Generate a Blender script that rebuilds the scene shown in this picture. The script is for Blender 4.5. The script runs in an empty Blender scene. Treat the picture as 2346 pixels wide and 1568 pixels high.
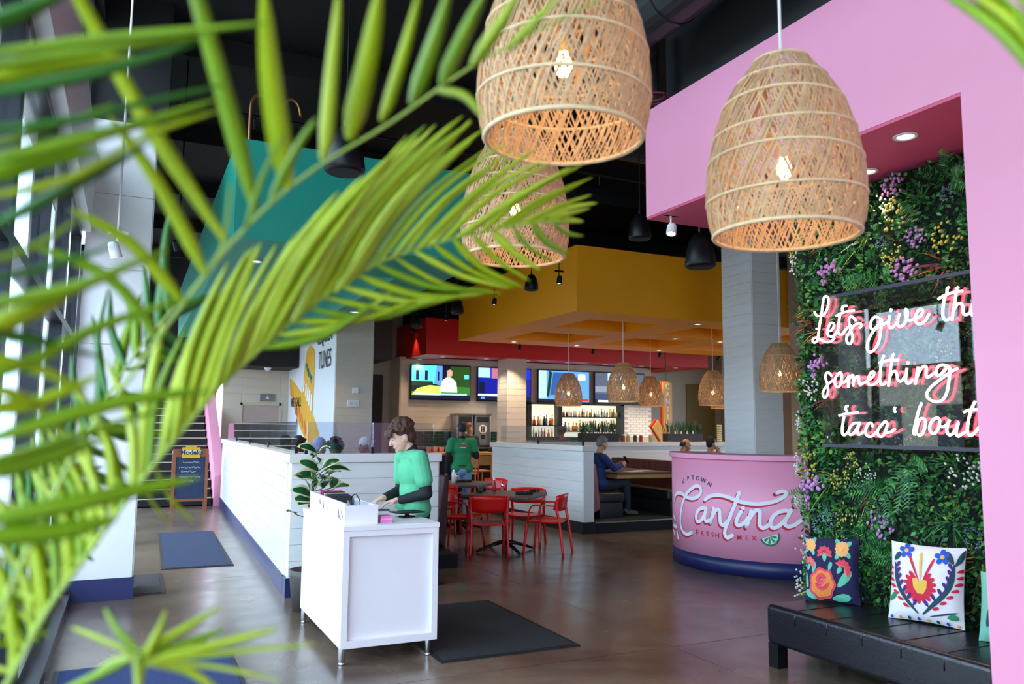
import bpy, bmesh, math, random
from mathutils import Vector, Matrix, Quaternion
import numpy as np
random.seed(7)
PI = math.pi
sc = bpy.context.scene
C = bpy.context.collection

# ------------------------------------------------------------------ camera
def set_camera():
    yaw, pitch, roll, f = 0.44467, 0.10703, 0.00846, 1829.87
    fw = Vector((math.sin(yaw)*math.cos(pitch), math.cos(yaw)*math.cos(pitch), math.sin(pitch)))
    r = Vector((math.cos(yaw), -math.sin(yaw), 0)); u = r.cross(fw)
    r2 = r*math.cos(roll)+u*math.sin(roll); u2 = u*math.cos(roll)-r*math.sin(roll)
    cd = bpy.data.cameras.new('camera'); co = bpy.data.objects.new('camera', cd); C.objects.link(co)
    m = Matrix((r2, u2, -fw)).transposed().to_4x4(); m.translation = (0, 0, 1.65)
    co.matrix_world = m
    cd.sensor_width = 36; cd.lens = f/2346*36; cd.clip_start = 0.02; cd.clip_end = 300
    cd.dof.use_dof = True; cd.dof.focus_distance = 7.5; cd.dof.aperture_fstop = 2.5
    sc.camera = co
set_camera()

# ------------------------------------------------------------------ light
def set_light():
    w = bpy.data.worlds.new('sky'); sc.world = w; w.use_nodes = True
    nt = w.node_tree; bg = nt.nodes['Background']
    bg.inputs[0].default_value = (0.64, 0.81, 1.0, 1); bg.inputs[1].default_value = 10.0
    def portal(name, loc, size, rot):
        l = bpy.data.lights.new(name, 'AREA'); l.shape = 'RECTANGLE'; l.size, l.size_y = size
        l.cycles.is_portal = True
        o = bpy.data.objects.new(name, l); C.objects.link(o); o.location = loc; o.rotation_euler = rot
    # openings of the shop front: area lights that only guide the sky light through the glass
    portal('skylight_portal', (-0.62, 2.5, 1.75), (3.4, 12.0), (0, -PI/2, 0))
    portal('skylight_portal', (-0.62, 2.5, 5.0), (1.2, 12.0), (0, -PI/2, 0))
    portal('skylight_portal', (-0.62, 13.2, 1.75), (3.4, 8.0), (0, -PI/2, 0))
    portal('skylight_portal', (0.4, -3.75, 1.75), (1.5, 3.4), (PI/2, 0, 0))
    portal('skylight_portal', (8.0, -3.75, 1.6), (4.0, 3.0), (PI/2, 0, 0))  # for the unseen windows added to light the right pillar
    portal('skylight_portal', (17.4, 12.5, 1.9), (2.8, 9.0), (0, PI/2, 0))
    sc.view_settings.view_transform = 'Standard'; sc.view_settings.look = 'None'
    sc.view_settings.gamma = 1; sc.view_settings.use_curve_mapping = False
    sc.view_settings.exposure = -0.1
    cy = sc.cycles
    cy.use_denoising = True
    cy.max_bounces = 8; cy.diffuse_bounces = 4; cy.glossy_bounces = 4; cy.transparent_max_bounces = 16; cy.transmission_bounces = 6
    cy.sample_clamp_indirect = 6.0
    cy.caustics_reflective = False; cy.caustics_refractive = False
set_light()

# ------------------------------------------------------------------ materials
def lin(c):
    if isinstance(c, str):
        c = tuple(int(c[i:i+2], 16)/255 for i in (0, 2, 4))
    return tuple((x/12.92 if x <= 0.04045 else ((x+0.055)/1.055)**2.4) for x in c)
MATS = {}
def mat(name, col, rough=0.5, metal=0.0, var=0.06, vscale=6.0, bump=0.0, bscale=40.0, emit=None, estr=0.0, coat=0.0, spec=0.5, trans=0.0, stretch=None, sheen=0.0):
    """principled material whose colour, roughness and relief vary with noise in object space"""
    if name in MATS: return MATS[name]
    m = bpy.data.materials.new(name); m.use_nodes = True; MATS[name] = m
    nt = m.node_tree; N = nt.nodes; L = nt.links; b = N['Principled BSDF']
    c = lin(col)
    b.inputs['Roughness'].default_value = rough; b.inputs['Metallic'].default_value = metal
    b.inputs['Specular IOR Level'].default_value = spec
    b.inputs['Base Color'].default_value = (*c, 1)
    m.diffuse_color = (*c, 1)
    if coat: b.inputs['Coat Weight'].default_value = coat; b.inputs['Coat Roughness'].default_value = 0.1
    if sheen: b.inputs['Sheen Weight'].default_value = sheen
    if trans: b.inputs['Transmission Weight'].default_value = trans
    if emit is not None:
        b.inputs['Emission Color'].default_value = (*lin(emit), 1); b.inputs['Emission Strength'].default_value = estr
    if var or bump:
        tc = N.new('ShaderNodeTexCoord'); mp = N.new('ShaderNodeMapping'); L.new(tc.outputs['Object'], mp.inputs[0])
        if stretch: mp.inputs['Scale'].default_value = stretch
        no = N.new('ShaderNodeTexNoise'); no.inputs['Scale'].default_value = vscale; no.inputs['Detail'].default_value = 4
        L.new(mp.outputs[0], no.inputs['Vector'])
        if var:
            mx = N.new('ShaderNodeMix'); mx.data_type = 'RGBA'
            mx.inputs[6].default_value = (*[max(0, x*(1-var*1.6)) for x in c], 1); mx.inputs[7].default_value = (*[min(1, x*(1+var*1.6)) for x in c], 1)
            L.new(no.outputs['Fac'], mx.inputs[0]); L.new(mx.outputs[2], b.inputs['Base Color'])
        if bump:
            n2 = N.new('ShaderNodeTexNoise'); n2.inputs['Scale'].default_value = bscale; n2.inputs['Detail'].default_value = 3
            L.new(mp.outputs[0], n2.inputs['Vector'])
            bp = N.new('ShaderNodeBump'); bp.inputs['Strength'].default_value = bump; bp.inputs['Distance'].default_value = 0.01
            L.new(n2.outputs['Fac'], bp.inputs['Height']); L.new(bp.outputs[0], b.inputs['Normal'])
    return m
def glass_mat(name, tint=(0.9, 0.97, 1.0), rough=0.0, refl=1.0):
    """thin architectural glass: a fresnel mix of clear pass-through and reflection"""
    if name in MATS: return MATS[name]
    m = bpy.data.materials.new(name); m.use_nodes = True; MATS[name] = m
    nt = m.node_tree; N = nt.nodes; L = nt.links; N.remove(N['Principled BSDF'])
    t = N.new('ShaderNodeBsdfTransparent'); t.inputs[0].default_value = (*tint, 1)
    g = N.new('ShaderNodeBsdfGlossy'); g.inputs['Roughness'].default_value = rough; g.inputs[0].default_value = (refl, refl, refl, 1)
    # Schlick fresnel, the same from both sides of the pane
    ge = N.new('ShaderNodeNewGeometry'); dt = N.new('ShaderNodeVectorMath'); dt.operation = 'DOT_PRODUCT'; L.new(ge.outputs['Incoming'], dt.inputs[0]); L.new(ge.outputs['Normal'], dt.inputs[1])
    def op(kind, a, b=None):
        n = N.new('ShaderNodeMath'); n.operation = kind; n.use_clamp = kind != 'ABSOLUTE'
        for i, v in enumerate((a, b)):
            if v is None: continue
            if isinstance(v, (int, float)): n.inputs[i].default_value = v
            else: L.new(v, n.inputs[i])
        return n.outputs[0]
    f5 = op('POWER', op('SUBTRACT', 1.0, op('ABSOLUTE', dt.outputs['Value'])), 5.0)
    fac = op('ADD', op('MULTIPLY', f5, 0.96), 0.04)
    mx = N.new('ShaderNodeMixShader'); L.new(fac, mx.inputs[0]); L.new(t.outputs[0], mx.inputs[1]); L.new(g.outputs[0], mx.inputs[2])
    L.new(mx.outputs[0], N['Material Output'].inputs[0])
    return m
def floor_mat():
    m = mat('polished_concrete', '77695f', 0.24, var=0.16, vscale=1.3, coat=0.0, spec=0.6)
    nt = m.node_tree; N = nt.nodes; L = nt.links; b = N['Principled BSDF']
    tc = N.new('ShaderNodeTexCoord'); n1 = N.new('ShaderNodeTexNoise'); n1.inputs['Scale'].default_value = 0.7; n1.inputs['Detail'].default_value = 8; n1.inputs['Roughness'].default_value = 0.65
    n1.inputs['Distortion'].default_value = 0.6
    L.new(tc.outputs['Object'], n1.inputs['Vector'])
    cr = N.new('ShaderNodeValToRGB'); L.new(n1.outputs['Fac'], cr.inputs[0])
    e = cr.color_ramp.elements; e[0].position = 0.3; e[0].color = (*lin('43352d'), 1); e[1].position = 0.72; e[1].color = (*lin('82705f'), 1)
    L.new(cr.outputs[0], b.inputs['Base Color'])
    n2 = N.new('ShaderNodeTexNoise'); n2.inputs['Scale'].default_value = 3.0; n2.inputs['Detail'].default_value = 6; L.new(tc.outputs['Object'], n2.inputs['Vector'])
    mr = N.new('ShaderNodeMapRange'); mr.inputs[3].default_value = 0.14; mr.inputs[4].default_value = 0.34; L.new(n2.outputs['Fac'], mr.inputs[0]); L.new(mr.outputs[0], b.inputs['Roughness'])
    return m

# ------------------------------------------------------------------ mesh helpers
ORG = {}
class MB:
    def __init__(s): s.v = []; s.f = []
    def add(s, vs, fs):
        o = len(s.v); s.v += [tuple(v) for v in vs]; s.f += [tuple(i+o for i in f) for f in fs]; return s
    def box(s, a, b):
        x0, y0, z0 = a; x1, y1, z1 = b
        return s.add([(x0,y0,z0),(x1,y0,z0),(x1,y1,z0),(x0,y1,z0),(x0,y0,z1),(x1,y0,z1),(x1,y1,z1),(x0,y1,z1)],
                     [(0,3,2,1),(4,5,6,7),(0,1,5,4),(1,2,6,5),(2,3,7,6),(3,0,4,7)])
    def obox(s, c, size, R=None):
        m = MB().box([-x/2 for x in size], [x/2 for x in size])
        R = R or Matrix.Identity(3)
        return s.add([Vector(c)+R@Vector(v) for v in m.v], m.f)
    def tube(s, pts, r, n=8, cap=True, flat=1.0):
        pts = [Vector(p) for p in pts]; k = len(pts)
        rs = r if isinstance(r, (list, tuple)) else [r]*k
        t0 = (pts[1]-pts[0]).normalized(); up = Vector((0,0,1)) if abs(t0.z) < 0.9 else Vector((1,0,0))
        side = t0.cross(up).normalized(); vs = []
        for i, p in enumerate(pts):
            t = (pts[min(i+1,k-1)]-pts[max(i-1,0)])
            t = t.normalized() if t.length > 1e-9 else t0
            side = (side-t*side.dot(t)); side = side.normalized() if side.length > 1e-6 else t.orthogonal().normalized()
            u2 = t.cross(side)
            for j in range(n):
                a = 2*PI*j/n; vs.append(p+(side*math.cos(a)+u2*math.sin(a)*flat)*rs[i])
        fs = [(i*n+j, i*n+(j+1)%n, (i+1)*n+(j+1)%n, (i+1)*n+j) for i in range(k-1) for j in range(n)]
        if cap: fs += [tuple(reversed(range(n))), tuple(range((k-1)*n, k*n))]
        return s.add(vs, fs)
    def cyl(s, p0, p1, r0, r1=None, n=16, cap=True): return s.tube([p0, p1], [r0, r0 if r1 is None else r1], n, cap)
    def lathe(s, prof, n=20, o=(0,0,0), cap=False):
        k = len(prof); vs = [(o[0]+r*math.cos(2*PI*j/n), o[1]+r*math.sin(2*PI*j/n), o[2]+z) for r, z in prof for j in range(n)]
        fs = [(i*n+j, i*n+(j+1)%n, (i+1)*n+(j+1)%n, (i+1)*n+j) for i in range(k-1) for j in range(n)]
        if cap: fs += [tuple(reversed(range(n))), tuple(range((k-1)*n, k*n))]
        return s.add(vs, fs)
    def ell(s, c, r, R=None, nu=14, nv=10):
        R = R or Matrix.Identity(3); c = Vector(c); vs = [c+R@Vector((0,0,-r[2]))]; fs = []
        for i in range(1, nv):
            a = -PI/2+PI*i/nv
            for j in range(nu):
                b = 2*PI*j/nu; vs.append(c+R@Vector((r[0]*math.cos(a)*math.cos(b), r[1]*math.cos(a)*math.sin(b), r[2]*math.sin(a))))
        vs.append(c+R@Vector((0,0,r[2])))
        for j in range(nu): fs.append((0, 1+(j+1)%nu, 1+j))
        for i in range(nv-2):
            for j in range(nu): a0 = 1+i*nu; fs.append((a0+j, a0+(j+1)%nu, a0+nu+(j+1)%nu, a0+nu+j))
        l = len(vs)-1; a0 = 1+(nv-2)*nu
        for j in range(nu): fs.append((a0+j, a0+(j+1)%nu, l))
        return s.add(vs, fs)
    def prism(s, poly, fn, d0, d1):
        """extrude a 2D outline between depths d0 and d1; fn(u, v, d) gives the 3D point"""
        n = len(poly)
        vs = [fn(u, v, d0) for u, v in poly]+[fn(u, v, d1) for u, v in poly]
        return s.add(vs, [tuple(range(n)), tuple(reversed(range(n, 2*n)))]+[(i, i+n, (i+1)%n+n, (i+1)%n) for i in range(n)])
    def xf(s, M): s.v = [tuple(M@Vector(v)) for v in s.v]; return s
    def mesh(s, name, m=None, smooth=False, fix=True):
        me = bpy.data.meshes.new(name); me.from_pydata(s.v, [], s.f)
        if fix:
            bm = bmesh.new(); bm.from_mesh(me); bmesh.ops.recalc_face_normals(bm, faces=bm.faces); bm.to_mesh(me); bm.free()
        if smooth: me.polygons.foreach_set('use_smooth', [True]*len(me.polygons))
        if m: me.materials.append(m)
        me.update(); return me
    def build(s, name, m, parent=None, smooth=False, w=False, bevel=0, seg=2, fix=True):
        if w and parent is not None and parent.name in ORG:
            o = ORG[parent.name]; s.v = [(x-o[0], y-o[1], z-o[2]) for x, y, z in s.v]
        me = s.mesh(name, m, smooth, fix)
        if bevel:
            bm = bmesh.new(); bm.from_mesh(me)
            bmesh.ops.remove_doubles(bm, verts=bm.verts, dist=1e-5)
            ed = [e for e in bm.edges if len(e.link_faces) == 2 and e.calc_face_angle(0) > 0.6]
            bmesh.ops.bevel(bm, geom=ed, offset=bevel, segments=seg, profile=0.5, affect='EDGES', clamp_overlap=True)
            bm.to_mesh(me); bm.free()
            if seg > 2: me.polygons.foreach_set('use_smooth', [True]*len(me.polygons))
        return link(name, me, parent)
def link(name, me, parent=None):
    o = bpy.data.objects.new(name, me); C.objects.link(o)
    if parent is not None:
        o.parent = parent
        if parent.name in ORG: ORG[o.name] = ORG[parent.name]
    return o
def tag(o, label=None, cat=None, group=None, kind=None):
    if label: o['label'] = label
    if cat: o['category'] = cat
    if group: o['group'] = group
    if kind: o['kind'] = kind
    return o
def thing(name, label, cat, loc=(0,0,0), rz=0, group=None):
    o = bpy.data.objects.new(name, None); C.objects.link(o); o.location = loc; o.rotation_euler = (0,0,rz); o.empty_display_size = 0.1
    ORG[o.name] = tuple(loc)
    return tag(o, label, cat, group)
def struct(o): o['kind'] = 'structure'; return o
def copy_tree(o, loc=None, rz=None, label=None, group=None, parent=None):
    c = o.copy(); C.objects.link(c); c.parent = parent
    if loc is not None: c.location = loc; ORG[c.name] = tuple(loc)
    if rz is not None: c.rotation_euler = (0,0,rz)
    if label: c['label'] = label
    if group: c['group'] = group
    for ch in o.children: copy_tree(ch, parent=c)
    return c
def cr_spline(pts, n=6):
    """catmull-rom through the points"""
    P = [Vector(p) for p in pts]; out = []
    if len(P) < 3: return [P[0].lerp(P[-1], i/n) for i in range(n+1)]
    for i in range(len(P)-1):
        p0 = P[max(i-1,0)]; p1 = P[i]; p2 = P[i+1]; p3 = P[min(i+2,len(P)-1)]
        for j in range(n):
            t = j/n; out.append(0.5*((2*p1)+(p2-p0)*t+(2*p0-5*p1+4*p2-p3)*t*t+(3*p1-p0-3*p2+p3)*t**3))
    out.append(P[-1]); return out
def text_mesh(txt, size=1.0, extrude=0.0, spacing=1.0, bold=0.0):
    """letters of a word as a flat mesh in the XY plane, centred"""
    cu = bpy.data.curves.new('lettering', 'FONT'); cu.body = txt; cu.size = size; cu.extrude = extrude; cu.space_character = spacing
    cu.offset = bold; cu.align_x = 'CENTER'; cu.align_y = 'CENTER'; cu.resolution_u = 3
    o = bpy.data.objects.new('lettering', cu); C.objects.link(o)
    bpy.context.view_layer.update()
    me = bpy.data.meshes.new_from_object(o.evaluated_get(bpy.context.evaluated_depsgraph_get()))
    bpy.data.objects.remove(o); bpy.data.curves.remove(cu)
    return me
def text_obj(name, txt, size, M, m, parent=None, extrude=0.002, spacing=1.0, sx=1.0, bold=0.0):
    me = text_mesh(txt, size, extrude, spacing, bold)
    me.transform(Matrix.Diagonal((sx,1,1,1))); me.transform(M)
    if parent is not None and parent.name in ORG: me.transform(Matrix.Translation(-Vector(ORG[parent.name])))
    me.materials.clear(); me.materials.append(m); me.name = name
    return link(name, me, parent)
def frame3(o, x, y):
    x = Vector(x).normalized(); y = Vector(y).normalized(); z = x.cross(y)
    M = Matrix((x, y, z)).transposed().to_4x4(); M.translation = o; return M
def point_light(name, loc, power, col, r=0.04, parent=None):
    l = bpy.data.lights.new(name, 'POINT'); l.energy = power; l.color = col; l.shadow_soft_size = r
    o = bpy.data.objects.new(name, l); C.objects.link(o); o.location = loc
    if parent is not None: o.parent = parent
    return o
def spot_light(name, loc, direction, power, col, angle=1.2, blend=0.6, r=0.05, parent=None):
    l = bpy.data.lights.new(name, 'SPOT'); l.energy = power; l.color = col; l.spot_size = angle; l.spot_blend = blend; l.shadow_soft_size = r
    o = bpy.data.objects.new(name, l); C.objects.link(o); o.location = loc
    o.rotation_euler = Vector(direction).to_track_quat('-Z', 'Y').to_euler()
    if parent is not None: o.parent = parent
    return o
WARM = (1.0, 0.72, 0.45)

# ------------------------------------------------------------------ measured outlines (metres)
NEON = {'lets':[[[4.528,2.566],[4.518,2.543],[4.491,2.528],[4.441,2.531],[4.413,2.555],[4.392,2.599],[4.387,2.646],[4.405,2.668],[4.43,2.661],[4.442,2.624],[4.46,2.54],[4.482,2.456],[4.5,2.376],[4.509,2.342],[4.532,2.325],[4.554,2.332],[4.554,2.351],[4.531,2.362],[4.498,2.354],[4.455,2.331],[4.412,2.316],[4.374,2.321],[4.342,2.343]],[[4.517,2.43],[4.484,2.428]],[[4.398,2.4],[4.365,2.405],[4.343,2.432],[4.347,2.453],[4.374,2.457],[4.399,2.425],[4.409,2.388],[4.399,2.366],[4.373,2.355],[4.341,2.364],[4.313,2.395]],[[4.276,2.525],[4.288,2.493],[4.301,2.436],[4.308,2.386],[4.293,2.364],[4.267,2.365],[4.235,2.395],[4.188,2.423]],[[4.321,2.507],[4.281,2.517],[4.229,2.527],[4.153,2.526]],[[4.26,2.535],[4.259,2.56],[4.248,2.571],[4.217,2.569]],[[4.142,2.45],[4.156,2.468],[4.18,2.486],[4.201,2.474],[4.203,2.433],[4.19,2.382],[4.177,2.339],[4.184,2.303],[4.205,2.284],[4.229,2.303],[4.23,2.336],[4.206,2.367],[4.169,2.408],[4.133,2.425],[4.103,2.425],[4.094,2.408],[4.11,2.394]]],'give':[[[3.944,2.447],[3.972,2.458],[4.001,2.442],[4.017,2.404],[4.009,2.375],[3.98,2.375],[3.946,2.403],[3.921,2.436],[3.923,2.405],[3.935,2.335],[3.952,2.277],[3.987,2.229],[4.022,2.208],[4.049,2.226],[4.05,2.266],[4.026,2.316],[3.986,2.364],[3.933,2.386],[3.876,2.407]],[[3.836,2.498],[3.846,2.478]],[[3.851,2.455],[3.863,2.406],[3.86,2.37],[3.838,2.366],[3.81,2.384],[3.786,2.405]],[[3.771,2.457],[3.786,2.424],[3.793,2.386],[3.772,2.362],[3.744,2.377],[3.721,2.408],[3.71,2.453],[3.722,2.481],[3.728,2.448],[3.712,2.407],[3.683,2.4],[3.648,2.407]],[[3.648,2.407],[3.614,2.418],[3.596,2.438],[3.599,2.461],[3.624,2.461],[3.647,2.426],[3.653,2.393],[3.633,2.368],[3.599,2.371],[3.569,2.394],[3.547,2.425]]],'the':[[[3.396,2.582],[3.41,2.572],[3.414,2.543],[3.434,2.506],[3.444,2.463],[3.45,2.413],[3.444,2.383],[3.425,2.369],[3.397,2.381]],[[3.477,2.514],[3.44,2.529],[3.392,2.54],[3.346,2.544],[3.304,2.543]],[[3.332,2.574],[3.345,2.558],[3.35,2.526],[3.362,2.481],[3.375,2.421],[3.388,2.361]],[[3.375,2.421],[3.35,2.458],[3.323,2.465],[3.309,2.445],[3.309,2.409],[3.297,2.388],[3.274,2.391],[3.251,2.405]],[[3.251,2.405],[3.225,2.42],[3.205,2.442],[3.211,2.463],[3.234,2.456],[3.254,2.42],[3.249,2.384],[3.224,2.368],[3.198,2.372],[3.175,2.392]]],'something':[[[4.381,2.058],[4.404,2.081],[4.424,2.085],[4.44,2.071],[4.442,2.045],[4.431,2.013],[4.422,1.978],[4.422,1.94],[4.435,1.909],[4.456,1.897],[4.472,1.914],[4.47,1.942],[4.449,1.97],[4.407,2.006],[4.358,2.028]],[[4.313,2.076],[4.342,2.049],[4.355,2.01],[4.341,1.978],[4.318,1.974],[4.297,2.007],[4.287,2.056],[4.297,2.078],[4.317,2.073]],[[4.297,2.007],[4.277,2.004],[4.254,2.011],[4.226,2.043]],[[4.222,2.055],[4.229,2.01],[4.231,1.964]],[[4.227,2.013],[4.203,2.048],[4.184,2.05],[4.182,2.013],[4.188,1.971]],[[4.182,2.007],[4.155,2.039],[4.135,2.038],[4.134,2.005],[4.128,1.984],[4.095,1.991]],[[4.095,1.991],[4.043,2.013],[4.006,2.04],[4.001,2.064],[4.019,2.068],[4.042,2.042],[4.058,2.001],[4.045,1.977],[4.013,1.975],[3.98,1.992],[3.955,2.014]],[[3.912,2.176],[3.927,2.153],[3.939,2.113],[3.949,2.064],[3.955,2.014],[3.949,1.981],[3.929,1.972],[3.904,1.991]],[[3.956,2.126],[3.914,2.135],[3.859,2.14],[3.796,2.135]],[[3.83,2.181],[3.844,2.167],[3.849,2.136],[3.862,2.087],[3.875,2.016],[3.888,1.958]],[[3.875,2.016],[3.85,2.055],[3.823,2.059],[3.814,2.035],[3.809,2.004],[3.793,1.988],[3.773,1.996],[3.752,2.018]],[[3.723,2.121],[3.727,2.101]],[[3.733,2.076],[3.741,2.037],[3.747,2.0],[3.738,1.974],[3.719,1.974],[3.692,1.998]],[[3.646,2.079],[3.659,2.038],[3.668,1.991],[3.677,1.963]],[[3.662,2.005],[3.635,2.053],[3.608,2.079],[3.587,2.075],[3.59,2.042],[3.589,2.012],[3.572,2.008],[3.518,2.038]],[[3.442,2.074],[3.471,2.081],[3.502,2.07],[3.518,2.038],[3.511,2.013],[3.487,2.017],[3.452,2.048],[3.431,2.068],[3.42,2.056],[3.422,2.019],[3.434,1.952],[3.449,1.899],[3.474,1.859],[3.511,1.842],[3.559,1.851],[3.591,1.877],[3.59,1.904],[3.554,1.944],[3.476,1.995],[3.406,2.034],[3.365,2.05]]],'it':[[[3.202,2.131],[3.205,2.121]],[[3.206,2.1],[3.215,2.046],[3.214,2.007],[3.205,1.981],[3.188,1.99],[3.173,2.017]],[[3.155,2.145],[3.167,2.076],[3.175,2.01],[3.168,1.981]],[[3.182,2.108],[3.139,2.113]]],'taco':[[[4.25,1.791],[4.263,1.805],[4.259,1.825],[4.241,1.83]],[[4.324,1.76],[4.257,1.774],[4.152,1.781]],[[4.278,1.754],[4.293,1.705],[4.302,1.657],[4.3,1.626],[4.282,1.617],[4.249,1.64]],[[4.156,1.705],[4.19,1.703],[4.223,1.683],[4.242,1.649],[4.236,1.623],[4.208,1.626],[4.172,1.66],[4.142,1.711],[4.157,1.672],[4.162,1.635],[4.149,1.622],[4.114,1.641]],[[4.029,1.678],[4.038,1.702],[4.058,1.705],[4.082,1.68],[4.094,1.644],[4.085,1.619],[4.062,1.609],[4.032,1.617],[3.994,1.648]],[[3.926,1.718],[3.963,1.686],[3.991,1.651],[3.986,1.621],[3.96,1.61],[3.937,1.629],[3.916,1.673],[3.911,1.705],[3.926,1.718]],[[3.93,1.637],[3.886,1.643],[3.847,1.665]],[[3.84,1.814],[3.847,1.795],[3.838,1.777]]],'bout':[[[3.632,1.838],[3.652,1.803],[3.672,1.751],[3.693,1.686],[3.704,1.637],[3.69,1.632],[3.675,1.684],[3.656,1.725],[3.635,1.735],[3.615,1.725],[3.614,1.692],[3.628,1.653],[3.649,1.625],[3.673,1.627]],[[3.523,1.74],[3.555,1.725],[3.58,1.692],[3.582,1.653],[3.56,1.636],[3.534,1.649],[3.515,1.687],[3.51,1.724],[3.526,1.742]],[[3.515,1.687],[3.491,1.679],[3.462,1.692]],[[3.439,1.724],[3.454,1.692],[3.462,1.654],[3.449,1.629],[3.428,1.632],[3.402,1.66],[3.378,1.709],[3.394,1.662],[3.398,1.635],[3.383,1.62],[3.358,1.635],[3.326,1.65]],[[3.259,1.839],[3.279,1.805],[3.299,1.757],[3.315,1.704],[3.321,1.655],[3.312,1.631],[3.291,1.629],[3.264,1.653],[3.237,1.685]],[[3.34,1.772],[3.3,1.786],[3.262,1.788],[3.209,1.785]]]}
LOGO = [[[2.7342,0.75],[2.773,0.825],[2.8601,0.863],[2.9588,0.856],[3.0474,0.826],[3.1383,0.824],[3.2124,0.859],[3.2471,0.918],[3.2332,0.967],[3.1822,0.977],[3.1191,0.94],[3.0402,0.876],[2.9764,0.789],[2.9236,0.669],[2.898,0.527],[2.9176,0.439],[2.967,0.395],[3.0378,0.384],[3.1159,0.419]],[[3.3058,0.725],[3.2652,0.726],[3.2093,0.692],[3.1754,0.622],[3.1901,0.563],[3.2383,0.575],[3.2814,0.646],[3.3092,0.726],[3.2868,0.625],[3.3031,0.577],[3.3586,0.6]],[[3.3925,0.735],[3.3755,0.657],[3.3526,0.567]],[[3.3641,0.612],[3.4178,0.716],[3.4528,0.719],[3.4564,0.644],[3.4649,0.57],[3.4982,0.557],[3.5365,0.61]],[[3.6492,0.939],[3.6168,0.83],[3.5793,0.721],[3.5411,0.61],[3.5117,0.522],[3.5031,0.456],[3.5285,0.417],[3.5746,0.449]],[[3.2961,0.823],[3.3471,0.867],[3.4309,0.89],[3.5273,0.882],[3.6257,0.842],[3.7193,0.822],[3.8096,0.818],[3.9061,0.839],[3.9858,0.874],[4.0339,0.917],[4.0481,0.954],[4.0192,0.969],[3.9676,0.951]],[[3.6626,0.723],[3.6313,0.662],[3.6144,0.596],[3.6383,0.565],[3.6902,0.604],[3.7205,0.659]],[[3.6761,0.766],[3.6829,0.763]],[[3.7509,0.735],[3.7285,0.638],[3.7062,0.558]],[[3.72,0.627],[3.7838,0.737],[3.8227,0.74],[3.8228,0.656],[3.823,0.583],[3.8529,0.556],[3.9054,0.599]],[[4.0698,0.752],[4.0305,0.756],[3.975,0.733],[3.9266,0.673],[3.9109,0.599],[3.9401,0.562],[3.996,0.604],[4.0527,0.69],[4.0858,0.763],[4.0485,0.679],[4.0292,0.616],[4.0583,0.584],[4.1139,0.604],[4.1625,0.652]],[[4.1204,0.899],[4.1314,0.858],[4.1185,0.816]],[[2.6807,0.555],[2.7506,0.518]],[[2.6739,0.436],[2.7813,0.435]],[[2.6705,0.377],[2.7152,0.331]],[[2.804,0.381],[2.8353,0.305]]]
LOGO_UP = [['U',2.9722,1.012,28],['P',3.0603,1.054,14],['T',3.136,1.071,4],['O',3.2035,1.065,-6],['W',3.2769,1.048,-16],['N',3.3496,1.009,-30]]
LOGO_FM = [['F',3.1851,0.435,0],['R',3.2539,0.434,0],['E',3.3174,0.434,0],['S',3.3737,0.434,0],['H',3.425,0.434,0],['M',3.6386,0.435,0],['E',3.7082,0.435,0],['X',3.7701,0.438,0]]
LIME = [3.9023,0.438]
MURAL = {'body':[[20.022,2.811],[19.412,2.679],[18.773,2.488],[18.085,2.26],[17.204,1.909],[16.747,1.674],[16.444,1.449],[16.147,1.204],[15.992,1.018],[16.771,0.988],[17.212,1.117],[17.761,1.312],[18.436,1.58],[19.088,1.932],[19.591,2.237],[19.93,2.551]],'neck':[[17.602,3.402],[17.296,3.314],[17.17,3.154],[17.149,2.854],[17.142,2.557],[17.206,1.924],[17.591,2.049],[17.996,2.196],[18.421,2.364],[18.286,2.673],[18.19,3.013],[18.036,3.284],[17.856,3.393]]}
MURAL_W = [[[18.187,2.653],[18.24,2.421]],[[17.941,2.579],[17.969,2.303]],[[17.728,2.493],[17.796,2.19]],[[17.538,2.425],[17.599,2.095]],[[17.332,2.327],[17.36,1.986]]]
MURAL_R = [[[19.858,2.65],[19.765,2.376]],[[19.053,2.191],[18.82,1.865]],[[18.696,2.086],[18.465,1.736]],[[18.371,1.923],[18.186,1.612]],[[18.026,1.766],[17.848,1.461]],[[17.664,1.614],[17.533,1.375]],[[19.534,2.402],[19.355,2.132]]]
MURAL_T = [[18.092,2.991],[17.877,2.992],[17.916,2.871],[17.705,2.874],[17.744,2.754],[17.541,2.788],[17.55,2.667],[17.34,2.716],[17.416,2.57]]
FIG = [[[1.575,7.45,1.408],[1.392,7.4,1.473]],[[1.589,7.45,1.403],[1.686,7.4,1.464]],[[1.59,7.4,1.323],[1.484,7.29,1.4]],[[1.594,7.45,1.248],[1.396,7.4,1.339]],[[1.63,7.45,1.266],[1.787,7.4,1.349]],[[1.652,7.5,1.236],[1.917,7.51,1.25]],[[1.577,7.4,1.179],[1.35,7.29,1.221]],[[1.502,7.37,1.084],[1.35,7.224,1.229]],[[1.524,7.35,1.103],[1.484,7.18,1.251]],[[1.617,7.37,1.162],[1.556,7.224,1.234]],[[1.686,7.4,1.204],[1.769,7.29,1.245]],[[1.701,7.37,1.088],[1.7,7.224,1.205]],[[1.727,7.4,1.076],[1.856,7.29,1.117]],[[1.56,7.35,1.102],[1.566,7.18,1.166]],[[1.528,7.4,1.019],[1.324,7.29,1.094]],[[1.525,7.42,0.981],[1.357,7.334,1.002]],[[1.522,7.4,0.939],[1.385,7.29,0.962]],[[1.401,7.45,0.858],[1.312,7.4,0.893]],[[1.624,7.35,1.091],[1.637,7.18,1.182]],[[1.651,7.45,1.211],[1.722,7.4,1.231]]]
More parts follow.
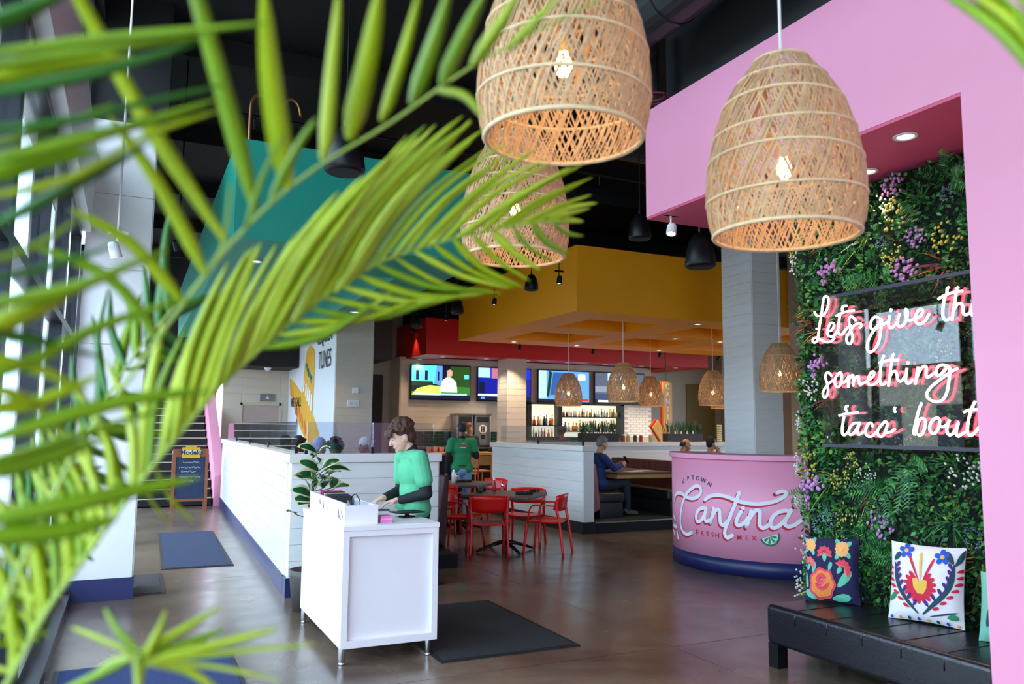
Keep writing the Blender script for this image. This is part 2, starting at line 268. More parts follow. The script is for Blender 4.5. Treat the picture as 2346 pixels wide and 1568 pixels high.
PALM = [{'r':[[-0.125,1.055,1.337],[-0.106,1.065,1.364],[-0.073,1.085,1.437],[-0.035,1.105,1.496],[0.011,1.118,1.569],[0.059,1.144,1.635],[0.126,1.179,1.719],[0.235,1.227,1.825],[0.36,1.267,1.92],[0.518,1.295,1.988],[0.65,1.316,2.03],[0.74,1.327,2.051]],'rw':[0.0061,0.0042],'l':[[[[0.015,1.121,1.575],[0.019,1.174,1.679],[0.036,1.219,1.794]],0.0086],[[[0.024,1.126,1.587],[0.03,1.178,1.689],[0.068,1.215,1.794]],0.0074],[[[0.033,1.131,1.6],[0.06,1.173,1.698],[0.099,1.209,1.804]],0.0065],[[[0.042,1.136,1.613],[0.064,1.179,1.728],[0.108,1.21,1.849]],0.0078],[[[0.052,1.14,1.626],[0.069,1.184,1.755],[0.119,1.211,1.889]],0.0089],[[[0.061,1.145,1.639],[0.093,1.182,1.769],[0.144,1.208,1.907]],0.0067],[[[0.072,1.151,1.652],[0.093,1.192,1.784],[0.155,1.214,1.916]],0.0089],[[[0.083,1.157,1.665],[0.117,1.193,1.789],[0.164,1.222,1.922]],0.009],[[[0.094,1.163,1.678],[0.128,1.199,1.799],[0.187,1.223,1.923]],0.0085],[[[0.105,1.169,1.692],[0.149,1.2,1.816],[0.215,1.22,1.944]],0.0095],[[[0.116,1.175,1.706],[0.168,1.2,1.843],[0.253,1.211,1.977]],0.0072],[[[0.128,1.18,1.72],[0.183,1.203,1.87],[0.276,1.208,2.014]],0.0086],[[[0.141,1.187,1.734],[0.206,1.204,1.891],[0.311,1.203,2.042]],0.0078],[[[0.155,1.194,1.747],[0.235,1.202,1.922],[0.36,1.189,2.087]],0.0084],[[[0.169,1.2,1.761],[0.263,1.202,1.935],[0.378,1.192,2.115]],0.0071],[[[0.184,1.206,1.775],[0.263,1.214,1.956],[0.399,1.197,2.118]],0.0096],[[[0.198,1.212,1.789],[0.277,1.22,1.975],[0.412,1.202,2.141]],0.0073],[[[0.213,1.218,1.804],[0.298,1.223,1.984],[0.432,1.207,2.148]],0.0097],[[[0.228,1.224,1.819],[0.325,1.224,1.997],[0.467,1.204,2.161]],0.0085],[[[0.245,1.23,1.833],[0.337,1.232,2.013],[0.481,1.211,2.173]],0.0099],[[[0.263,1.237,1.847],[0.356,1.239,2.02],[0.501,1.219,2.169]],0.0107],[[[0.281,1.243,1.86],[0.377,1.245,2.022],[0.504,1.233,2.178]],0.0107],[[[0.3,1.249,1.874],[0.396,1.252,2.023],[0.524,1.241,2.162]],0.0087],[[[0.319,1.255,1.888],[0.406,1.262,2.042],[0.538,1.25,2.174]],0.0083],[[[0.338,1.261,1.903],[0.43,1.267,2.038],[0.56,1.259,2.153]],0.004],[[[0.358,1.266,1.918],[0.456,1.27,2.047],[0.586,1.262,2.161]],0.0044],[[[0.38,1.271,1.928],[0.478,1.277,2.048],[0.604,1.271,2.154]],0.0048],[[[0.403,1.276,1.938],[0.494,1.285,2.056],[0.619,1.281,2.151]],0.005],[[[0.426,1.28,1.948],[0.531,1.283,2.062],[0.657,1.278,2.168]],0.0059],[[[0.45,1.284,1.959],[0.55,1.291,2.068],[0.68,1.286,2.153]],0.005],[[[0.474,1.288,1.969],[0.573,1.296,2.069],[0.697,1.294,2.151]],0.0051],[[[0.499,1.292,1.98],[0.612,1.295,2.066],[0.738,1.292,2.149]],0.0051],[[[0.525,1.296,1.99],[0.628,1.303,2.078],[0.752,1.302,2.151]],0.0048],[[[0.552,1.301,1.998],[0.652,1.309,2.089],[0.774,1.309,2.163]],0.0063],[[[0.579,1.306,2.007],[0.681,1.315,2.083],[0.8,1.318,2.143]],0.0051],[[[0.607,1.31,2.016],[0.697,1.326,2.083],[0.798,1.338,2.143]],0.0062],[[[0.636,1.314,2.025],[0.722,1.334,2.076],[0.817,1.35,2.119]],0.0059],[[[0.665,1.318,2.033],[0.746,1.341,2.077],[0.837,1.361,2.107]],0.006],[[[0.694,1.322,2.04],[0.762,1.353,2.074],[0.834,1.382,2.102]],0.006],[[[0.724,1.325,2.048],[0.777,1.365,2.065],[0.832,1.404,2.078]],0.0059],[[[0.018,1.122,1.578],[0.034,1.163,1.546],[0.057,1.2,1.517]],0.0048],[[[0.032,1.13,1.597],[0.053,1.17,1.554],[0.087,1.202,1.517]],0.0051],[[[0.171,1.201,1.763],[0.259,1.201,1.787],[0.338,1.201,1.846]],0.0059],[[[0.193,1.21,1.784],[0.283,1.209,1.805],[0.365,1.208,1.863]],0.0057],[[[0.216,1.219,1.807],[0.317,1.215,1.816],[0.417,1.207,1.859]],0.0053],[[[0.24,1.229,1.83],[0.345,1.224,1.823],[0.451,1.214,1.861]],0.0053],[[[0.268,1.239,1.85],[0.376,1.233,1.839],[0.488,1.22,1.869]],0.0046],[[[0.296,1.248,1.871],[0.404,1.243,1.855],[0.518,1.231,1.876]],0.0053],[[[0.325,1.257,1.893],[0.428,1.255,1.868],[0.54,1.246,1.878]],0.0063],[[[0.355,1.265,1.916],[0.453,1.267,1.888],[0.56,1.26,1.889]],0.0062],[[[0.389,1.273,1.932],[0.481,1.278,1.895],[0.586,1.274,1.887]],0.0045],[[[0.425,1.28,1.948],[0.512,1.287,1.916],[0.608,1.288,1.9]],0.0049],[[[0.462,1.286,1.964],[0.539,1.299,1.927],[0.626,1.304,1.905]],0.0047],[[[0.5,1.292,1.98],[0.567,1.31,1.936],[0.65,1.318,1.911]],0.0064],[[[0.54,1.299,1.995],[0.601,1.319,1.957],[0.672,1.334,1.927]],0.006],[[[0.582,1.306,2.008],[0.637,1.329,1.977],[0.701,1.345,1.953]],0.0074],[[[0.626,1.313,2.022],[0.675,1.337,1.992],[0.737,1.355,1.974]],0.0052],[[[0.67,1.319,2.035],[0.717,1.344,2.01],[0.774,1.363,1.995]],0.0081],[[[0.716,1.324,2.046],[0.76,1.349,2.036],[0.81,1.369,2.038]],0.0072],[[[-0.104,1.067,1.37],[-0.117,1.123,1.424],[-0.156,1.19,1.477]],0.0069],[[[-0.098,1.07,1.382],[-0.125,1.128,1.471],[-0.19,1.205,1.554]],0.0064],[[[-0.092,1.074,1.395],[-0.127,1.14,1.445],[-0.177,1.213,1.496]],0.0071],[[[-0.087,1.077,1.407],[-0.106,1.135,1.466],[-0.153,1.207,1.521]],0.0081],[[[-0.081,1.081,1.42],[-0.097,1.136,1.488],[-0.133,1.2,1.559]],0.0063],[[[-0.075,1.084,1.433],[-0.099,1.142,1.508],[-0.165,1.222,1.57]],0.0083],[[[-0.068,1.088,1.445],[-0.081,1.142,1.514],[-0.133,1.215,1.576]],0.0071],[[[-0.06,1.092,1.457],[-0.066,1.142,1.528],[-0.113,1.212,1.596]],0.0071],[[[-0.052,1.096,1.469],[-0.066,1.149,1.544],[-0.096,1.21,1.623]],0.0076],[[[-0.044,1.1,1.481],[-0.054,1.152,1.554],[-0.098,1.22,1.624]],0.0083],[[[-0.036,1.104,1.494],[-0.038,1.151,1.573],[-0.061,1.208,1.659]],0.0087],[[[-0.028,1.107,1.507],[-0.055,1.167,1.58],[-0.103,1.237,1.651]],0.0063],[[[-0.019,1.11,1.52],[-0.048,1.17,1.6],[-0.109,1.246,1.67]],0.0074],[[[-0.011,1.112,1.534],[-0.024,1.163,1.626],[-0.078,1.234,1.712]],0.0063],[[[-0.002,1.115,1.548],[-0.024,1.171,1.628],[-0.075,1.243,1.704]],0.007],[[[0.007,1.117,1.562],[0.001,1.165,1.649],[-0.034,1.227,1.74]],0.0072],[[[-0.101,1.068,1.375],[-0.162,1.13,1.376],[-0.22,1.189,1.399]],0.0055],[[[-0.091,1.074,1.397],[-0.139,1.127,1.426],[-0.198,1.187,1.442]],0.0062],[[[-0.081,1.08,1.419],[-0.123,1.132,1.437],[-0.167,1.183,1.459]],0.0064],[[[-0.07,1.087,1.441],[-0.128,1.146,1.457],[-0.189,1.206,1.475]],0.0073],[[[-0.056,1.094,1.463],[-0.104,1.148,1.48],[-0.159,1.208,1.484]],0.0056],[[[-0.042,1.101,1.485],[-0.095,1.158,1.5],[-0.143,1.21,1.535]],0.0074],[[[-0.027,1.107,1.508],[-0.087,1.168,1.516],[-0.147,1.228,1.536]],0.0073],[[[-0.012,1.112,1.532],[-0.076,1.175,1.537],[-0.143,1.24,1.543]],0.0068],[[[0.003,1.116,1.556],[-0.052,1.176,1.56],[-0.107,1.233,1.582]],0.007]]},{'r':[[-0.057,0.969,1.601],[-0.0,0.974,1.704],[0.055,0.981,1.798],[0.123,0.993,1.898],[0.196,1.004,1.976],[0.296,1.003,2.056],[0.418,0.988,2.161],[0.624,0.984,2.308]],'rw':[0.005,0.004],'l':[[[[0.091,0.96,1.859],[-0.003,0.923,1.98],[-0.068,0.876,2.074],[-0.087,0.818,2.074]],0.0071],[[[0.119,0.942,1.896],[0.078,0.884,1.99],[0.039,0.825,2.075],[0.027,0.765,2.067]],0.0081],[[[0.152,0.923,1.924],[0.121,0.86,2.014],[0.099,0.795,2.089]],0.0106],[[[0.184,0.904,1.957],[0.174,0.834,2.024],[0.167,0.763,2.089]],0.0106],[[[0.212,0.888,1.98],[0.211,0.814,2.038],[0.205,0.744,2.09]],0.0096],[[[0.243,0.87,2.003],[0.243,0.798,2.048],[0.241,0.727,2.09]],0.0086],[[[0.274,0.853,2.021],[0.274,0.782,2.062],[0.268,0.714,2.09]],0.0076],[[[0.305,0.836,2.043],[0.303,0.767,2.067],[0.3,0.699,2.086]],0.0066],[[[0.335,0.819,2.065],[0.337,0.749,2.081],[0.332,0.684,2.087]],0.0061],[[[0.371,0.8,2.086],[0.374,0.73,2.091],[0.371,0.666,2.087]],0.0055],[[[0.109,0.949,1.876],[0.116,0.874,1.92],[0.127,0.799,1.945]],0.0035],[[[0.134,0.933,1.909],[0.148,0.855,1.948],[0.154,0.784,1.958]],0.0035],[[[0.071,0.974,1.823],[0.014,0.924,1.91],[-0.036,0.875,1.961]],0.0061],[[[0.05,0.988,1.788],[-0.008,0.942,1.844],[-0.065,0.9,1.865]],0.0055],[[[0.025,1.005,1.747],[-0.027,0.956,1.806],[-0.099,0.92,1.829]],0.0061],[[[0.075,0.971,1.833],[0.081,0.899,1.845],[0.08,0.827,1.892]],0.003],[[[0.3,0.839,2.038],[0.307,0.773,2.008],[0.306,0.712,1.96]],0.0035]]},{'r':[[-0.117,0.768,1.471],[-0.121,0.772,1.64],[-0.128,0.776,1.819],[-0.138,0.781,2.008],[-0.142,0.801,2.042]],'rw':[0.0034,0.0027],'l':[[[[-0.125,0.759,1.956],[-0.04,0.769,1.994],[0.102,0.753,2.032]],0.007],[[[-0.125,0.76,1.946],[-0.034,0.767,1.984],[0.046,0.781,2.018]],0.0045],[[[-0.124,0.762,1.921],[-0.039,0.772,1.963],[0.041,0.784,2.013]],0.0051],[[[-0.122,0.765,1.893],[-0.053,0.784,1.923],[-0.003,0.812,1.957],[0.068,0.829,1.993]],0.007],[[[-0.121,0.767,1.867],[-0.047,0.783,1.906],[-0.002,0.813,1.938],[0.066,0.832,1.98]],0.0069],[[[-0.119,0.77,1.837],[-0.057,0.792,1.871],[0.005,0.811,1.928],[0.067,0.833,1.968]],0.0065],[[[-0.117,0.772,1.808],[-0.068,0.799,1.855],[-0.024,0.829,1.899],[0.003,0.867,1.935]],0.0044],[[[-0.127,0.757,1.978],[-0.102,0.796,2.017],[-0.072,0.832,2.06]],0.0067],[[[-0.114,0.778,1.749],[-0.052,0.801,1.773],[-0.007,0.832,1.804],[0.027,0.869,1.827]],0.0075],[[[-0.113,0.78,1.727],[-0.074,0.814,1.757],[-0.048,0.854,1.784]],0.0076],[[[-0.113,0.78,1.725],[-0.078,0.82,1.721],[-0.052,0.863,1.718],[-0.027,0.907,1.717]],0.0066],[[[-0.111,0.784,1.685],[-0.071,0.818,1.71],[-0.036,0.853,1.739],[0.008,0.885,1.764],[0.054,0.916,1.787]],0.0045],[[[-0.108,0.789,1.636],[-0.046,0.811,1.661],[0.012,0.838,1.677],[0.074,0.863,1.685]],0.0071],[[[-0.107,0.79,1.618],[-0.067,0.825,1.631],[-0.023,0.858,1.648],[0.035,0.883,1.668]],0.005],[[[-0.105,0.795,1.569],[-0.036,0.816,1.581],[0.015,0.847,1.589],[0.069,0.876,1.597]],0.0064],[[[-0.104,0.796,1.556],[-0.047,0.825,1.555],[-0.004,0.859,1.561]],0.0074],[[[-0.107,0.791,1.609],[-0.063,0.825,1.621],[-0.02,0.858,1.637]],0.0066],[[[-0.116,0.775,1.783],[-0.084,0.812,1.809],[-0.053,0.849,1.845]],0.0048],[[[-0.109,0.786,1.661],[-0.076,0.825,1.668],[-0.027,0.854,1.697]],0.0053],[[[-0.121,0.766,1.88],[-0.075,0.795,1.915],[-0.029,0.825,1.953]],0.0073],[[[-0.124,0.761,1.933],[-0.071,0.787,1.967],[-0.009,0.81,1.998]],0.0048],[[[-0.12,0.768,1.851],[-0.084,0.803,1.882],[-0.038,0.834,1.909]],0.0063],[[[-0.115,0.776,1.768],[-0.079,0.812,1.789],[-0.022,0.837,1.82]],0.0057],[[[-0.112,0.782,1.704],[-0.074,0.821,1.697],[-0.037,0.861,1.678]],0.0049],[[[-0.11,0.785,1.679],[-0.079,0.827,1.666],[-0.053,0.874,1.634]],0.0063]]},{'r':[[0.031,0.892,1.334],[0.024,0.912,1.378],[0.02,0.932,1.412],[0.028,0.951,1.411]],'rw':[0.0043,0.0028],'l':[[[[0.02,0.944,1.409],[0.057,0.958,1.425],[0.104,0.966,1.449]],0.0042],[[[0.024,0.942,1.407],[0.066,0.955,1.414],[0.11,0.966,1.425]],0.0043],[[[0.03,0.94,1.406],[0.091,0.943,1.414],[0.164,0.94,1.426]],0.0048],[[[0.032,0.939,1.404],[0.109,0.935,1.405],[0.2,0.925,1.408]],0.0042],[[[0.028,0.941,1.401],[0.088,0.947,1.391],[0.167,0.946,1.368]],0.0042],[[[0.017,0.945,1.41],[-0.005,0.991,1.394],[-0.035,1.043,1.359]],0.0051],[[[0.015,0.946,1.412],[-0.015,0.993,1.418],[-0.045,1.04,1.424]],0.0054],[[[0.02,0.944,1.408],[0.024,0.978,1.385],[0.025,1.016,1.347]],0.0057],[[[0.013,0.947,1.406],[-0.025,1.003,1.375],[-0.065,1.058,1.346]],0.0043],[[[0.024,0.942,1.408],[-0.003,0.985,1.432],[-0.013,1.022,1.446]],0.0049],[[[0.034,0.938,1.404],[0.072,0.955,1.386],[0.115,0.973,1.348]],0.0047],[[[0.027,0.94,1.41],[0.04,0.965,1.432],[0.049,0.993,1.444]],0.0052]]},{'r':[[-0.188,1.582,1.276],[-0.126,1.586,1.468],[-0.071,1.597,1.621],[-0.009,1.607,1.755],[0.066,1.613,1.873]],'rw':[0.0064,0.0041],'l':[[[[-0.184,1.583,1.289],[-0.197,1.635,1.368],[-0.202,1.683,1.454]],0.0066],[[[-0.184,1.583,1.289],[-0.145,1.621,1.284],[-0.105,1.657,1.287]],0.0071],[[[-0.176,1.583,1.314],[-0.166,1.627,1.38],[-0.163,1.672,1.454]],0.0072],[[[-0.176,1.583,1.314],[-0.142,1.624,1.302],[-0.106,1.663,1.3]],0.0072],[[[-0.168,1.584,1.339],[-0.19,1.644,1.395],[-0.206,1.7,1.457]],0.0086],[[[-0.168,1.584,1.339],[-0.147,1.635,1.301],[-0.122,1.683,1.264]],0.006],[[[-0.159,1.585,1.365],[-0.168,1.638,1.419],[-0.159,1.683,1.475]],0.0082],[[[-0.159,1.585,1.365],[-0.134,1.634,1.319],[-0.107,1.682,1.269]],0.0067],[[[-0.151,1.585,1.392],[-0.141,1.63,1.442],[-0.141,1.679,1.499]],0.0067],[[[-0.151,1.585,1.392],[-0.131,1.638,1.338],[-0.103,1.686,1.286]],0.0065],[[[-0.142,1.585,1.418],[-0.157,1.637,1.507],[-0.184,1.695,1.601]],0.009],[[[-0.142,1.585,1.418],[-0.12,1.634,1.392],[-0.097,1.682,1.36]],0.0065],[[[-0.134,1.586,1.445],[-0.15,1.64,1.521],[-0.158,1.69,1.603]],0.0077],[[[-0.134,1.586,1.445],[-0.113,1.637,1.402],[-0.086,1.685,1.36]],0.0082],[[[-0.125,1.586,1.472],[-0.133,1.635,1.559],[-0.142,1.684,1.652]],0.0084],[[[-0.125,1.586,1.472],[-0.084,1.627,1.44],[-0.043,1.667,1.402]],0.0062],[[[-0.115,1.588,1.498],[-0.147,1.652,1.559],[-0.158,1.704,1.63]],0.0093],[[[-0.115,1.588,1.498],[-0.074,1.627,1.472],[-0.039,1.672,1.427]],0.0073],[[[-0.105,1.591,1.525],[-0.099,1.633,1.607],[-0.087,1.673,1.694]],0.0081],[[[-0.105,1.591,1.525],[-0.087,1.636,1.537],[-0.063,1.68,1.542]],0.0071],[[[-0.095,1.592,1.553],[-0.117,1.647,1.645],[-0.114,1.69,1.745]],0.0075],[[[-0.095,1.592,1.553],[-0.069,1.634,1.564],[-0.038,1.674,1.571]],0.0067],[[[-0.085,1.594,1.58],[-0.079,1.64,1.641],[-0.093,1.694,1.707]],0.0079],[[[-0.085,1.594,1.58],[-0.031,1.628,1.549],[0.031,1.657,1.525]],0.0075],[[[-0.075,1.596,1.609],[-0.058,1.636,1.673],[-0.048,1.678,1.746]],0.0078],[[[-0.075,1.596,1.609],[-0.026,1.631,1.587],[0.021,1.668,1.549]],0.0067],[[[-0.064,1.598,1.636],[-0.094,1.66,1.705],[-0.104,1.711,1.785]],0.0081],[[[-0.064,1.598,1.636],[-0.006,1.626,1.639],[0.056,1.653,1.632]],0.0076],[[[-0.051,1.601,1.664],[-0.055,1.647,1.758],[-0.074,1.7,1.857]],0.0075],[[[-0.051,1.601,1.664],[-0.024,1.647,1.634],[0.013,1.687,1.615]],0.0082],[[[-0.038,1.603,1.692],[-0.062,1.658,1.797],[-0.05,1.694,1.908]],0.0072],[[[-0.038,1.603,1.692],[0.014,1.633,1.699],[0.07,1.664,1.684]],0.0079],[[[-0.025,1.605,1.72],[-0.014,1.644,1.81],[0.009,1.679,1.902]],0.0074],[[[-0.025,1.605,1.72],[0.001,1.653,1.682],[0.029,1.7,1.64]],0.0092],[[[-0.012,1.607,1.749],[-0.041,1.667,1.825],[-0.047,1.716,1.91]],0.0084],[[[-0.012,1.607,1.749],[0.012,1.65,1.759],[0.038,1.692,1.768]],0.0073],[[[0.005,1.608,1.776],[-0.0,1.658,1.85],[-0.029,1.719,1.923]],0.0077],[[[0.005,1.608,1.776],[0.048,1.644,1.775],[0.095,1.677,1.775]],0.0066],[[[0.022,1.61,1.803],[0.017,1.659,1.879],[0.009,1.709,1.96]],0.0102],[[[0.022,1.61,1.803],[0.076,1.643,1.776],[0.125,1.68,1.734]],0.0065],[[[0.039,1.611,1.831],[0.044,1.654,1.924],[0.043,1.698,2.023]],0.0085],[[[0.039,1.611,1.831],[0.087,1.648,1.799],[0.146,1.678,1.784]],0.0075],[[[0.057,1.613,1.859],[0.045,1.661,1.968],[0.053,1.699,2.083]],0.0077],[[[0.057,1.613,1.859],[0.096,1.647,1.881],[0.133,1.681,1.912]],0.0092]]},{'r':[[0.847,0.453,1.938],[0.861,0.489,2.052],[0.864,0.533,2.139],[0.864,0.582,2.197]],'rw':[0.0044,0.0031],'l':[[[[0.849,0.468,1.994],[0.842,0.526,2.095],[0.823,0.593,2.175]],0.009],[[[0.844,0.468,2.011],[0.855,0.519,2.1],[0.851,0.579,2.176]],0.0081],[[[0.839,0.468,2.029],[0.863,0.514,2.109],[0.874,0.568,2.181]],0.0067],[[[0.826,0.452,2.029],[0.861,0.495,2.099],[0.868,0.529,2.154]],0.0066]]}]

# ================================================================== materials used by the room
m_floor = floor_mat()
m_white = mat('white_paint', 'e6e3e0', 0.38, var=0.03, vscale=3, bump=0.05, bscale=25)
m_wplank = mat('white_plank_paint', 'ecebe9', 0.32, var=0.05, vscale=2.5, bump=0.08, bscale=12, stretch=(1,1,8))
m_beige = mat('beige_plank_paint', 'cfc4b4', 0.5, var=0.06, vscale=2.5, bump=0.08, bscale=12)
m_beigew = mat('beige_wall_paint', 'c9bba6', 0.6, var=0.05, vscale=2, bump=0.05)
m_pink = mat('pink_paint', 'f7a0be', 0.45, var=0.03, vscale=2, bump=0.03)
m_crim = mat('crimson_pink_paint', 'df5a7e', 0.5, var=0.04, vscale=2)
m_yel = mat('yellow_paint', 'ffa400', 0.5, var=0.03, vscale=2, bump=0.03)
m_red = mat('red_paint', 'd2160a', 0.5, var=0.04, vscale=2, bump=0.03)
m_teal = mat('teal_paint', '0a8f78', 0.5, var=0.04, vscale=2, bump=0.03)
m_black = mat('black_ceiling_paint', '0d0d0e', 0.7, var=0.2, vscale=1.5)
m_blackm = mat('black_metal', '111214', 0.4, metal=0.3, var=0.1, vscale=8)
m_blue = mat('navy_base', '1f2457', 0.4, var=0.08)
m_dark = mat('charcoal_base', '15171f', 0.45, var=0.1)
m_alu = mat('dark_frame_aluminium', '26272c', 0.35, metal=0.6, var=0.08)
m_brown = mat('brown_panel', '3b2c29', 0.6, var=0.1)
m_grey = mat('grey_steel', '8c8f94', 0.3, metal=0.9, var=0.06)
m_chrome = mat('chrome', 'd8dade', 0.14, metal=1.0, var=0.03)
m_glass = glass_mat('window_glass', (0.93, 0.97, 0.99))
m_tglass = glass_mat('tinted_partition_glass', (0.84, 0.88, 0.93))
m_lamp = mat('downlight_lens', 'fff2df', 0.4, var=0, emit='fff0dc', estr=6)
m_lampw = mat('white_trim_ring', 'efedea', 0.4, var=0.03)
m_ground = mat('outdoor_paving', 'b9b3aa', 0.8, var=0.1, vscale=0.6, bump=0.2)
m_nosing = mat('pale_metal_nosing', 'd9d2b8', 0.35, metal=0.4, var=0.06)

def clad(wall, p0, u, length, z0, z1, nrm, ph, m, gap=0.006, th=0.014, name='plank', split=None):
    """horizontal boards, each its own object sharing one mesh, on a wall face starting at p0 and running along u"""
    u = Vector(u).normalized(); nrm = Vector(nrm).normalized(); n = max(1, round((z1-z0)/ph)); h = (z1-z0)/n
    cuts = split or [(0, length)]
    for a, b in cuts:
        R = Matrix((u, nrm, Vector((0,0,1)))).transposed()
        b_ = MB().obox((0,0,0), (b-a-0.002, th, h-gap), R)
        me = b_.mesh(name, m)
        for i in range(n):
            o = link(name, me, wall)
            o.location = Vector((p0[0], p0[1], 0))+u*(a+b)/2+nrm*(th/2-0.001)+Vector((0,0,z0+h*(i+0.5)))
def wallbox(name, a, b, m): return struct(MB().box(a, b).build(name, m))

# ------------------------------------------------------------------ floor, ceiling, outdoors
fl = struct(MB().box((-0.66,-3.8,-0.3), (18,23,-0.012)).build('floor', m_dark))
FX = [-0.66, 3.83, 8.1, 12.4, 18]; FY = [-3.8, 0.9, 5.15, 9.4, 13.65, 17.9, 23]
for i in range(4):
    for j in range(6):
        MB().box((FX[i]+.004, FY[j]+.004, -0.05), (FX[i+1]-.004, FY[j+1]-.004, 0)).build('floor_slab', m_floor, fl)
ce = struct(MB().box((-0.8,-3.8,6.0), (18,23,6.3)).build('ceiling', m_black))
for k in range(9):      # exposed joists
    y = -2.4+k*2.9
    MB().box((-0.6, y, 5.72), (17.9, y+0.1, 6.0)).build('joist', m_black, ce)
tag(struct(MB().box((-60,-60,-0.45), (60,60,-0.31)).build('ground_outside', m_ground)))

# ------------------------------------------------------------------ glazed shop front on the left
wl = struct(MB().box((-0.70,-3.8,-0.3), (-0.40,8.6,0.10)).box((-0.70,9.2,-0.3), (-0.40,23,0.10)).build('wall_left', m_dark))
hb = struct(MB().box((-0.68,-3.8,3.5), (-0.42,8.6,4.3)).build('wall_left_header', m_white))
struct(MB().box((-0.68,9.2,3.5), (-0.42,23,6.0)).build('wall_left_upper', m_white))
struct(MB().box((-0.68,-3.8,5.65), (-0.42,9.2,6.0)).build('wall_left_top', m_black))
def window(n, y0, y1, z0, z1, rails, x=-0.55, ins=0.05):
    fr = MB().box((x-ins,y0,z0), (x+ins,y0+.06,z1)).box((x-ins,y1-.06,z0), (x+ins,y1,z1)).box((x-ins,y0,z0), (x+ins,y1,z0+.07)).box((x-ins,y0,z1-.07), (x+ins,y1,z1))
    o = struct(fr.build('window_%d' % n, m_alu))
    for z in rails: MB().box((x-ins,y0+.06,z-.03), (x+ins,y1-.06,z+.03)).build('rail', m_alu, o)
    zz = [z0+.07]+[z for z in rails]+[z1-.07]
    for a, b in zip(zz[:-1], zz[1:]): MB().box((x-.006,y0+.06,a+.02), (x+.006,y1-.06,b-.02)).build('pane', m_glass, o)
    return o
nwin = 0
for k in range(8):
    y0 = -3.6+k*1.52; nwin += 1; window(nwin, y0, y0+1.52, 0.10, 3.5, [2.45])
    nwin += 1; window(nwin, y0, y0+1.52, 4.3, 5.65, [])
for k in range(5):
    y0 = 9.25+k*1.6; nwin += 1; window(nwin, y0, y0+1.6, 0.10, 3.5, [2.45])
# glazed front behind the viewer
struct(MB().box((-0.7,-3.95,3.5), (4.2,-3.65,6.0)).build('wall_front_upper', m_white))
struct(MB().box((1.1,-3.95,0), (4.2,-3.65,3.5)).build('wall_front_solid', m_white))
for k in range(1):
    x0 = -0.4+k*1.5; nwin += 1
    o = window(nwin, 0, 1.5, 0.0, 3.5, [2.45], x=0); o.rotation_euler = (0,0,-PI/2); o.location = (x0, -3.8, 0)
# glazed wall far right
struct(MB().box((17.3,-4,0), (17.6,8,6)).box((17.3,17,0), (17.6,23,6)).box((17.3,8,3.4), (17.6,17,6)).box((17.3,8,0), (17.6,17,0.5)).build('wall_right', m_beigew))
for k in range(5):
    nwin += 1; window(nwin, 8+k*1.8, 9.8+k*1.8, 0.5, 3.4, [2.4], x=17.45)
# ------------------------------------------------------------------ walls
struct(MB().box((4.95,-3.8,0), (6.0,-3.5,6)).box((10.0,-3.8,0), (17.6,-3.5,6)).box((6.0,-3.8,3.1), (10.0,-3.5,6)).build('wall_front', m_beigew))
for k in range(2):
    nwin += 1; o = window(nwin, 0, 2.0, 0.0, 3.1, [2.3], x=0); o.rotation_euler = (0,0,-PI/2); o.location = (6.0+2.0*k, -3.65, 0)  # unseen windows, added to bring daylight onto the right pillar and booths
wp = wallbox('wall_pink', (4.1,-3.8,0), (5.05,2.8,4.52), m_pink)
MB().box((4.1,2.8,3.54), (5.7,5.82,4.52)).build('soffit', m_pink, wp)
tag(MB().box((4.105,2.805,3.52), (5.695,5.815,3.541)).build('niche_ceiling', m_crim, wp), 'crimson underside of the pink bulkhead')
wallbox('wall_upper_black', (4.25,-3.8,4.52), (5.0,5.7,6.0), mat('charcoal_paint', '262628', 0.6, var=0.06))
wallbox('wall_niche_back', (5.05,2.8,0), (5.2,4.86,3.52), m_dark)
wallbox('wall_right_side', (10.95,-3.5,0), (11.1,11.05,6), m_beigew)
# pillars
pl = wallbox('wall_pillar_left', (-0.475,8.62,0), (0.105,9.2,4.65), m_white)
clad(pl, (-0.475,8.62), (1,0,0), 0.58, 0.2, 4.64, (0,-1,0), 0.74, m_white, gap=0.008, name='panel')
clad(pl, (0.105,8.62), (0,1,0), 0.58, 0.2, 4.64, (1,0,0), 0.74, m_white, gap=0.008, name='panel')
struct(MB().box((-0.49,8.595,0), (0.125,9.21,0.2)).build('baseboard_pillar', m_blue))
wallbox('wall_pillar_beam', (-0.6,8.62,4.65), (0.2,9.3,6.0), m_black)
pr = wallbox('wall_pillar_right', (8.68,9.52,0), (9.25,10.2,6), m_white)
clad(pr, (8.68,9.52), (1,0,0), 0.57, 0.15, 4.95, (0,-1,0), 0.165, m_wplank)
clad(pr, (8.68,9.52), (0,1,0), 0.68, 0.15, 4.95, (-1,0,0), 0.165, m_wplank)
# mural block and back walls
mb = wallbox('wall_mural', (3.53,15.26,0), (4.26,20.3,6), m_white)
clad(mb, (3.53,15.26), (1,0,0), 0.73, 0.15, 5.4, (0,-1,0), 0.155, m_beige)
wallbox('wall_back_left', (2.0,20.2,0), (3.55,20.4,6), m_beige)
clad(bpy.data.objects['wall_back_left'], (2.0,20.2), (1,0,0), 1.53, 0.1, 3.2, (0,-1,0), 0.2, m_beige, split=[(0,0.42),(1.32,1.53)])
clad(bpy.data.objects['wall_back_left'], (2.0,20.2), (1,0,0), 1.53, 2.2, 3.2, (0,-1,0), 0.2, m_beige, split=[(0.42,1.32)])
wallbox('wall_stairwell', (-0.7,21.9,0), (2.0,22.1,6), m_black)
wallbox('wall_back', (4.2,20.0,0), (17.6,20.2,6), m_beigew)
wallbox('ceiling_black_soffit', (2.0,18.9,3.0), (3.51,20.25,3.55), m_black)
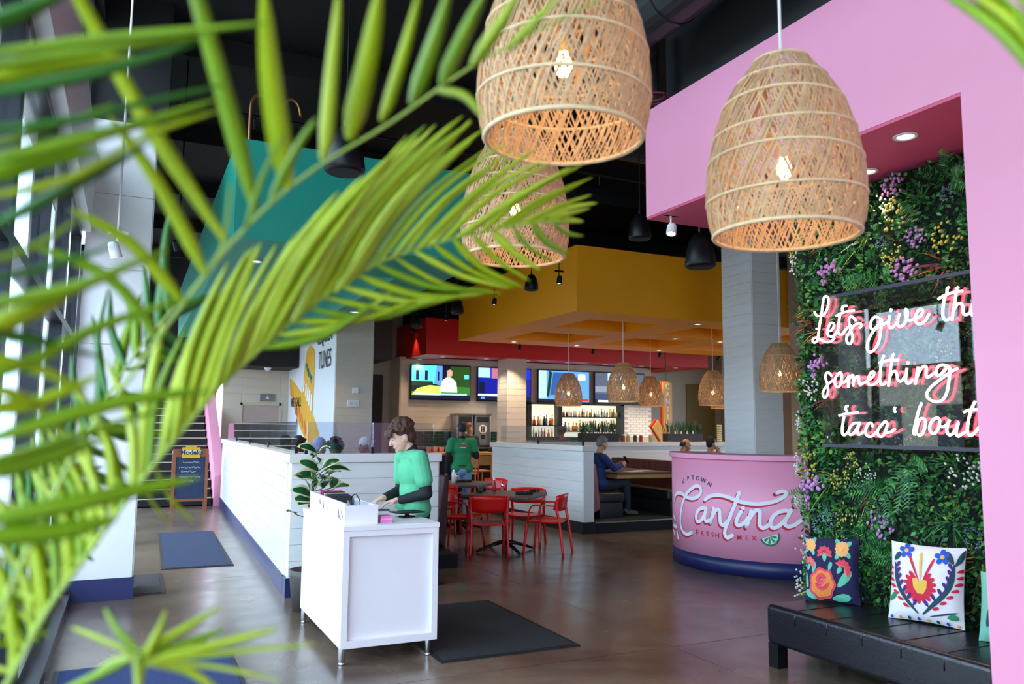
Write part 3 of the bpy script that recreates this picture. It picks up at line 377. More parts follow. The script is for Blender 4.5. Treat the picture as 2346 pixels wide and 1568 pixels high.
wallbox('wall_brown_bulkhead', (4.26,17.9,3.2), (5.45,20,6), m_brown)
wallbox('wall_upper_bar', (6.35,19.3,3.4), (14.4,20,6), m_black)
tvw = wallbox('wall_bar', (6.05,19.2,0), (13.6,20.0,3.4), m_beige)
# ------------------------------------------------------------------ coloured bulkheads
def ring(name, x0, x1, y0, y1, z0, z1, wx0, wx1, wy0, wy1, m):
    b = MB()
    b.box((x0,y0,z0), (x1,y0+wy0,z1)).box((x0,y1-wy1,z0), (x1,y1,z1)).box((x0,y0+wy0,z0), (x0+wx0,y1-wy1,z1)).box((x1-wx1,y0+wy0,z0), (x1,y1-wy1,z1))
    return struct(b.build(name, m))
teal = ring('ceiling_teal', 0.79, 3.33, 7.72, 17.2, 3.4, 4.36, 0.62, 0.57, 1.3, 0.65, m_teal)
# yellow bulkhead with six coffers in its underside
yel = struct(MB().box((6.46,11.13,4.2), (14.4,16.29,4.64)).build('ceiling_yellow', m_yel))
CX = [(7.18,8.8), (9.54,11.13), (11.87,13.45)]; CY = [(11.94,13.25), (14.0,15.45)]
gx = [6.46]+[v for c in CX for v in c]+[14.4]; gy = [11.13]+[v for c in CY for v in c]+[16.29]
for i in range(0, len(gx)-1, 2): MB().box((gx[i],11.13,3.55), (gx[i+1],16.29,4.2)).build('beam', m_yel, yel)
for cx in CX:
    for j in range(0, len(gy)-1, 2): MB().box((cx[0],gy[j],3.55), (cx[1],gy[j+1],4.2)).build('cross_beam', m_yel, yel)
    for cy in CY: MB().box((cx[0],cy[0],4.0), (cx[1],cy[1],4.21)).build('coffer_panel', m_yel, yel)
# red bulkhead over the bar
red = struct(MB().box((6.2,17.7,3.6), (14.5,20,4.22)).build('ceiling_red', m_red))
MB().box((6.2,17.7,3.35), (14.5,18.4,3.6)).build('beam', m_red, red); MB().box((6.2,18.4,3.35), (6.9,20,3.6)).build('beam', m_red, red)
MB().box((13.6,18.4,3.35), (14.5,20,3.6)).build('beam', m_red, red)
# bar column
bc = wallbox('wall_bar_column', (8.36,17.76,0), (8.86,18.35,3.36), m_white)
clad(bc, (8.36,17.76), (1,0,0), 0.5, 0.2, 3.35, (0,-1,0), 0.15, m_beige)
clad(bc, (8.36,17.76), (0,1,0), 0.59, 0.2, 3.35, (-1,0,0), 0.15, m_wplank)

# ------------------------------------------------------------------ half-height partitions
def half_wall(name, a, b, side, th, planks=True, base=m_blue, m=m_wplank, caps=True, z1=1.37, zb=0.18, ext=0.0):
    """plank-clad partition from a to b; side = +1 puts the thickness to the left of a->b"""
    a = Vector((*a,0)); b = Vector((*b,0)); u = (b-a).normalized(); L = (b-a).length; n = Vector((-u.y,u.x,0))*side
    R = Matrix((u, n, Vector((0,0,1)))).transposed()
    w = struct(MB().obox(a+u*L/2+n*th/2+Vector((0,0,z1/2)), (L, th, z1-0.02), R).build('wall_'+name, m_white))
    struct(MB().obox(a+u*L/2+n*th/2+Vector((0,0,zb/2)), (L+0.05, th+0.05, zb), R).build('baseboard_'+name, base))
    clad(w, (a.x,a.y), u, L, zb, z1-0.085, -n, 0.167, m)
    e = 0.03
    tr = struct(MB().obox(a+u*L/2+n*th/2+Vector((0,0,z1-0.04)), (L+2*e, th+2*e+0.02, 0.085), R).build('trim_'+name, m_white, bevel=0.004))
    return w, u, n, L
hw1, *_ = half_wall('partition_front', (1.47,8.10), (3.0,8.10), 1, 0.16)
hw1b, *_ = half_wall('partition_side', (1.47,8.265), (1.79,17.6), -1, 0.16)
clad(hw1, (3.0,8.10), (0,1,0), 0.16, 0.18, 1.285, (1,0,0), 0.167, m_wplank)
hw2, *_ = half_wall('partition_booth', (6.525,11.03), (6.40,14.25), -1, 0.19, base=m_dark)
clad(hw2, (6.525,11.03), (1,0,0), 0.185, 0.18, 1.285, (0,-1,0), 1.1, m_wplank)
hw3, *_ = half_wall('partition_back', (6.62,14.30), (13.8,14.30), 1, 0.2, base=m_dark)
def glass_panel(a, b, z0, z1, label, posts):
    a = Vector((*a,0)); b = Vector((*b,0)); u = (b-a).normalized(); L = (b-a).length; n = Vector((-u.y,u.x,0))
    R = Matrix((u, n, Vector((0,0,1)))).transposed()
    t = thing('glass_screen', label, 'glass screen', (a.x,a.y,z0))
    k = len(posts)-1
    for i in range(k):
        p, q = posts[i], posts[i+1]
        MB().obox(a+u*(p+q)/2+Vector((0,0,(z0+z1)/2)), (q-p-0.01, 0.012, z1-z0), R).build('pane', m_tglass, t, w=True)
    for p in posts[:-1] if len(posts) > 2 else posts[:1]:
        MB().obox(a+u*p+Vector((0,0,z0+0.03)), (0.03, 0.03, 0.07), R).build('clamp', m_blackm, t, w=True)
    return t
glass_panel((1.62,8.18), (2.98,8.18), 1.373, 1.69, 'clear glass screen on the partition end behind the host stand', [0,0.68,1.36])
glass_panel((1.56,8.3), (1.86,17.4), 1.373, 1.69, 'long clear glass screen on the partition beside the stairs', [0.1,2.4,4.7,7.0,9.1])
glass_panel((6.62,11.2), (6.5,14.1), 1.373, 1.68, 'glass screen on the booth partition with blue plank side', [0,1.45,2.9])
# door in the far wall with its plate
d = struct(MB().box((2.45,20.17,0), (3.3,20.215,2.14)).build('door_1', mat('grey_pink_door', 'b3a198', 0.5)))
MB().box((2.40,20.15,0), (2.45,20.21,2.2)).box((3.3,20.15,0), (3.35,20.21,2.2)).box((2.40,20.15,2.14), (3.35,20.21,2.2)).build('door_frame', m_beigew, d)
MB().box((3.18,20.13,1.0), (3.22,20.18,1.14)).build('door_handle', m_grey, d)
d = struct(MB().box((5.3,19.97,0), (5.85,20.01,2.98)).build('door_2', m_brown))
d = struct(MB().box((15.5,19.97,0), (16.6,20.01,3.05)).build('door_3', mat('olive_door', '8a6f2e', 0.6)))
# riser of the raised booth floor
pf = struct(MB().box((6.72,11.05,0.0), (10.9,14.3,0.16)).build('floor_booth_platform', mat('dark_carpet', '16161a', 0.9)))
MB().box((6.72,11.02,0.155), (8.4,11.06,0.178)).build('edge_strip', m_chrome, pf)
MB().box((8.4,11.02,0.155), (10.9,11.06,0.178)).build('edge_strip', m_chrome, pf)

# ================================================================== host stand and what stands on it
m_lacq = mat('white_lacquer', 'e9e4e6', 0.3, var=0.02, vscale=3)
hs = thing('host_stand', 'white host stand with recessed end panel on four chrome legs', 'host stand', (1.755,6.37,0))
MB().box((1.40,5.69,0.115), (2.11,7.08,0.915)).build('body', m_lacq, hs, w=True)
MB().box((1.395,5.65,0.915), (2.115,7.085,0.95)).build('top', m_lacq, hs, w=True, bevel=0.003)
fr = MB().box((1.40,5.655,0.115), (1.445,5.695,0.916)).box((2.065,5.655,0.115), (2.11,5.695,0.916)).box((1.445,5.655,0.115), (2.065,5.695,0.165)).box((1.445,5.655,0.875), (2.065,5.695,0.916))
fr.build('panel_frame', m_lacq, hs, w=True, bevel=0.002)
for x, y in ((1.425,5.70), (2.055,5.70), (1.425,7.03), (2.055,7.03)):
    l = MB().lathe([(0.0,0),(0.021,0),(0.023,0.006),(0.023,0.012),(0.018,0.016),(0.018,0.02),(0.022,0.024),(0.025,0.03),(0.025,0.125)], 18, (x,y,0)).build('leg', m_chrome, hs, smooth=True, w=True)
# organiser box at the front edge of the stand
og = thing('organiser_box', 'white open organiser box along the edge of the host stand', 'box', (1.55,6.33,0.95))
MB().box((1.425,5.74,0.95), (1.44,6.95,1.10)).build('front_board', m_lacq, og, w=True)
MB().box((1.655,5.74,0.95), (1.67,6.95,1.085)).build('rear_board', m_lacq, og, w=True)
MB().box((1.44,5.74,0.95), (1.655,5.755,1.085)).build('end_board', m_lacq, og, w=True); MB().box((1.44,6.935,0.95), (1.655,6.95,1.10)).build('end_board', m_lacq, og, w=True)
MB().box((1.44,5.755,0.95), (1.655,6.935,0.965)).build('tray_floor', m_lacq, og, w=True)
for k, y in enumerate((6.0, 6.14)): MB().box((1.44,y,0.965), (1.655,y+0.008,1.05)).build('divider', m_lacq, og, w=True)
spk = [((5.80,1.0),(5.84,1.045)), ((5.86,.975),(5.875,1.0)), ((5.90,.985),(5.93,1.05)), ((6.0,.985),(5.9,.995)), ((6.42,1.01),(6.44,1.065)), ((6.55,1.03),(6.56,1.07)), ((6.30,1.0),(6.31,1.04))]  # dark spiky reflections on the front board, drawn as thin flat shapes
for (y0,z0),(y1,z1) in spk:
    MB().add([(1.4245,y0-0.008,z0),(1.4245,y0+0.008,z0),(1.4245,y1,z1),(1.422,y0-0.008,z0),(1.422,y0+0.008,z0),(1.422,y1,z1)], [(0,1,2),(3,5,4),(0,3,4,1),(1,4,5,2),(2,5,3,0)]).build('painted_reflection', m_dark, og, w=True)
# booklets in the organiser
for k, (y, cx, n) in enumerate(((6.70,'d8307f','magenta'), (6.62,'33343c','charcoal'), (6.55,'c9a92c','mustard'), (6.49,'2b2e66','indigo'), (6.43,'32343a','slate grey'), (6.37,'24252b','black'))):
    o = MB().box((1.46,y,0.967), (1.64,y+0.04,1.118-0.004*k)).build('menu_booklet', mat('cover_'+n.split()[0], cx, 0.5), bevel=0.002)
    tag(o, n+' booklet standing in the organiser on the host stand', 'booklet', 'booklets in the organiser')
m_jar = glass_mat('clear_jar_glass', (0.93,0.95,0.95))
for k, (x, y, nm) in enumerate(((1.56,6.05,'nearer to the indigo booklets'), (1.60,5.90,'beside the end board'))):
    t = thing('glass_tumbler', 'clear glass tumbler in the organiser '+('between its two dividers' if k == 0 else 'in its end compartment'), 'tumbler', (x,y,0.966))
    MB().lathe([(0.0,0),(0.033,0),(0.036,0.01),(0.04,0.13),(0.037,0.13),(0.033,0.012),(0,0.012)], 20).build('glass', m_jar, t, smooth=True)
    MB().lathe([(0.0,0.014),(0.031,0.014),(0.032,0.03),(0,0.03)], 16).build('mints', mat('amber_mints', 'd9a35a', 0.4), t)
t = thing('wire_ring', 'black wire ring standing behind the tumblers on the host stand', 'ring', (1.60,6.2,0.966))
MB().tube([(0.02, -0.14+0.28*i/16, 0.115+0.045*math.sin(PI*i/16)) for i in range(17)], 0.005, 6).build('hoop', m_blackm, t)
MB().cyl((0.02,-0.14,0), (0.02,-0.14,0.117), 0.004, n=6).build('post', m_blackm, t); MB().cyl((0.02,0.14,0), (0.02,0.14,0.117), 0.004, n=6).build('post', m_blackm, t)
# pads, tablet, papers
for k in range(3):
    o = MB().obox((1.745,5.83,0.957+0.0165*k), (0.09,0.1,0.016), Matrix.Rotation(0.04*k,3,'Z')).build('note_pad', mat('pink_paper_%d' % k, ['f08ecb','f5a5d6','ee84c4'][k], 0.6, var=0.05), bevel=0.001)
    tag(o, ['lowest','middle','topmost'][k]+' pad of the pink note stack beside the organiser', 'note pad', 'pink note pads on the host stand')
tb = thing('tablet', 'black tablet on a low stand on the host stand top', 'tablet', (2.0,6.08,0.95), rz=0.25)
MB().box((-0.115,-0.085,0.035), (0.115,0.085,0.044)).build('body', m_blackm, tb, bevel=0.003); MB().box((-0.1,-0.072,0.044), (0.1,0.072,0.0455)).build('screen', mat('dark_screen', '2c3a3c', 0.08, var=0.02), tb)
MB().box((-0.05,-0.04,0.0), (0.05,0.04,0.01)).box((-0.012,-0.012,0.01), (0.012,0.012,0.036)).build('stand', m_blackm, tb)
tag(MB().obox((1.945,6.62,0.9545), (0.075,0.15,0.009), Matrix.Rotation(1.3,3,'Z')).build('mobile_phone', m_blackm, bevel=0.002), 'black mobile phone lying under the hand at the host stand', 'phone')
tag(MB().obox((1.80,6.86,0.9525), (0.15,0.21,0.004), Matrix.Rotation(0.2,3,'Z')).build('paper_sheet', mat('paper', 'f0efec', 0.7)), 'white paper sheet lying on the host stand top', 'paper')

# ------------------------------------------------------------------ rubber fig in a floor pot behind the stand
fg = thing('rubber_fig', 'variegated rubber fig in a floor pot behind the host stand', 'potted plant', (1.55,7.5,0))
MB().lathe([(0,0),(0.14,0),(0.17,0.3),(0.175,0.36),(0.16,0.36),(0.15,0.31),(0,0.31)], 24).build('pot', mat('dark_clay', '4a4442', 0.6), fg, smooth=True)
MB().lathe([(0,0.312),(0.152,0.312)], 16).build('soil', mat('soil', '2a1f18', 0.95, bump=0.6), fg)
m_fig = mat('fig_leaf_green', '1f5130', 0.28, var=0.25, vscale=18); m_figc = mat('fig_leaf_cream', 'd6d3a2', 0.35, var=0.12, vscale=18)
tops = [(1.545,7.49,1.44), (1.56,7.46,1.25), (1.50,7.45,1.05)]
for tp in tops: MB().tube(cr_spline([(1.55,7.5,0.3), (1.555,7.5,0.7), tp], 5), 0.008, 6).build('stem', mat('fig_stem', '5b5a36', 0.6), fg, smooth=True, w=True)
def leaf_mesh(p0, p1, wd, fold=0.25, droop=0.1, seg=9, twist=0.0, edge=0.64, nrm=None):
    """pointed oval leaf from p0 to p1; faces near the rim use the second material"""
    p0 = Vector(p0); p1 = Vector(p1); t = (p1-p0); L = t.length; t.normalize()
    up = Vector(nrm) if nrm else Vector((0,-0.55,0.85)); s = t.cross(up); s = s.normalized() if s.length > 1e-4 else t.orthogonal().normalized(); n = s.cross(t)
    R = Matrix.Rotation(twist, 3, t); s = R@s; n = R@n
    cols = (-1, -edge, 0, edge, 1); vs = []; fs = []; mi = []
    for i in range(seg+1):
        a = i/seg; w_ = wd*(math.sin(PI*min(1,a*0.96+0.03))**0.75)*(1-0.25*a)
        c = p0+t*L*a+n*(L*droop*(math.sin(PI*a)-a*0.6))
        for q in cols: vs.append(c+s*(w_*q)+n*(abs(q)*w_*fold))
    for i in range(seg):
        for j in range(4):
            fs.append((i*5+j, i*5+j+1, (i+1)*5+j+1, (i+1)*5+j)); mi.append(1 if j in (0,3) or i == seg-1 else 0)
    return vs, fs, mi
for i, (b, t) in enumerate(FIG):
    d = (Vector(t)-Vector(b)).length
    vs, fs, mi = leaf_mesh(b, t, 0.054+0.17*min(d,0.26)*0.5, 0.25, 0.12, twist=random.uniform(-0.5,0.5))
    o_ = ORG[fg.name]; me = bpy.data.meshes.new('leaf'); me.from_pydata([(v[0]-o_[0],v[1]-o_[1],v[2]-o_[2]) for v in vs], [], fs)
    me.materials.append(m_fig); me.materials.append(m_figc); me.polygons.foreach_set('material_index', mi); me.polygons.foreach_set('use_smooth', [True]*len(fs))
    lf = link('leaf', me, fg)
    q = min(tops, key=lambda s_: (Vector(s_)-Vector(b)).length + (0.4 if s_[2] < b[2]-0.05 else 0))
    sx = Vector((1.55,7.5,0.7)).lerp(Vector(q), max(0,min(1,(b[2]-0.75)/(q[2]-0.7)))) if q[2] > 0.71 else Vector(q)
    MB().tube([sx, Vector(b)], 0.004, 5).build('leaf_stalk', m_fig, lf, w=True)

# ------------------------------------------------------------------ mats
def floor_mat_obj(x0, x1, y0, y1, col, edge, label, rz=0.0, h=0.012):
    t = thing('floor_mat', label, 'mat', ((x0+x1)/2,(y0+y1)/2,0), rz)
    w, l = x1-x0, y1-y0
    MB().box((-w/2,-l/2,0), (w/2,l/2,h*0.6)).build('rubber_border', mat('rubber_'+edge, edge, 0.6), t)
    MB().box((-w/2+.035,-l/2+.035,h*0.6), (w/2-.035,l/2-.035,h)).build('pile', mat('mat_pile_'+col, col, 0.95, var=0.25, vscale=60, bump=0.8, bscale=220), t)
    return t
floor_mat_obj(2.07,3.2,5.45,7.2, '26272b', '17181b', 'black rubber mat on the floor beside the host stand')
floor_mat_obj(0.46,1.25,10.15,13.5, '1f2e50', '16181f', 'blue carpet mat in the aisle beside the plank partition', rz=-0.02)
floor_mat_obj(-0.36,0.77,3.6,6.3, '14295a', '161b2a', 'blue carpet mat by the shop window under the palm')
floor_mat_obj(0.13,0.42,8.75,9.9, '3b3638', '1a1a1c', 'small dark mat tucked against the white pillar')

# ================================================================== pink curved counter with its lettering
ct = thing('reception_counter', 'pink curved counter with white Cantina lettering and navy base', 'counter', (7.451,7.846,0))
CR = 1.276
def arc_solid(r, z0, z1, a0=2.25, a1=4.55, n=40, inner=0.75):
    vs = []; fs = []
    for i in range(n+1):
        a = a0+(a1-a0)*i/n; c, s = math.cos(a), math.sin(a)
        vs += [(r*c,r*s,z0),(r*c,r*s,z1),(inner*c,inner*s,z1),(inner*c,inner*s,z0)]
    for i in range(n):
        for j in range(4): fs.append((i*4+j, i*4+(j+1)%4, (i+1)*4+(j+1)%4, (i+1)*4+j))
    fs += [(3,2,1,0), tuple(n*4+j for j in range(4))]
    return MB().add(vs, fs)
arc_solid(CR, 0.18, 1.30).build('curved_panel', m_pink, ct, smooth=False)
arc_solid(CR+0.004, 0.0, 0.18).build('base', m_blue, ct)
arc_solid(CR+0.035, 1.30, 1.36, inner=0.7).build('top_rail', m_pink, ct, bevel=0.008)
for p in ('curved_panel', 'base'):
    o = [c for c in ct.children if c.name.startswith(p)][0]
    for f in o.data.polygons: f.use_smooth = abs(f.normal.z) < 0.5 and f.area < 1.5
def on_cyl(th, z, off): return ((CR+off)*math.cos(th), (CR+off)*math.sin(th), z)
def ribbon(strokes, wd, off, dth=0, dz=0, n=5):
    b = MB()
    for st in strokes:
        P = cr_spline([(th*CR, z, 0) for th, z in st], n); k = len(P); vs = []
        for i, p in enumerate(P):
            t = (P[min(i+1,k-1)]-P[max(i-1,0)]); t.normalize(); nn = Vector((-t.y,t.x,0))*wd/2
            for q in (p+nn, p-nn): vs.append(on_cyl(q.x/CR+dth, q.y+dz, off))
        b.add(vs, [(2*i,2*i+1,2*i+3,2*i+2) for i in range(k-1)])
        for p in P[::2]+[P[-1]]:
            ring_ = [on_cyl((p.x+wd/2*math.cos(a))/CR+dth, p.y+wd/2*math.sin(a)+dz, off) for a in [2*PI*j/10 for j in range(10)]]
            b.add(ring_, [tuple(range(10))])
    return b
m_letw = mat('white_lettering', 'f2f0f6', 0.5, var=0.02); m_letr = mat('red_lettering', 'c81e3c', 0.5, var=0.03); m_letg = mat('dark_teal_lettering', '0f4a4a', 0.5, var=0.03)
ribbon(LOGO, 0.042, 0.003, dth=-0.014, dz=-0.022).build('lettering_shadow', m_letr, ct, fix=False)
ribbon(LOGO, 0.042, 0.006).build('lettering', m_letw, ct, fix=False)
def cyl_letter(ch, th, z, rot, size, m, off=0.004, sx=1.0):
    n = Vector((math.cos(th), math.sin(th), 0)); x = Vector((-math.sin(th), math.cos(th), 0)); 
    o = Vector(on_cyl(th, z, off)); R = Matrix.Rotation(math.radians(rot), 3, n)
    M = frame3(o, R@x, R@Vector((0,0,1)))
    me = text_mesh(ch, size, 0.001, 1.0, 0.0006); me.transform(Matrix.Diagonal((sx,1,1,1))); me.transform(M); me.materials.clear(); me.materials.append(m)
    return link('letter', me, ct)
for ch, th, z, rot in LOGO_UP: cyl_letter(ch, th, z, rot, 0.072, m_letg, sx=1.1)
for ch, th, z, rot in LOGO_FM: cyl_letter(ch, th, z-0.005, rot, 0.078, m_letr, sx=1.05)
# lime slice
def lime():
    th0, z0 = LIME
    def P(u, v, off): return on_cyl(th0+u/CR, z0+v, off)
    def half(r, off, m, nm, a0=PI, a1=2*PI, tilt=0.35):
        pts = [(r*math.cos(a0+(a1-a0)*i/14), r*math.sin(a0+(a1-a0)*i/14)) for i in range(15)]
        pts = [(u*math.cos(tilt)-v*math.sin(tilt), u*math.sin(tilt)+v*math.cos(tilt)+0.03) for u, v in pts]
        MB().prism(pts, lambda u, v, d: P(u, v, d), off, off+0.002).build(nm, m, ct)
    half(0.11, 0.003, mat('lime_rind', '14603f', 0.5), 'lime_rind'); half(0.088, 0.0045, mat('lime_pith', 'bfe3cf', 0.5), 'lime_pith')
    for k in range(4):
        a = PI+0.12+k*PI/4
        r = 0.075; pts = [(0,0)]+[(r*math.cos(a+0.06+0.42*i/4), r*math.sin(a+0.06+0.42*i/4)) for i in range(5)]
        pts = [(u*math.cos(.35)-v*math.sin(.35)+0.0, u*math.sin(.35)+v*math.cos(.35)+0.026) for u, v in pts]
        MB().prism(pts, lambda u, v, d: P(u, v, d), 0.0065, 0.008).build('lime_segment', mat('lime_flesh', '1d7a50', 0.5), ct)
lime()

# ================================================================== bench and cushions in the niche
m_leath = mat('black_leather', '16161e', 0.27, var=0.12, vscale=14, bump=0.25, bscale=70, spec=0.6)
bn = thing('bench', 'long black leather bench on block legs under the plant wall', 'bench', (4.5,3.7,0))
MB().box((4.15,2.83,0.155), (4.83,4.49,0.425)).build('upholstery', m_leath, bn, w=True, bevel=0.035, seg=5)
ys = [2.83+i*(4.49-2.83)/6 for i in range(7)]
for a in ys[1:-1]: MB().tube([(4.147,a,0.33), (4.149,a,0.39), (4.162,a,0.414), (4.19,a,0.425), (4.5,a,0.426), (4.81,a,0.425)], 0.0035, 6).build('seam', m_leath, bn, w=True, smooth=True)
for x, y in ((4.2,4.43), (4.77,4.43), (4.2,3.45), (4.77,3.45), (4.2,2.9), (4.77,2.9)): MB().box((x-.045,y-.045,0), (x+.045,y+.045,0.165)).build('leg', m_blackm, bn, w=True)

def cushion(label, loc, yaw, lean, wd, ht, base_mat, shapes, th=0.075):
    """loc = middle of the bottom edge; shapes = list of (polygon, material, layer) in [-1,1]^2"""
    t = thing('cushion', label, 'cushion', loc)
    u = Vector((math.cos(yaw), math.sin(yaw), 0)); n = Vector((u.y, -u.x, 0)); v = (Vector((0,0,1))*math.cos(lean)-n*math.sin(lean)); nn = u.cross(v)
    def S_(a, b, off, side=1):
        bulge = (max(0,1-abs(a)**2.6)*max(0,1-abs(b)**2.6))**0.55
        pin = 1-0.05*(1-abs(a))*abs(b) if False else 1.0
        aa = a*(1-0.05*(1-b*b)); bb = b*(1-0.05*(1-a*a))
        return u*(aa*wd/2)+v*((bb+1)*ht/2)+nn*(side*(bulge*th+0.004)+off)
    N_ = 16; bd = MB()
    for side in (1,-1):
        vs = [S_(-1+2*i/N_, -1+2*j/N_, 0, side) for j in range(N_+1) for i in range(N_+1)]
        bd.add(vs, [(j*(N_+1)+i, j*(N_+1)+i+1, (j+1)*(N_+1)+i+1, (j+1)*(N_+1)+i) for j in range(N_) for i in range(N_)])
    rim = [(-1+2*i/N_,-1) for i in range(N_)]+[(1,-1+2*i/N_) for i in range(N_)]+[(1-2*i/N_,1) for i in range(N_)]+[(-1,1-2*i/N_) for i in range(N_)]
    vs = [S_(a,b,0,s_) for a, b in rim for s_ in (1,-1)]; k = len(rim)
    bd.add(vs, [(2*i,2*i+1,2*((i+1)%k)+1,2*((i+1)%k)) for i in range(k)])
    body = bd.build('cover', base_mat, t, smooth=True)
    for nm, poly, m, layer in shapes:
        cxp = sum(p[0] for p in poly)/len(poly); cyp = sum(p[1] for p in poly)/len(poly); b = MB(); off = 0.0025*(layer+1)
        vs = [S_(cxp,cyp,off)]; K = len(poly)
        for f in (0.5, 1.0): vs += [S_(max(-1,min(1,cxp+(x-cxp)*f)), max(-1,min(1,cyp+(y-cyp)*f)), off if f < 1 else off-0.001) for x, y in poly]
        fs = [(0,1+i,1+(i+1)%K) for i in range(K)]+[(1+i,1+K+i,1+K+(i+1)%K,1+(i+1)%K) for i in range(K)]
        b.add(vs, fs).build(nm, m, body, smooth=True, fix=False)
    return t
def petal(cx, cy, ang, L, w, n=10, asp=1.0, blunt=0.6):
    c, s = math.cos(ang), math.sin(ang); out = []
    for i in range(n):
        a = 2*PI*i/n; x = L*(0.5-0.5*math.cos(a)); y = w*math.sin(a)*(0.45+0.55*(x/L)**blunt)
        out.append((cx+(x*c-y*s), cy+(x*s+y*c)*asp))
    return out
def disc(cx, cy, r, n=16, wob=0, k=8): return [(cx+r*(1+wob*math.cos(k*a))*math.cos(a), cy+r*(1+wob*math.cos(k*a))*math.sin(a)) for a in [2*PI*i/n for i in range(n)]]
def arcband(cx, cy, r, w, a0, a1, n=10, wob=0.0):
    A = [a0+(a1-a0)*i/n for i in range(n+1)]
    return [(cx+(r+w/2+wob*math.cos(i*PI))*math.cos(a), cy+(r+w/2+wob*math.cos(i*PI))*math.sin(a)) for i, a in enumerate(A)]+[(cx+(r-w/2)*math.cos(a), cy+(r-w/2)*math.sin(a)) for a in reversed(A)]
K = lambda n, c: mat('thread_'+n, c, 0.75, var=0.1, vscale=60, bump=0.4, bscale=260)
k_navy = mat('navy_fabric', '1b1746', 0.8, var=0.08, vscale=40, bump=0.3, bscale=300); k_wht = mat('white_fabric', 'efe9ec', 0.8, var=0.03, vscale=40, bump=0.3, bscale=300)
k_or, k_ro, k_mint, k_peach, k_coral = K('orange','f08a3c'), K('rose','e3455a'), K('mint','63c3a0'), K('peach','f3b06e'), K('coral','ee6a6e')
k_red, k_yel, k_blu, k_pur, k_grn, k_dkg = K('red','d8203f'), K('yellow','eec04e'), K('blue','1f57c4'), K('purple','4b1f7e'), K('green','2e8a5e'), K('pine','164a52')
sh = []
for ang in (2.5,0.9,-1.2,3.9): sh.append(('embroidered_leaf', petal(-0.78,0.72,ang,0.34,0.09), k_mint, 0))
for ang in (2.2,0.6,-0.7,-2.2): sh.append(('embroidered_leaf', petal(0.40,0.66,ang,0.42,0.10), k_mint, 0))
sh += [('embroidered_flower', disc(-0.78,0.72,0.20,24,0.08,12), k_peach, 1), ('flower_heart', disc(-0.78,0.72,0.05,10), k_yel, 2), ('embroidered_flower', disc(0.40,0.66,0.25,24,0.08,12), k_peach, 1), ('flower_heart', disc(0.40,0.66,0.06,10), k_yel, 2)]
sh += [('embroidered_carnation', arcband(-0.25,0.45,0.17,0.20,-0.3,PI+0.3,12,0.02), k_coral, 1), ('carnation_rim', arcband(-0.25,0.45,0.25,0.05,-0.2,PI+0.2,12,0.03), k_ro, 2), ('carnation_cup', petal(-0.25,0.22,PI/2,0.28,0.10), k_mint, 1)]
sh += [('embroidered_carnation', arcband(0.42,0.02,0.19,0.20,-0.9,PI-0.6,12,0.02), k_coral, 1), ('carnation_rim', arcband(0.42,0.02,0.28,0.05,-0.8,PI-0.7,12,0.03), k_ro, 2), ('carnation_cup', petal(0.22,-0.12,0.9,0.26,0.10), k_mint, 1)]
sh += [('embroidered_carnation', arcband(-0.86,0.12,0.14,0.18,-0.6,PI,12,0.02), k_coral, 1), ('carnation_cup', petal(-0.92,-0.08,1.2,0.22,0.08), k_mint, 1)]
sh += [('embroidered_leaf', petal(-0.72,-0.15,2.2-0.9,0.36,0.10), k_mint, 0), ('embroidered_leaf', petal(-0.1,-0.05,1.2,0.3,0.09), k_mint, 0), ('embroidered_leaf', petal(-0.9,-0.62,1.9,0.6,0.12), k_mint, 0), ('embroidered_leaf', petal(-0.55,-0.95,2.6,0.5,0.13), k_mint, 0), ('embroidered_leaf', petal(0.22,-0.55,0.8,0.75,0.17), k_mint, 0), ('embroidered_leaf', petal(0.0,-0.92,0.15,0.7,0.15), k_mint, 0)]
sh += [('embroidered_rose', disc(-0.35,-0.48,0.50,28,0.07,7), k_ro, 2), ('rose_petals', disc(-0.35,-0.48,0.42,28,0.07,7), k_or, 3), ('rose_ring', arcband(-0.35,-0.40,0.26,0.05,PI+0.3,2*PI-0.1,12), k_ro, 4), ('rose_ring', arcband(-0.38,-0.34,0.17,0.05,0.1,PI*1.5,12), k_ro, 4), ('rose_heart', disc(-0.36,-0.40,0.11,12), k_coral, 4), ('rose_heart', disc(-0.36,-0.40,0.05,10), k_ro, 5)]
cushion('navy cushion embroidered with a large orange rose on the bench', (4.60,4.30,0.425), -0.92, 0.20, 0.37, 0.46, k_navy, sh)
sh = []
for i in range(15):
    ang = PI*0.72+i*(PI*1.56)/14
    sh.append(('embroidered_petal', petal(-0.08+0.10*math.cos(ang),-0.10+0.10*math.sin(ang),ang,0.37,0.075), k_red, 1))
sh += [('flower_heart', [(-0.28,0.08),(-0.15,0.10),(-0.08,0.0),(0.02,0.08),(0.13,0.05),(0.12,-0.15),(0.04,-0.30),(-0.12,-0.30),(-0.24,-0.15)], k_yel, 2)]
sh += [('stamen', petal(-0.10,0.02,2.0,0.75,0.055,blunt=2.2), k_red, 2), ('stamen', petal(-0.06,0.02,1.6,0.80,0.06,blunt=2.2), k_yel, 2), ('stamen', petal(0.0,0.02,1.15,0.72,0.055,blunt=2.2), k_red, 2)]
for cx, cy in ((-0.50,0.80), (0.48,0.72)):
    for i in range(5): sh.append(('blue_petal', petal(cx,cy,0.4+i*2*PI/5,0.22,0.085), k_blu, 1))
    sh.append(('flower_heart', disc(cx,cy,0.06,10), k_peach, 2))
def vine(x0, y0, x1, y1, bend, n): return [(x0+(x1-x0)*t+bend*math.sin(PI*t), y0+(y1-y0)*t) for t in [i/n for i in range(n+1)]]
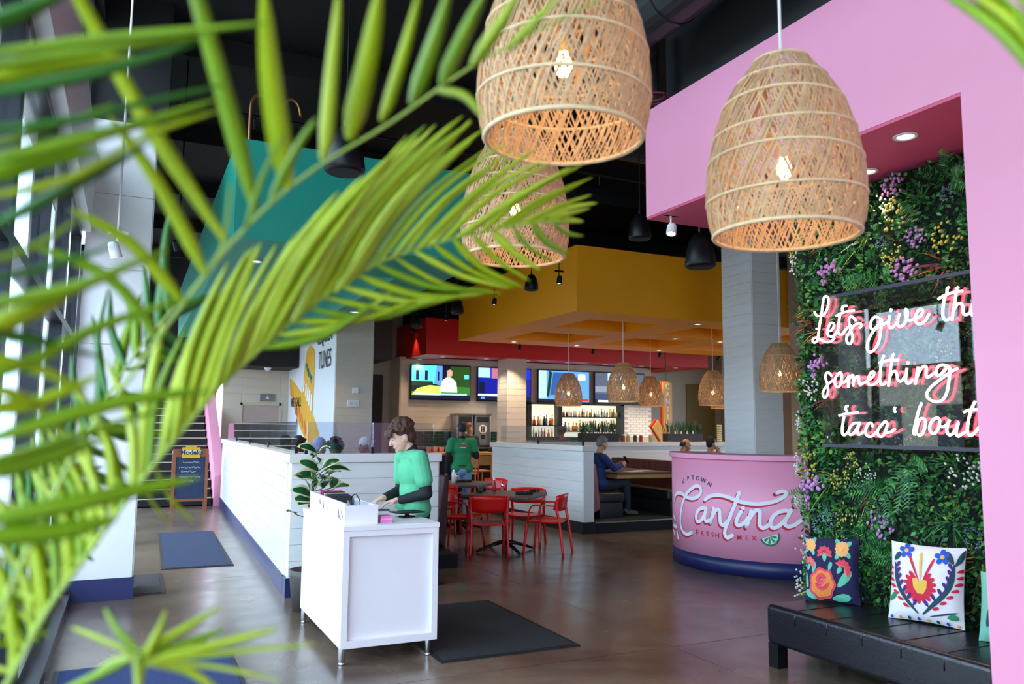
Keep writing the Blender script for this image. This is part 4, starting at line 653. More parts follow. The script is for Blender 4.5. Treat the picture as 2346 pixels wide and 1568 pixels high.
for pts, sgn in ((vine(0.0,-0.82,0.80,0.55,0.30,16), 1), (vine(-0.12,-0.82,-0.82,0.45,-0.24,16), -1)):
    w_ = 0.013; sh.append(('vine', [(x+w_,y-w_*sgn) for x, y in pts]+[(x-w_,y+w_*sgn) for x, y in reversed(pts)], k_dkg, 1))
    for i in range(2, 16, 2):
        x, y = pts[i]; sh.append(('purple_bud', petal(x-0.05*sgn,y+0.03,PI/2+0.55*sgn,0.20,0.055), k_pur, 2)); sh.append(('red_bud', petal(x+0.05*sgn,y-0.02,PI/2-1.15*sgn,0.20,0.05), k_red, 2))
sh += [('teal_leaf', petal(0.78,0.55,2.2,0.4,0.1), k_dkg, 1), ('teal_leaf', petal(0.82,0.5,1.1,0.5,0.09), k_dkg, 1), ('teal_leaf', petal(-0.85,0.5,0.9,0.3,0.09), k_dkg, 1), ('green_leaf', petal(0.62,-0.80,0.2,0.3,0.09), k_grn, 1), ('green_leaf', petal(-0.95,-0.55,0.8,0.3,0.09), k_grn, 1), ('teal_leaf', petal(0.15,-0.86,0.3,0.8,0.03), k_dkg, 1)]
for i in range(8): sh.append(('border_dot', disc(-0.88+i*0.25,-0.95,0.045,8), [k_blu,k_peach,k_dkg][i%3], 1))
cushion('white cushion embroidered with a red and yellow flower on the bench', (4.665,3.61,0.425), -1.25, 0.22, 0.46, 0.50, k_wht, sh)
cushion('mint green cushion half hidden by the pink jamb on the bench', (4.64,3.03,0.425), -1.3, 0.22, 0.36, 0.40, mat('mint_fabric', '7ec4ab', 0.8), [('embroidered_leaf', petal(-0.7,-0.6,1.2,1.0,0.2), k_dkg, 1), ('embroidered_leaf', petal(-0.6,0.1,1.0,0.8,0.18), k_wht, 1)])

# ================================================================== plant wall and neon sign
rnd = random.Random(11)
pw = thing('plant_wall', 'dense wall of mixed green foliage and small flowers behind the neon sign', 'plant wall', (5.0,3.83,0))
MB().box((4.97,2.805,0.02), (5.05,4.85,3.515)).build('backing_board', mat('dark_felt', '0f150f', 0.95), pw, w=True)
G = {}
for n, c in (('deep','1b4f27'), ('mid','2d7236'), ('fresh','4f9c3c'), ('lime','86a83a'), ('blue','3e6a66'), ('olive','55632a'), ('yellow','c2b951'), ('cream','d9d6a6'), ('grey','8a9ea6'), ('wine','6e1f2d'), ('rust','a05a2a'), ('lilac','c88ac6'), ('white','e6e4cf'), ('pinkf','e58fc0')):
    G[n] = mat('foliage_'+n, c, 0.5, var=0.3, vscale=30)
def blade_mesh(name, blades, mats):
    """blades: list of (p0, direction, length, width, droop, material index)"""
    vs = []; fs = []; mi = []
    for p0, d, L, w_, dr, k in blades:
        d = Vector(d).normalized(); s = d.cross(Vector((-1,0,0.15))); s = s.normalized() if s.length > 0.1 else Vector((0,1,0)); o = len(vs); seg = 3
        for i in range(seg+1):
            a = i/seg; c = Vector(p0)+d*L*a+Vector((0,0,-dr*L*a*a)); ww = w_*(1-a)**0.7*(0.5+0.5*min(1,a*3+0.3)) if i < seg else 0.0006
            vs += [c-s*ww, c+s*ww]
        for i in range(seg): fs.append((o+2*i,o+2*i+1,o+2*i+3,o+2*i+2)); mi.append(k)
    me = bpy.data.meshes.new(name); me.from_pydata(vs, [], fs)
    for m in mats: me.materials.append(m)
    me.polygons.foreach_set('material_index', mi); return me
def leaflets(name, n, rad, depth, size, mats, weights=None):
    vs = []; fs = []; mi = []
    for _ in range(n):
        a = rnd.uniform(0,2*PI); r = rad*math.sqrt(rnd.random()); c = Vector((-depth*(1-(r/rad)**2)*rnd.uniform(0.4,1)-0.01, r*math.cos(a), r*math.sin(a)))
        d = (Vector((-rnd.uniform(0.2,0.9), math.cos(a)*0.8+rnd.uniform(-.6,.6), math.sin(a)*0.8+rnd.uniform(-.6,.6)))).normalized(); s = d.cross(Vector((rnd.uniform(-1,0),rnd.uniform(-.5,.5),rnd.uniform(-.5,.5)))).normalized()
        L = size*rnd.uniform(0.7,1.4); o = len(vs); vs += [c, c+d*L*0.5+s*L*0.3, c+d*L, c+d*L*0.5-s*L*0.3]; fs.append((o,o+1,o+2,o+3)); mi.append(rnd.choices(range(len(mats)), weights)[0])
    me = bpy.data.meshes.new(name); me.from_pydata(vs, [], fs)
    for m in mats: me.materials.append(m)
    me.polygons.foreach_set('material_index', mi); return me
def tuft(name, mats, n, L, w_, spread=1.0, droop=0.35):
    return blade_mesh(name, [((0,rnd.uniform(-.02,.02),rnd.uniform(-.02,.02)), (-rnd.uniform(0.25,0.9), spread*rnd.uniform(-1,1), spread*rnd.uniform(-0.5,1)), L*rnd.uniform(0.6,1.1), w_*rnd.uniform(0.7,1.2), droop*rnd.uniform(0.4,1.2), rnd.randrange(len(mats))) for _ in range(n)], mats)
def fern(name, mats, nf, L):
    bl = []
    for i in range(nf):
        d = Vector((-rnd.uniform(0.2,0.6), rnd.uniform(-1,1), rnd.uniform(-1,0.7))).normalized(); s = d.cross(Vector((-1,0,0))).normalized()
        for k in range(12):
            a = 0.1+0.9*k/12; p = d*L*a+Vector((0,0,-0.25*L*a*a))
            for sg in (1,-1): bl.append((p, d*0.5+s*sg, L*0.32*(1-a*0.75), 0.006, 0.1, rnd.randrange(len(mats))))
    return blade_mesh(name, bl, mats)
def flowers(name, n, rad, mats, size):
    b = MB(); vs = []; fs = []; mi = []
    for _ in range(n):
        a = rnd.uniform(0,2*PI); r = rad*math.sqrt(rnd.random()); c = (-0.09-rnd.uniform(0,0.05), r*math.cos(a), r*math.sin(a))
        m = MB().ell(c, (size,size*0.8,size*1.1), nu=6, nv=4); o = len(vs); vs += m.v; fs += [tuple(i+o for i in f) for f in m.f]; mi += [0]*len(m.f)
        s0 = len(vs); vs += [(0,0,0), (0.002,0.002,0), c]; fs.append((s0,s0+1,s0+2)); mi.append(1)
    me = bpy.data.meshes.new(name); me.from_pydata(vs, [], fs)
    for m in mats: me.materials.append(m)
    me.polygons.foreach_set('material_index', mi); return me
KINDS = [
 ('grass_tuft', [tuft('grass_tuft', [G['mid'],G['fresh'],G['deep']], 34, 0.24, 0.006) for _ in range(3)], 22),
 ('spider_plant', [tuft('spider_plant', [G['lime'],G['cream'],G['fresh']], 26, 0.24, 0.008, 1.0, 0.7) for _ in range(2)], 10),
 ('fern', [fern('fern', [G['mid'],G['deep'],G['fresh']], 7, 0.26) for _ in range(3)], 30),
 ('boxwood_clump', [leaflets('boxwood_clump', 150, 0.13, 0.10, 0.024, [G['deep'],G['mid'],G['fresh']], (3,3,2)) for _ in range(3)], 42),
 ('ivy_clump', [leaflets('ivy_clump', 90, 0.13, 0.10, 0.036, [G['fresh'],G['lime'],G['mid']], (3,1,3)) for _ in range(2)], 22),
 ('blue_sedum', [leaflets('blue_sedum', 170, 0.09, 0.10, 0.016, [G['grey'],G['blue']], (3,2)) for _ in range(2)], 22),
 ('golden_sprig', [tuft('golden_sprig', [G['yellow'],G['olive'],G['rust']], 24, 0.18, 0.007) for _ in range(2)], 16),
 ('cordyline', [tuft('cordyline', [G['wine'],G['rust'],G['wine']], 20, 0.20, 0.010) for _ in range(1)], 7),
 ('white_blossom', [flowers('white_blossom', 34, 0.10, [G['white'],G['mid']], 0.008) for _ in range(2)], 24),
 ('lilac_blossom', [flowers('lilac_blossom', 30, 0.10, [G['lilac'],G['mid']], 0.014) for _ in range(2)], 9),
 ('yellow_blossom', [flowers('yellow_blossom', 30, 0.10, [G['yellow'],G['mid']], 0.009) for _ in range(2)], 16)]
# an undergrowth of small leaves over the whole board
for key, n in (('deep',5200), ('mid',4200), ('fresh',1800), ('olive',900)):
    vs = []; fs = []
    for _ in range(n):
        if rnd.random() < 0.93:
            c = Vector((4.97-rnd.uniform(0.0,0.07), rnd.uniform(2.81,4.86), rnd.uniform(0.03,3.50))); out = Vector((-1,0,0))
            if c.z < 0.46 and c.y < 4.52: c.x = 4.97-rnd.uniform(0.0,0.03); out = Vector((-0.3,0,0))        # behind the bench the leaves lie flat
        else: c = Vector((rnd.uniform(4.93,5.2), 4.86+rnd.uniform(0,0.03), rnd.uniform(0.03,3.50))); out = Vector((-0.3,1,0))
        d = (out*rnd.uniform(0.3,1)+Vector((0,rnd.uniform(-1,1),rnd.uniform(-1,1)))).normalized(); s = d.cross(Vector((rnd.uniform(-1,1),rnd.uniform(-1,1),rnd.uniform(-1,1)))).normalized(); L = rnd.uniform(0.03,0.06)
        o = len(vs); vs += [c, c+d*L*.5+s*L*.28, c+d*L, c+d*L*.5-s*L*.28]; fs.append((o,o+1,o+2,o+3))
    o = MB(); o.v = [tuple(v) for v in vs]; o.f = fs
    q = o.build('undergrowth', G[key], pw, w=True, fix=False); q['kind'] = 'stuff'
placed = []
for nm, meshes, count in KINDS:
    for i in range(count):
        for _ in range(30):
            if nm in ('cordyline',) and i < 3: y, z = [(3.55,2.76),(4.55,1.9),(2.95,1.35)][i]; break
            if nm == 'lilac_blossom' and i < 6: y, z = [(3.72,3.0),(4.62,2.15),(4.15,0.98),(3.12,0.92),(3.05,3.2),(4.7,1.2)][i]; break
            y, z = rnd.uniform(2.88,4.88), rnd.uniform(0.10,3.44)
            if all((y-a)**2+(z-b)**2 > 0.011 for a, b in placed): break
        placed.append((y,z))
        o = link(nm, meshes[i%len(meshes)], pw); behind = 1.50 < z < 2.70 and y < 4.55
        s = rnd.uniform(0.75,1.2)*(0.6 if behind else 1.0)
        o.location = (-0.03+(0.02 if behind else 0), y-3.83, z); o.rotation_euler = (rnd.uniform(-0.8,0.8),0,0); o.scale = (s*(0.55 if behind else 1.0),s,s)
        # clumps pressed flat behind the bench, squeezed behind the cushions
        pressed = 0.22 if z < 0.62 and y < 4.62 else (0.42 if z < 1.2 and (4.05 < y < 4.55 or 3.3 < y < 3.95 or y < 3.3) else None)
        if pressed and y <= 4.80: o.scale.x = s*pressed; o.location.x = -0.015
        if y > 4.80: o.rotation_euler = (rnd.uniform(-0.5,0.5),0,-0.9); o.location.x += 0.06

sg = thing('neon_sign', 'clear acrylic sign with glowing white handwritten neon words and red tubes as their reflections', 'neon sign', (4.80,3.7,1.53))
m_acr = glass_mat('clear_acrylic', (0.86,0.84,0.84))
MB().box((4.795,2.81,1.53), (4.805,4.53,2.675)).build('acrylic_panel', m_acr, sg, w=True)
for za in (2.655, 1.525): MB().box((4.79,2.81,za), (4.81,4.53,za+0.025)).build('edge_strip', mat('smoky_edge', '3c3a48', 0.2, var=0.05), sg, w=True)
m_neon = mat('neon_white', 'ffffff', 0.4, var=0, emit='ffd9e6', estr=5.0); m_neonr = mat('neon_red_reflection', 'ff3b55', 0.4, var=0, emit='ff2a48', estr=1.8)  # glowing red tubes added as the letters' reflection in the acrylic
for word, strokes in NEON.items():
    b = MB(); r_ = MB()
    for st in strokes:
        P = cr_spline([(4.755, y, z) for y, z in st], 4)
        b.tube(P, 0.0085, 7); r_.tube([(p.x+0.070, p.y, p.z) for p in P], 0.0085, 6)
    o = b.build('neon_word', m_neon, sg, smooth=True, w=True); r_.build('red_reflection', m_neonr, o, smooth=True, w=True)
    for st in strokes[::2]:
        y, z = st[len(st)//2]; MB().cyl((4.762,y,z), (4.82,y,z), 0.004, n=6).build('clip', m_jar, o, w=True)
for y in (2.95, 4.47):
    for z in (1.60, 2.61): MB().cyl((4.785,y,z), (4.98,y,z), 0.009, n=10).build('standoff', m_chrome, sg, w=True)
# recessed downlights in the niche ceiling
def downlight(loc, label, group, r=0.075, power=None, col=WARM, direction=(0,0,-1)):
    t = thing('downlight', label, 'downlight', loc, group=group)
    MB().lathe([(r*0.72,0.0),(r,-0.004),(r,-0.012),(r*0.75,-0.014),(r*0.66,0.0)], 24).build('trim_ring', m_lampw, t, smooth=True)
    MB().lathe([(0,-0.006),(r*0.68,-0.006)], 20).build('lens', m_lamp, t)
    if power: spot_light('downlight_beam', (0,0,-0.03), direction, power, col, 1.9, 0.7, 0.05, t)
    return t
for p, nm in (((4.36,3.36,3.52),'nearest the pink jamb'), ((4.72,3.96,3.52),'above the middle of the neon sign'), ((4.55,5.1,3.52),'towards the white spotlight')): downlight(p, 'round white downlight in the crimson underside '+nm, 'downlights over the plant wall', 0.075, 25)

# ================================================================== dining furniture
m_redp = mat('red_plastic', 'd5140f', 0.35, var=0.06, vscale=5); m_wood = mat('brown_table_wood', '5a4339', 0.4, var=0.2, vscale=6, stretch=(1,8,1)); m_woodd = mat('dark_table_edge', '2a2326', 0.45, var=0.1)
m_oak = mat('oak_wood', 'b98a56', 0.45, var=0.18, vscale=5, stretch=(1,9,1)); m_iron = mat('cast_iron', '15161a', 0.45, metal=0.4, var=0.1)
def make_chair(label):
    t = thing('dining_chair', label, 'chair', (0,0,0), group='red chairs round the dining tables')
    # faces +Y; shell seat
    n = 12; vs = []; fs = []
    for j in range(7):
        v = j/6; y = -0.22+0.45*v
        for i in range(n+1):
            u = -1+2*i/n; w_ = 0.225+0.02*math.sin(PI*v); z = 0.425+0.018*abs(u)**2.5+0.012*v-0.02*math.sin(PI*v)*(1-u*u)-0.02*max(0,v-0.8)*5*(0.5)
            vs.append((u*w_, y, z))
    for j in range(6):
        for i in range(n): fs.append((j*(n+1)+i, j*(n+1)+i+1, (j+1)*(n+1)+i+1, (j+1)*(n+1)+i))
    k = len(vs); vs += [(x,y,z-0.022) for x, y, z in vs]; fs += [tuple(q+k for q in reversed(f)) for f in fs]
    edge = [i for i in range(n)]+[(n+1)*j+n for j in range(6)]+[6*(n+1)+n-i for i in range(n)]+[(6-j)*(n+1) for j in range(6)]
    for a, b in zip(edge, edge[1:]+edge[:1]): fs.append((a, b, b+k, a+k))
    MB().add(vs, fs).build('seat', m_redp, t, smooth=True)
    # curved back panel
    vs = []; fs = []
    for j in range(5):
        v = j/4
        for i in range(n+1):
            u = -1+2*i/n; hw = 0.235+0.015*v
            z = 0.565+0.225*v-0.02*abs(u)**4*(1 if v > 0.5 else -1.2); vs.append((u*hw, -0.235-0.05*v+0.07*abs(u)**2.2, z))
    for j in range(4):
        for i in range(n): fs.append((j*(n+1)+i, j*(n+1)+i+1, (j+1)*(n+1)+i+1, (j+1)*(n+1)+i))
    k = len(vs); vs += [(x,y+0.014,z) for x, y, z in vs]; fs += [tuple(q+k for q in reversed(f)) for f in fs]
    edge = [i for i in range(n)]+[(n+1)*j+n for j in range(4)]+[4*(n+1)+n-i for i in range(n)]+[(4-j)*(n+1) for j in range(4)]
    for a, b in zip(edge, edge[1:]+edge[:1]): fs.append((a, b, b+k, a+k))
    MB().add(vs, fs).build('backrest', m_redp, t, smooth=True)
    for s in (-1,1):
        MB().tube(cr_spline([(s*0.245,-0.29,0), (s*0.228,-0.235,0.42), (s*0.235,-0.20,0.60), (s*0.243,-0.215,0.77)], 4), [0.017]*5+[0.02]*8, 8).build('rear_leg', m_redp, t, smooth=True)
        MB().tube(cr_spline([(s*0.25,0.25,0), (s*0.235,0.20,0.41)], 4), [0.016,0.018,0.019,0.02,0.022], 8).build('front_leg', m_redp, t, smooth=True)
        MB().tube(cr_spline([(s*0.235,-0.20,0.64), (s*0.265,0.0,0.645), (s*0.262,0.12,0.635), (s*0.25,0.17,0.56), (s*0.235,0.19,0.43)], 4), 0.013, 8, flat=0.8).build('armrest', m_redp, t, smooth=True)
    return t
chair0 = make_chair('red plastic armchair seen from behind at the table beside the booth partition')
spots = [((4.27,9.66), (0.30,0.95), None),
 ((5.10,9.58), (-0.72,0.69), 'red plastic armchair turned sideways at the table beside the booth partition'),
 ((5.16,10.34), (-0.6,-0.8), 'red plastic armchair facing the room beyond the table beside the booth partition'),
 ((4.20,10.36), (0.75,-0.66), 'red plastic armchair half hidden behind the dark table post'),
 ((4.45,11.78), (0.5,0.86), 'red plastic armchair at the table next to the partition end'),
 ((5.52,12.50), (-0.9,-0.4), 'red plastic armchair beside the waiter in blue jeans'),
 ((4.55,12.72), (0.72,-0.7), 'red plastic armchair tucked behind the partition end')]
for i, (p, d, lab) in enumerate(spots):
    rz = math.atan2(d[1], d[0])-PI/2
    if i == 0: chair0.location = (*p,0); chair0.rotation_euler = (0,0,rz)
    else: copy_tree(chair0, (*p,0), rz, lab)
def make_table(label):
    t = thing('dining_table', label, 'table', (0,0,0), group='square tables on cross bases')
    MB().box((-0.46,-0.46,0.745), (0.46,0.46,0.765)).build('tabletop', m_wood, t); MB().box((-0.462,-0.462,0.715), (0.462,0.462,0.746)).build('edge_band', m_woodd, t, bevel=0.004)
    MB().lathe([(0.0,0.0),(0.045,0.0),(0.04,0.1),(0.036,0.14),(0.036,0.70),(0.09,0.705),(0.09,0.716),(0,0.716)], 16).build('post', m_iron, t, smooth=False)
    for k in range(4):
        a = k*PI/2+PI/4; c, s = math.cos(a), math.sin(a)
        MB().tube([(c*0.03,s*0.03,0.12), (c*0.16,s*0.16,0.10), (c*0.32,s*0.32,0.055), (c*0.42,s*0.42,0.02)], [0.034,0.03,0.024,0.022], 8, flat=0.8).build('foot', m_iron, t, smooth=True)
    return t
tab0 = make_table('square brown table with red chairs beside the booth partition')
tab0.location = (4.66,9.95,0); tab0.rotation_euler = (0,0,PI/4+0.04)
tab1 = copy_tree(tab0, (4.88,12.15,0), PI/4+0.04, 'square brown table next to the partition end behind the host')
m_nap = mat('black_napkin', '16161b', 0.85, var=0.15, vscale=30, bump=0.4)
def napkin(x, y, a, label, z=0.767):
    t = thing('napkin_roll', label, 'napkin', (x,y,z), a, 'rolled black napkins')
    MB().tube([(-0.115,0,0.023), (-0.05,0,0.024), (0.05,0,0.024), (0.115,0,0.022)], [0.021,0.023,0.022,0.02], 12).build('roll', m_nap, t, smooth=True)
    MB().tube([(0.0,0,0.024), (0.03,0,0.024)], 0.0245, 12).build('band', m_dark, t, smooth=True)
napkin(4.36,10.12,0.9, 'rolled black napkin by the ketchup bottle on the table beside the booth partition'); napkin(4.78,9.62,-0.2, 'rolled black napkin at the corner of the table beside the booth partition'); napkin(5.12,9.98,0.55, 'rolled black napkin in front of the chair beyond the table'); napkin(4.95,12.1,0.1, 'rolled black napkin on the table next to the partition end')
def lathe_thing(name, label, cat, loc, parts, group=None):
    t = thing(name, label, cat, loc, group=group)
    for nm, prof, m in parts: MB().lathe(prof, 14).build(nm, m, t, smooth=True)
    return t
m_ket = mat('ketchup_red', 'b3170f', 0.35); m_salt = glass_mat('shaker_glass', (0.9,0.92,0.93)); m_ceram = mat('white_ceramic', 'e8e6ea', 0.3)
lathe_thing('ketchup_bottle', 'red ketchup bottle on the table beside the booth partition', 'bottle', (4.66,10.32,0.766), [('bottle', [(0,0),(0.026,0),(0.028,0.02),(0.028,0.11),(0.014,0.145),(0.013,0.16),(0,0.16)], m_ket), ('cap', [(0.016,0.155),(0.016,0.185),(0.006,0.2),(0,0.2)], m_ceram)])
lathe_thing('salt_shaker', 'glass shaker with steel cap on the table beside the booth partition', 'shaker', (4.74,10.22,0.766), [('glass', [(0,0),(0.022,0),(0.024,0.02),(0.018,0.09),(0,0.09)], m_salt), ('cap', [(0.019,0.085),(0.019,0.115),(0.008,0.125),(0,0.125)], m_chrome)])
lathe_thing('salsa_bowl', 'dark bowl of salsa on the table beside the booth partition', 'bowl', (4.52,10.40,0.766), [('bowl', [(0,0),(0.04,0),(0.062,0.05),(0.056,0.05),(0.036,0.01),(0,0.01)], m_blackm), ('salsa', [(0,0.035),(0.05,0.035)], m_ket)])
lathe_thing('water_bottle', 'white water bottle on the table next to the partition end', 'bottle', (4.72,12.02,0.766), [('bottle', [(0,0),(0.034,0),(0.034,0.14),(0.018,0.175),(0.016,0.2),(0,0.2)], m_ceram), ('cap', [(0.017,0.195),(0.017,0.22),(0,0.22)], m_chrome)])
lathe_thing('steel_shaker', 'steel shaker beside the white water bottle', 'shaker', (4.80,12.08,0.766), [('body', [(0,0),(0.024,0),(0.02,0.11),(0,0.11)], m_grey), ('cap', [(0.021,0.105),(0.02,0.13),(0,0.14)], m_chrome)])
# ------------------------------------------------------------------ booths behind the partition
m_vin = mat('black_vinyl', '1a1b1e', 0.42, var=0.12, bump=0.15, bscale=40); m_strp = mat('striped_maroon', '7a3540', 0.7, var=0.1)
def stripe_mat(name, cols, scale, axis):
    m = mat(name, cols[0], 0.65, var=0); nt = m.node_tree; N = nt.nodes; L = nt.links; b = N['Principled BSDF']
    tc = N.new('ShaderNodeTexCoord'); sp = N.new('ShaderNodeSeparateXYZ'); L.new(tc.outputs['Object'], sp.inputs[0])
    mu = N.new('ShaderNodeMath'); mu.operation = 'MULTIPLY'; mu.inputs[1].default_value = scale; L.new(sp.outputs[axis], mu.inputs[0])
    no = N.new('ShaderNodeTexNoise'); no.noise_dimensions = '1D'; no.inputs['Scale'].default_value = 1; L.new(mu.outputs[0], no.inputs['W'])
    cr = N.new('ShaderNodeValToRGB'); cr.color_ramp.interpolation = 'CONSTANT'; e = cr.color_ramp.elements
    for i, c in enumerate(cols):
        el = e[i] if i < 2 else e.new(0.9); el.position = 0.25+0.5*i/len(cols); el.color = (*lin(c),1)
    L.new(no.outputs['Fac'], cr.inputs[0]); L.new(cr.outputs[0], b.inputs['Base Color']); return m
m_bthA = stripe_mat('booth_back_stripes', ['5d2b30','8a4a52','6e3a3a','a36a70'], 14, 1); m_bthB = stripe_mat('booth_back_brown', ['3c1e1c','522523','6a3128','2d1715'], 16, 1)
def booth(label, x, y0, y1, face, mback, z=0.16, group='booth benches', deep=0.04):
    """bench with its back at x, seat towards face (+1 / -1 along X)"""
    t = thing('booth_bench', label, 'bench', (x,(y0+y1)/2,z), group=group)
    X = lambda a: x+face*a
    def bx(a0, a1, z0, z1, nm, m, bev=0.02):
        xa, xb = sorted((X(a0), X(a1))); MB().box((xa,y0,z+z0), (xb,y1,z+z1)).build(nm, m, t, w=True, bevel=bev, seg=3)
    bx(0.10,0.55,0.0,0.26,'plinth',m_vin,0.004); bx(0.08,0.60,0.25,0.42,'seat_cushion',m_vin,0.04)
    vs = [(X(min(0.0,0.04-deep)),y0,z),(X(0.12),y0,z+0.16),(X(0.03),y0,z+0.90),(X(-deep),y0,z+0.90)]
    vs = vs+[(a,y1,c) for a, _, c in vs]
    MB().add(vs, [(0,1,2,3),(7,6,5,4),(0,4,5,1),(1,5,6,2),(2,6,7,3),(3,7,4,0)]).build('backrest', mback, t, w=True, bevel=0.02, seg=3)
    return t
booth('black booth bench with striped pink back where the man in navy sits', 7.02,11.5,14.2,1,m_bthA,deep=0.27)
booth('booth bench with brown striped back across the table from the man in navy', 9.10,11.5,14.2,-1,m_bthB)
booth('booth bench with brown striped back below the two men behind the pink counter', 9.22,11.5,14.2,1,m_bthB)
bt = thing('booth_table', 'wooden booth table in front of the man in navy', 'table', (8.1,12.9,0.16), group='booth tables')
MB().box((7.56,11.65,0.86), (8.75,14.1,0.90)).build('tabletop', m_wood, bt, w=True, bevel=0.006); MB().box((7.57,11.66,0.80), (8.74,14.09,0.86)).build('edge_band', m_oak, bt, w=True)
MB().box((8.04,12.7,0.16), (8.16,13.2,0.80)).build('pedestal', m_iron, bt, w=True); MB().box((7.8,12.5,0.16), (8.4,13.4,0.18)).build('base_plate', m_iron, bt, w=True)
for x, y, a, lab in ((8.05,11.9,0.1,'white menu card lying on the booth table by the hands'), (8.4,12.1,-0.2,'white menu card lying on the booth table by the brown bench')):
    tag(MB().obox((x,y,0.903), (0.3,0.22,0.006), Matrix.Rotation(a,3,'Z')).build('menu_card', mat('paper', 'f0efec', 0.7)), lab, 'menu')

# ================================================================== rattan pendants
m_rat = mat('rattan', 'cba377', 0.6, var=0.25, vscale=25); m_ratl = mat('rattan_hoop', 'e2c497', 0.55, var=0.15, vscale=25)
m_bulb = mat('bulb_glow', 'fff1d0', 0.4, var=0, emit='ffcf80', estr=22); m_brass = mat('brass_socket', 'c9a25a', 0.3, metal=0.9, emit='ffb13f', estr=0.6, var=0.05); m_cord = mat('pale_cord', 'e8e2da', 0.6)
PROF = [(0.262,0.0),(0.277,0.05),(0.288,0.12),(0.29,0.19),(0.286,0.26),(0.276,0.34),(0.258,0.43),(0.232,0.52),(0.198,0.60),(0.155,0.67),(0.115,0.72),(0.098,0.75)]
def prof_at(z):
    for (r0,z0),(r1,z1) in zip(PROF[:-1], PROF[1:]):
        if z <= z1: return r0+(r1-r0)*(z-z0)/(z1-z0)
    return PROF[-1][0]
def weave(n, segs, wd, seed, jit):
    q = random.Random(seed); b = MB()
    for sgn in (1,-1):
        for i in range(n):
            th0 = 2*PI*(i+q.uniform(-jit,jit))/n; sw = sgn*q.uniform(0.75,1.25); w_ = wd*q.uniform(0.7,1.3); off = q.uniform(-0.004,0.004)+sgn*0.002; vs = []
            for k in range(segs+1):
                z = 0.75*k/segs; r = prof_at(z)+off; th = th0+sw*(k/segs)
                c, s = math.cos(th), math.sin(th); tx = Vector((-s,c,0))*w_*(0.45+0.55*min(1,r/0.25))
                p = Vector((r*c,r*s,z)); nn = Vector((c,s,0))*0.0012
                vs += [p-tx+nn, p+tx+nn, p+tx-nn, p-tx-nn]
            b.add(vs, [(4*k+j, 4*k+(j+1)%4, 4*k+4+(j+1)%4, 4*k+4+j) for k in range(segs) for j in range(4)])
    return b
mesh_near = weave(165, 14, 0.0027, 3, 0.9).mesh('woven_shade', m_rat, fix=False); mesh_far = weave(90, 7, 0.0050, 5, 0.8).mesh('woven_shade', m_rat, fix=False)
def hoop_mesh(z, rr, n=40, tilt=0.0): 
    r = prof_at(z)+0.003
    return MB().tube([(r*math.cos(a), r*math.sin(a), z+tilt*math.cos(a)) for a in [2*PI*i/n for i in range(n+1)]], rr, 6, cap=False).mesh('hoop', m_ratl, smooth=True)
hoops = [hoop_mesh(z, 0.0065 if z > 0.01 else 0.009, tilt=t_) for z, t_ in ((0.006,0),(0.15,0.012),(0.30,-0.01),(0.42,0.01),(0.54,-0.008),(0.655,0.005),(0.745,0))]
bulb_me = MB().lathe([(0.0,0.0),(0.014,0.006),(0.026,0.022),(0.030,0.042),(0.026,0.062),(0.016,0.085),(0.013,0.10)], 16).mesh('bulb', m_bulb, smooth=True)
sock_me = MB().lathe([(0.015,0.098),(0.018,0.10),(0.018,0.135),(0.012,0.15),(0,0.15)], 14).mesh('socket', m_brass, smooth=True)
def pendant(loc, label, near=True, top=6.0, power=2.2, group='rattan pendant lamps', cordm=m_cord, rz=0):
    t = thing('rattan_pendant', label, 'pendant lamp', loc, rz, group); t.scale = (1,1,0.93)
    sh_ = link('woven_shade', mesh_near if near else mesh_far, t); sh_['kind'] = 'stuff'
    for h_ in hoops: link('hoop', h_, t)
    o = link('bulb', bulb_me, t); o.location = (0,0,0.235); o = link('socket', sock_me, t); o.location = (0,0,0.235)
    MB().cyl((0,0,0.38), (0,0,(top-loc[2])/0.93), 0.006 if near else 0.008, n=8).build('cord', cordm, t)
    MB().tube([(0.098,0,0.745),(0,0,0.752),(-0.098,0,0.745)], 0.004, 6).build('spider', m_ratl, t)
    point_light('bulb_light', (0,0,0.19), power, (1.0,0.74,0.46), 0.03, t)
    return t
pendant((2.224,2.247,2.385), 'large rattan pendant lamp in front of the pink bulkhead', rz=0.4)
pendant((1.275,2.285,2.62), 'large rattan pendant lamp nearest to the black duct with palm leaves across it', rz=1.7)
pendant((1.838,3.83,2.565), 'rattan pendant lamp behind the palm leaf tips', rz=2.9)
pendant((8.33,8.60,2.19), 'rattan pendant lamp in front of the white plank pillar beside the plant wall', False)
pendant((8.02,12.15,2.13), 'rattan pendant lamp on a pale cord in front of the fourth television', False, 4.0)
pendant((8.42,14.85,2.12), 'rattan pendant lamp in front of the third television', False, 4.0)
pendant((10.85,15.3,2.17), 'rattan pendant lamp beside the yellow arrow sign', False, 4.0)
pendant((10.58,12.78,2.13), 'rattan pendant lamp between the arrow sign and the white pillar', False, 4.0)
pendant((12.45,14.7,2.13), 'rattan pendant lamp partly hidden by the white pillar', False, 4.0)
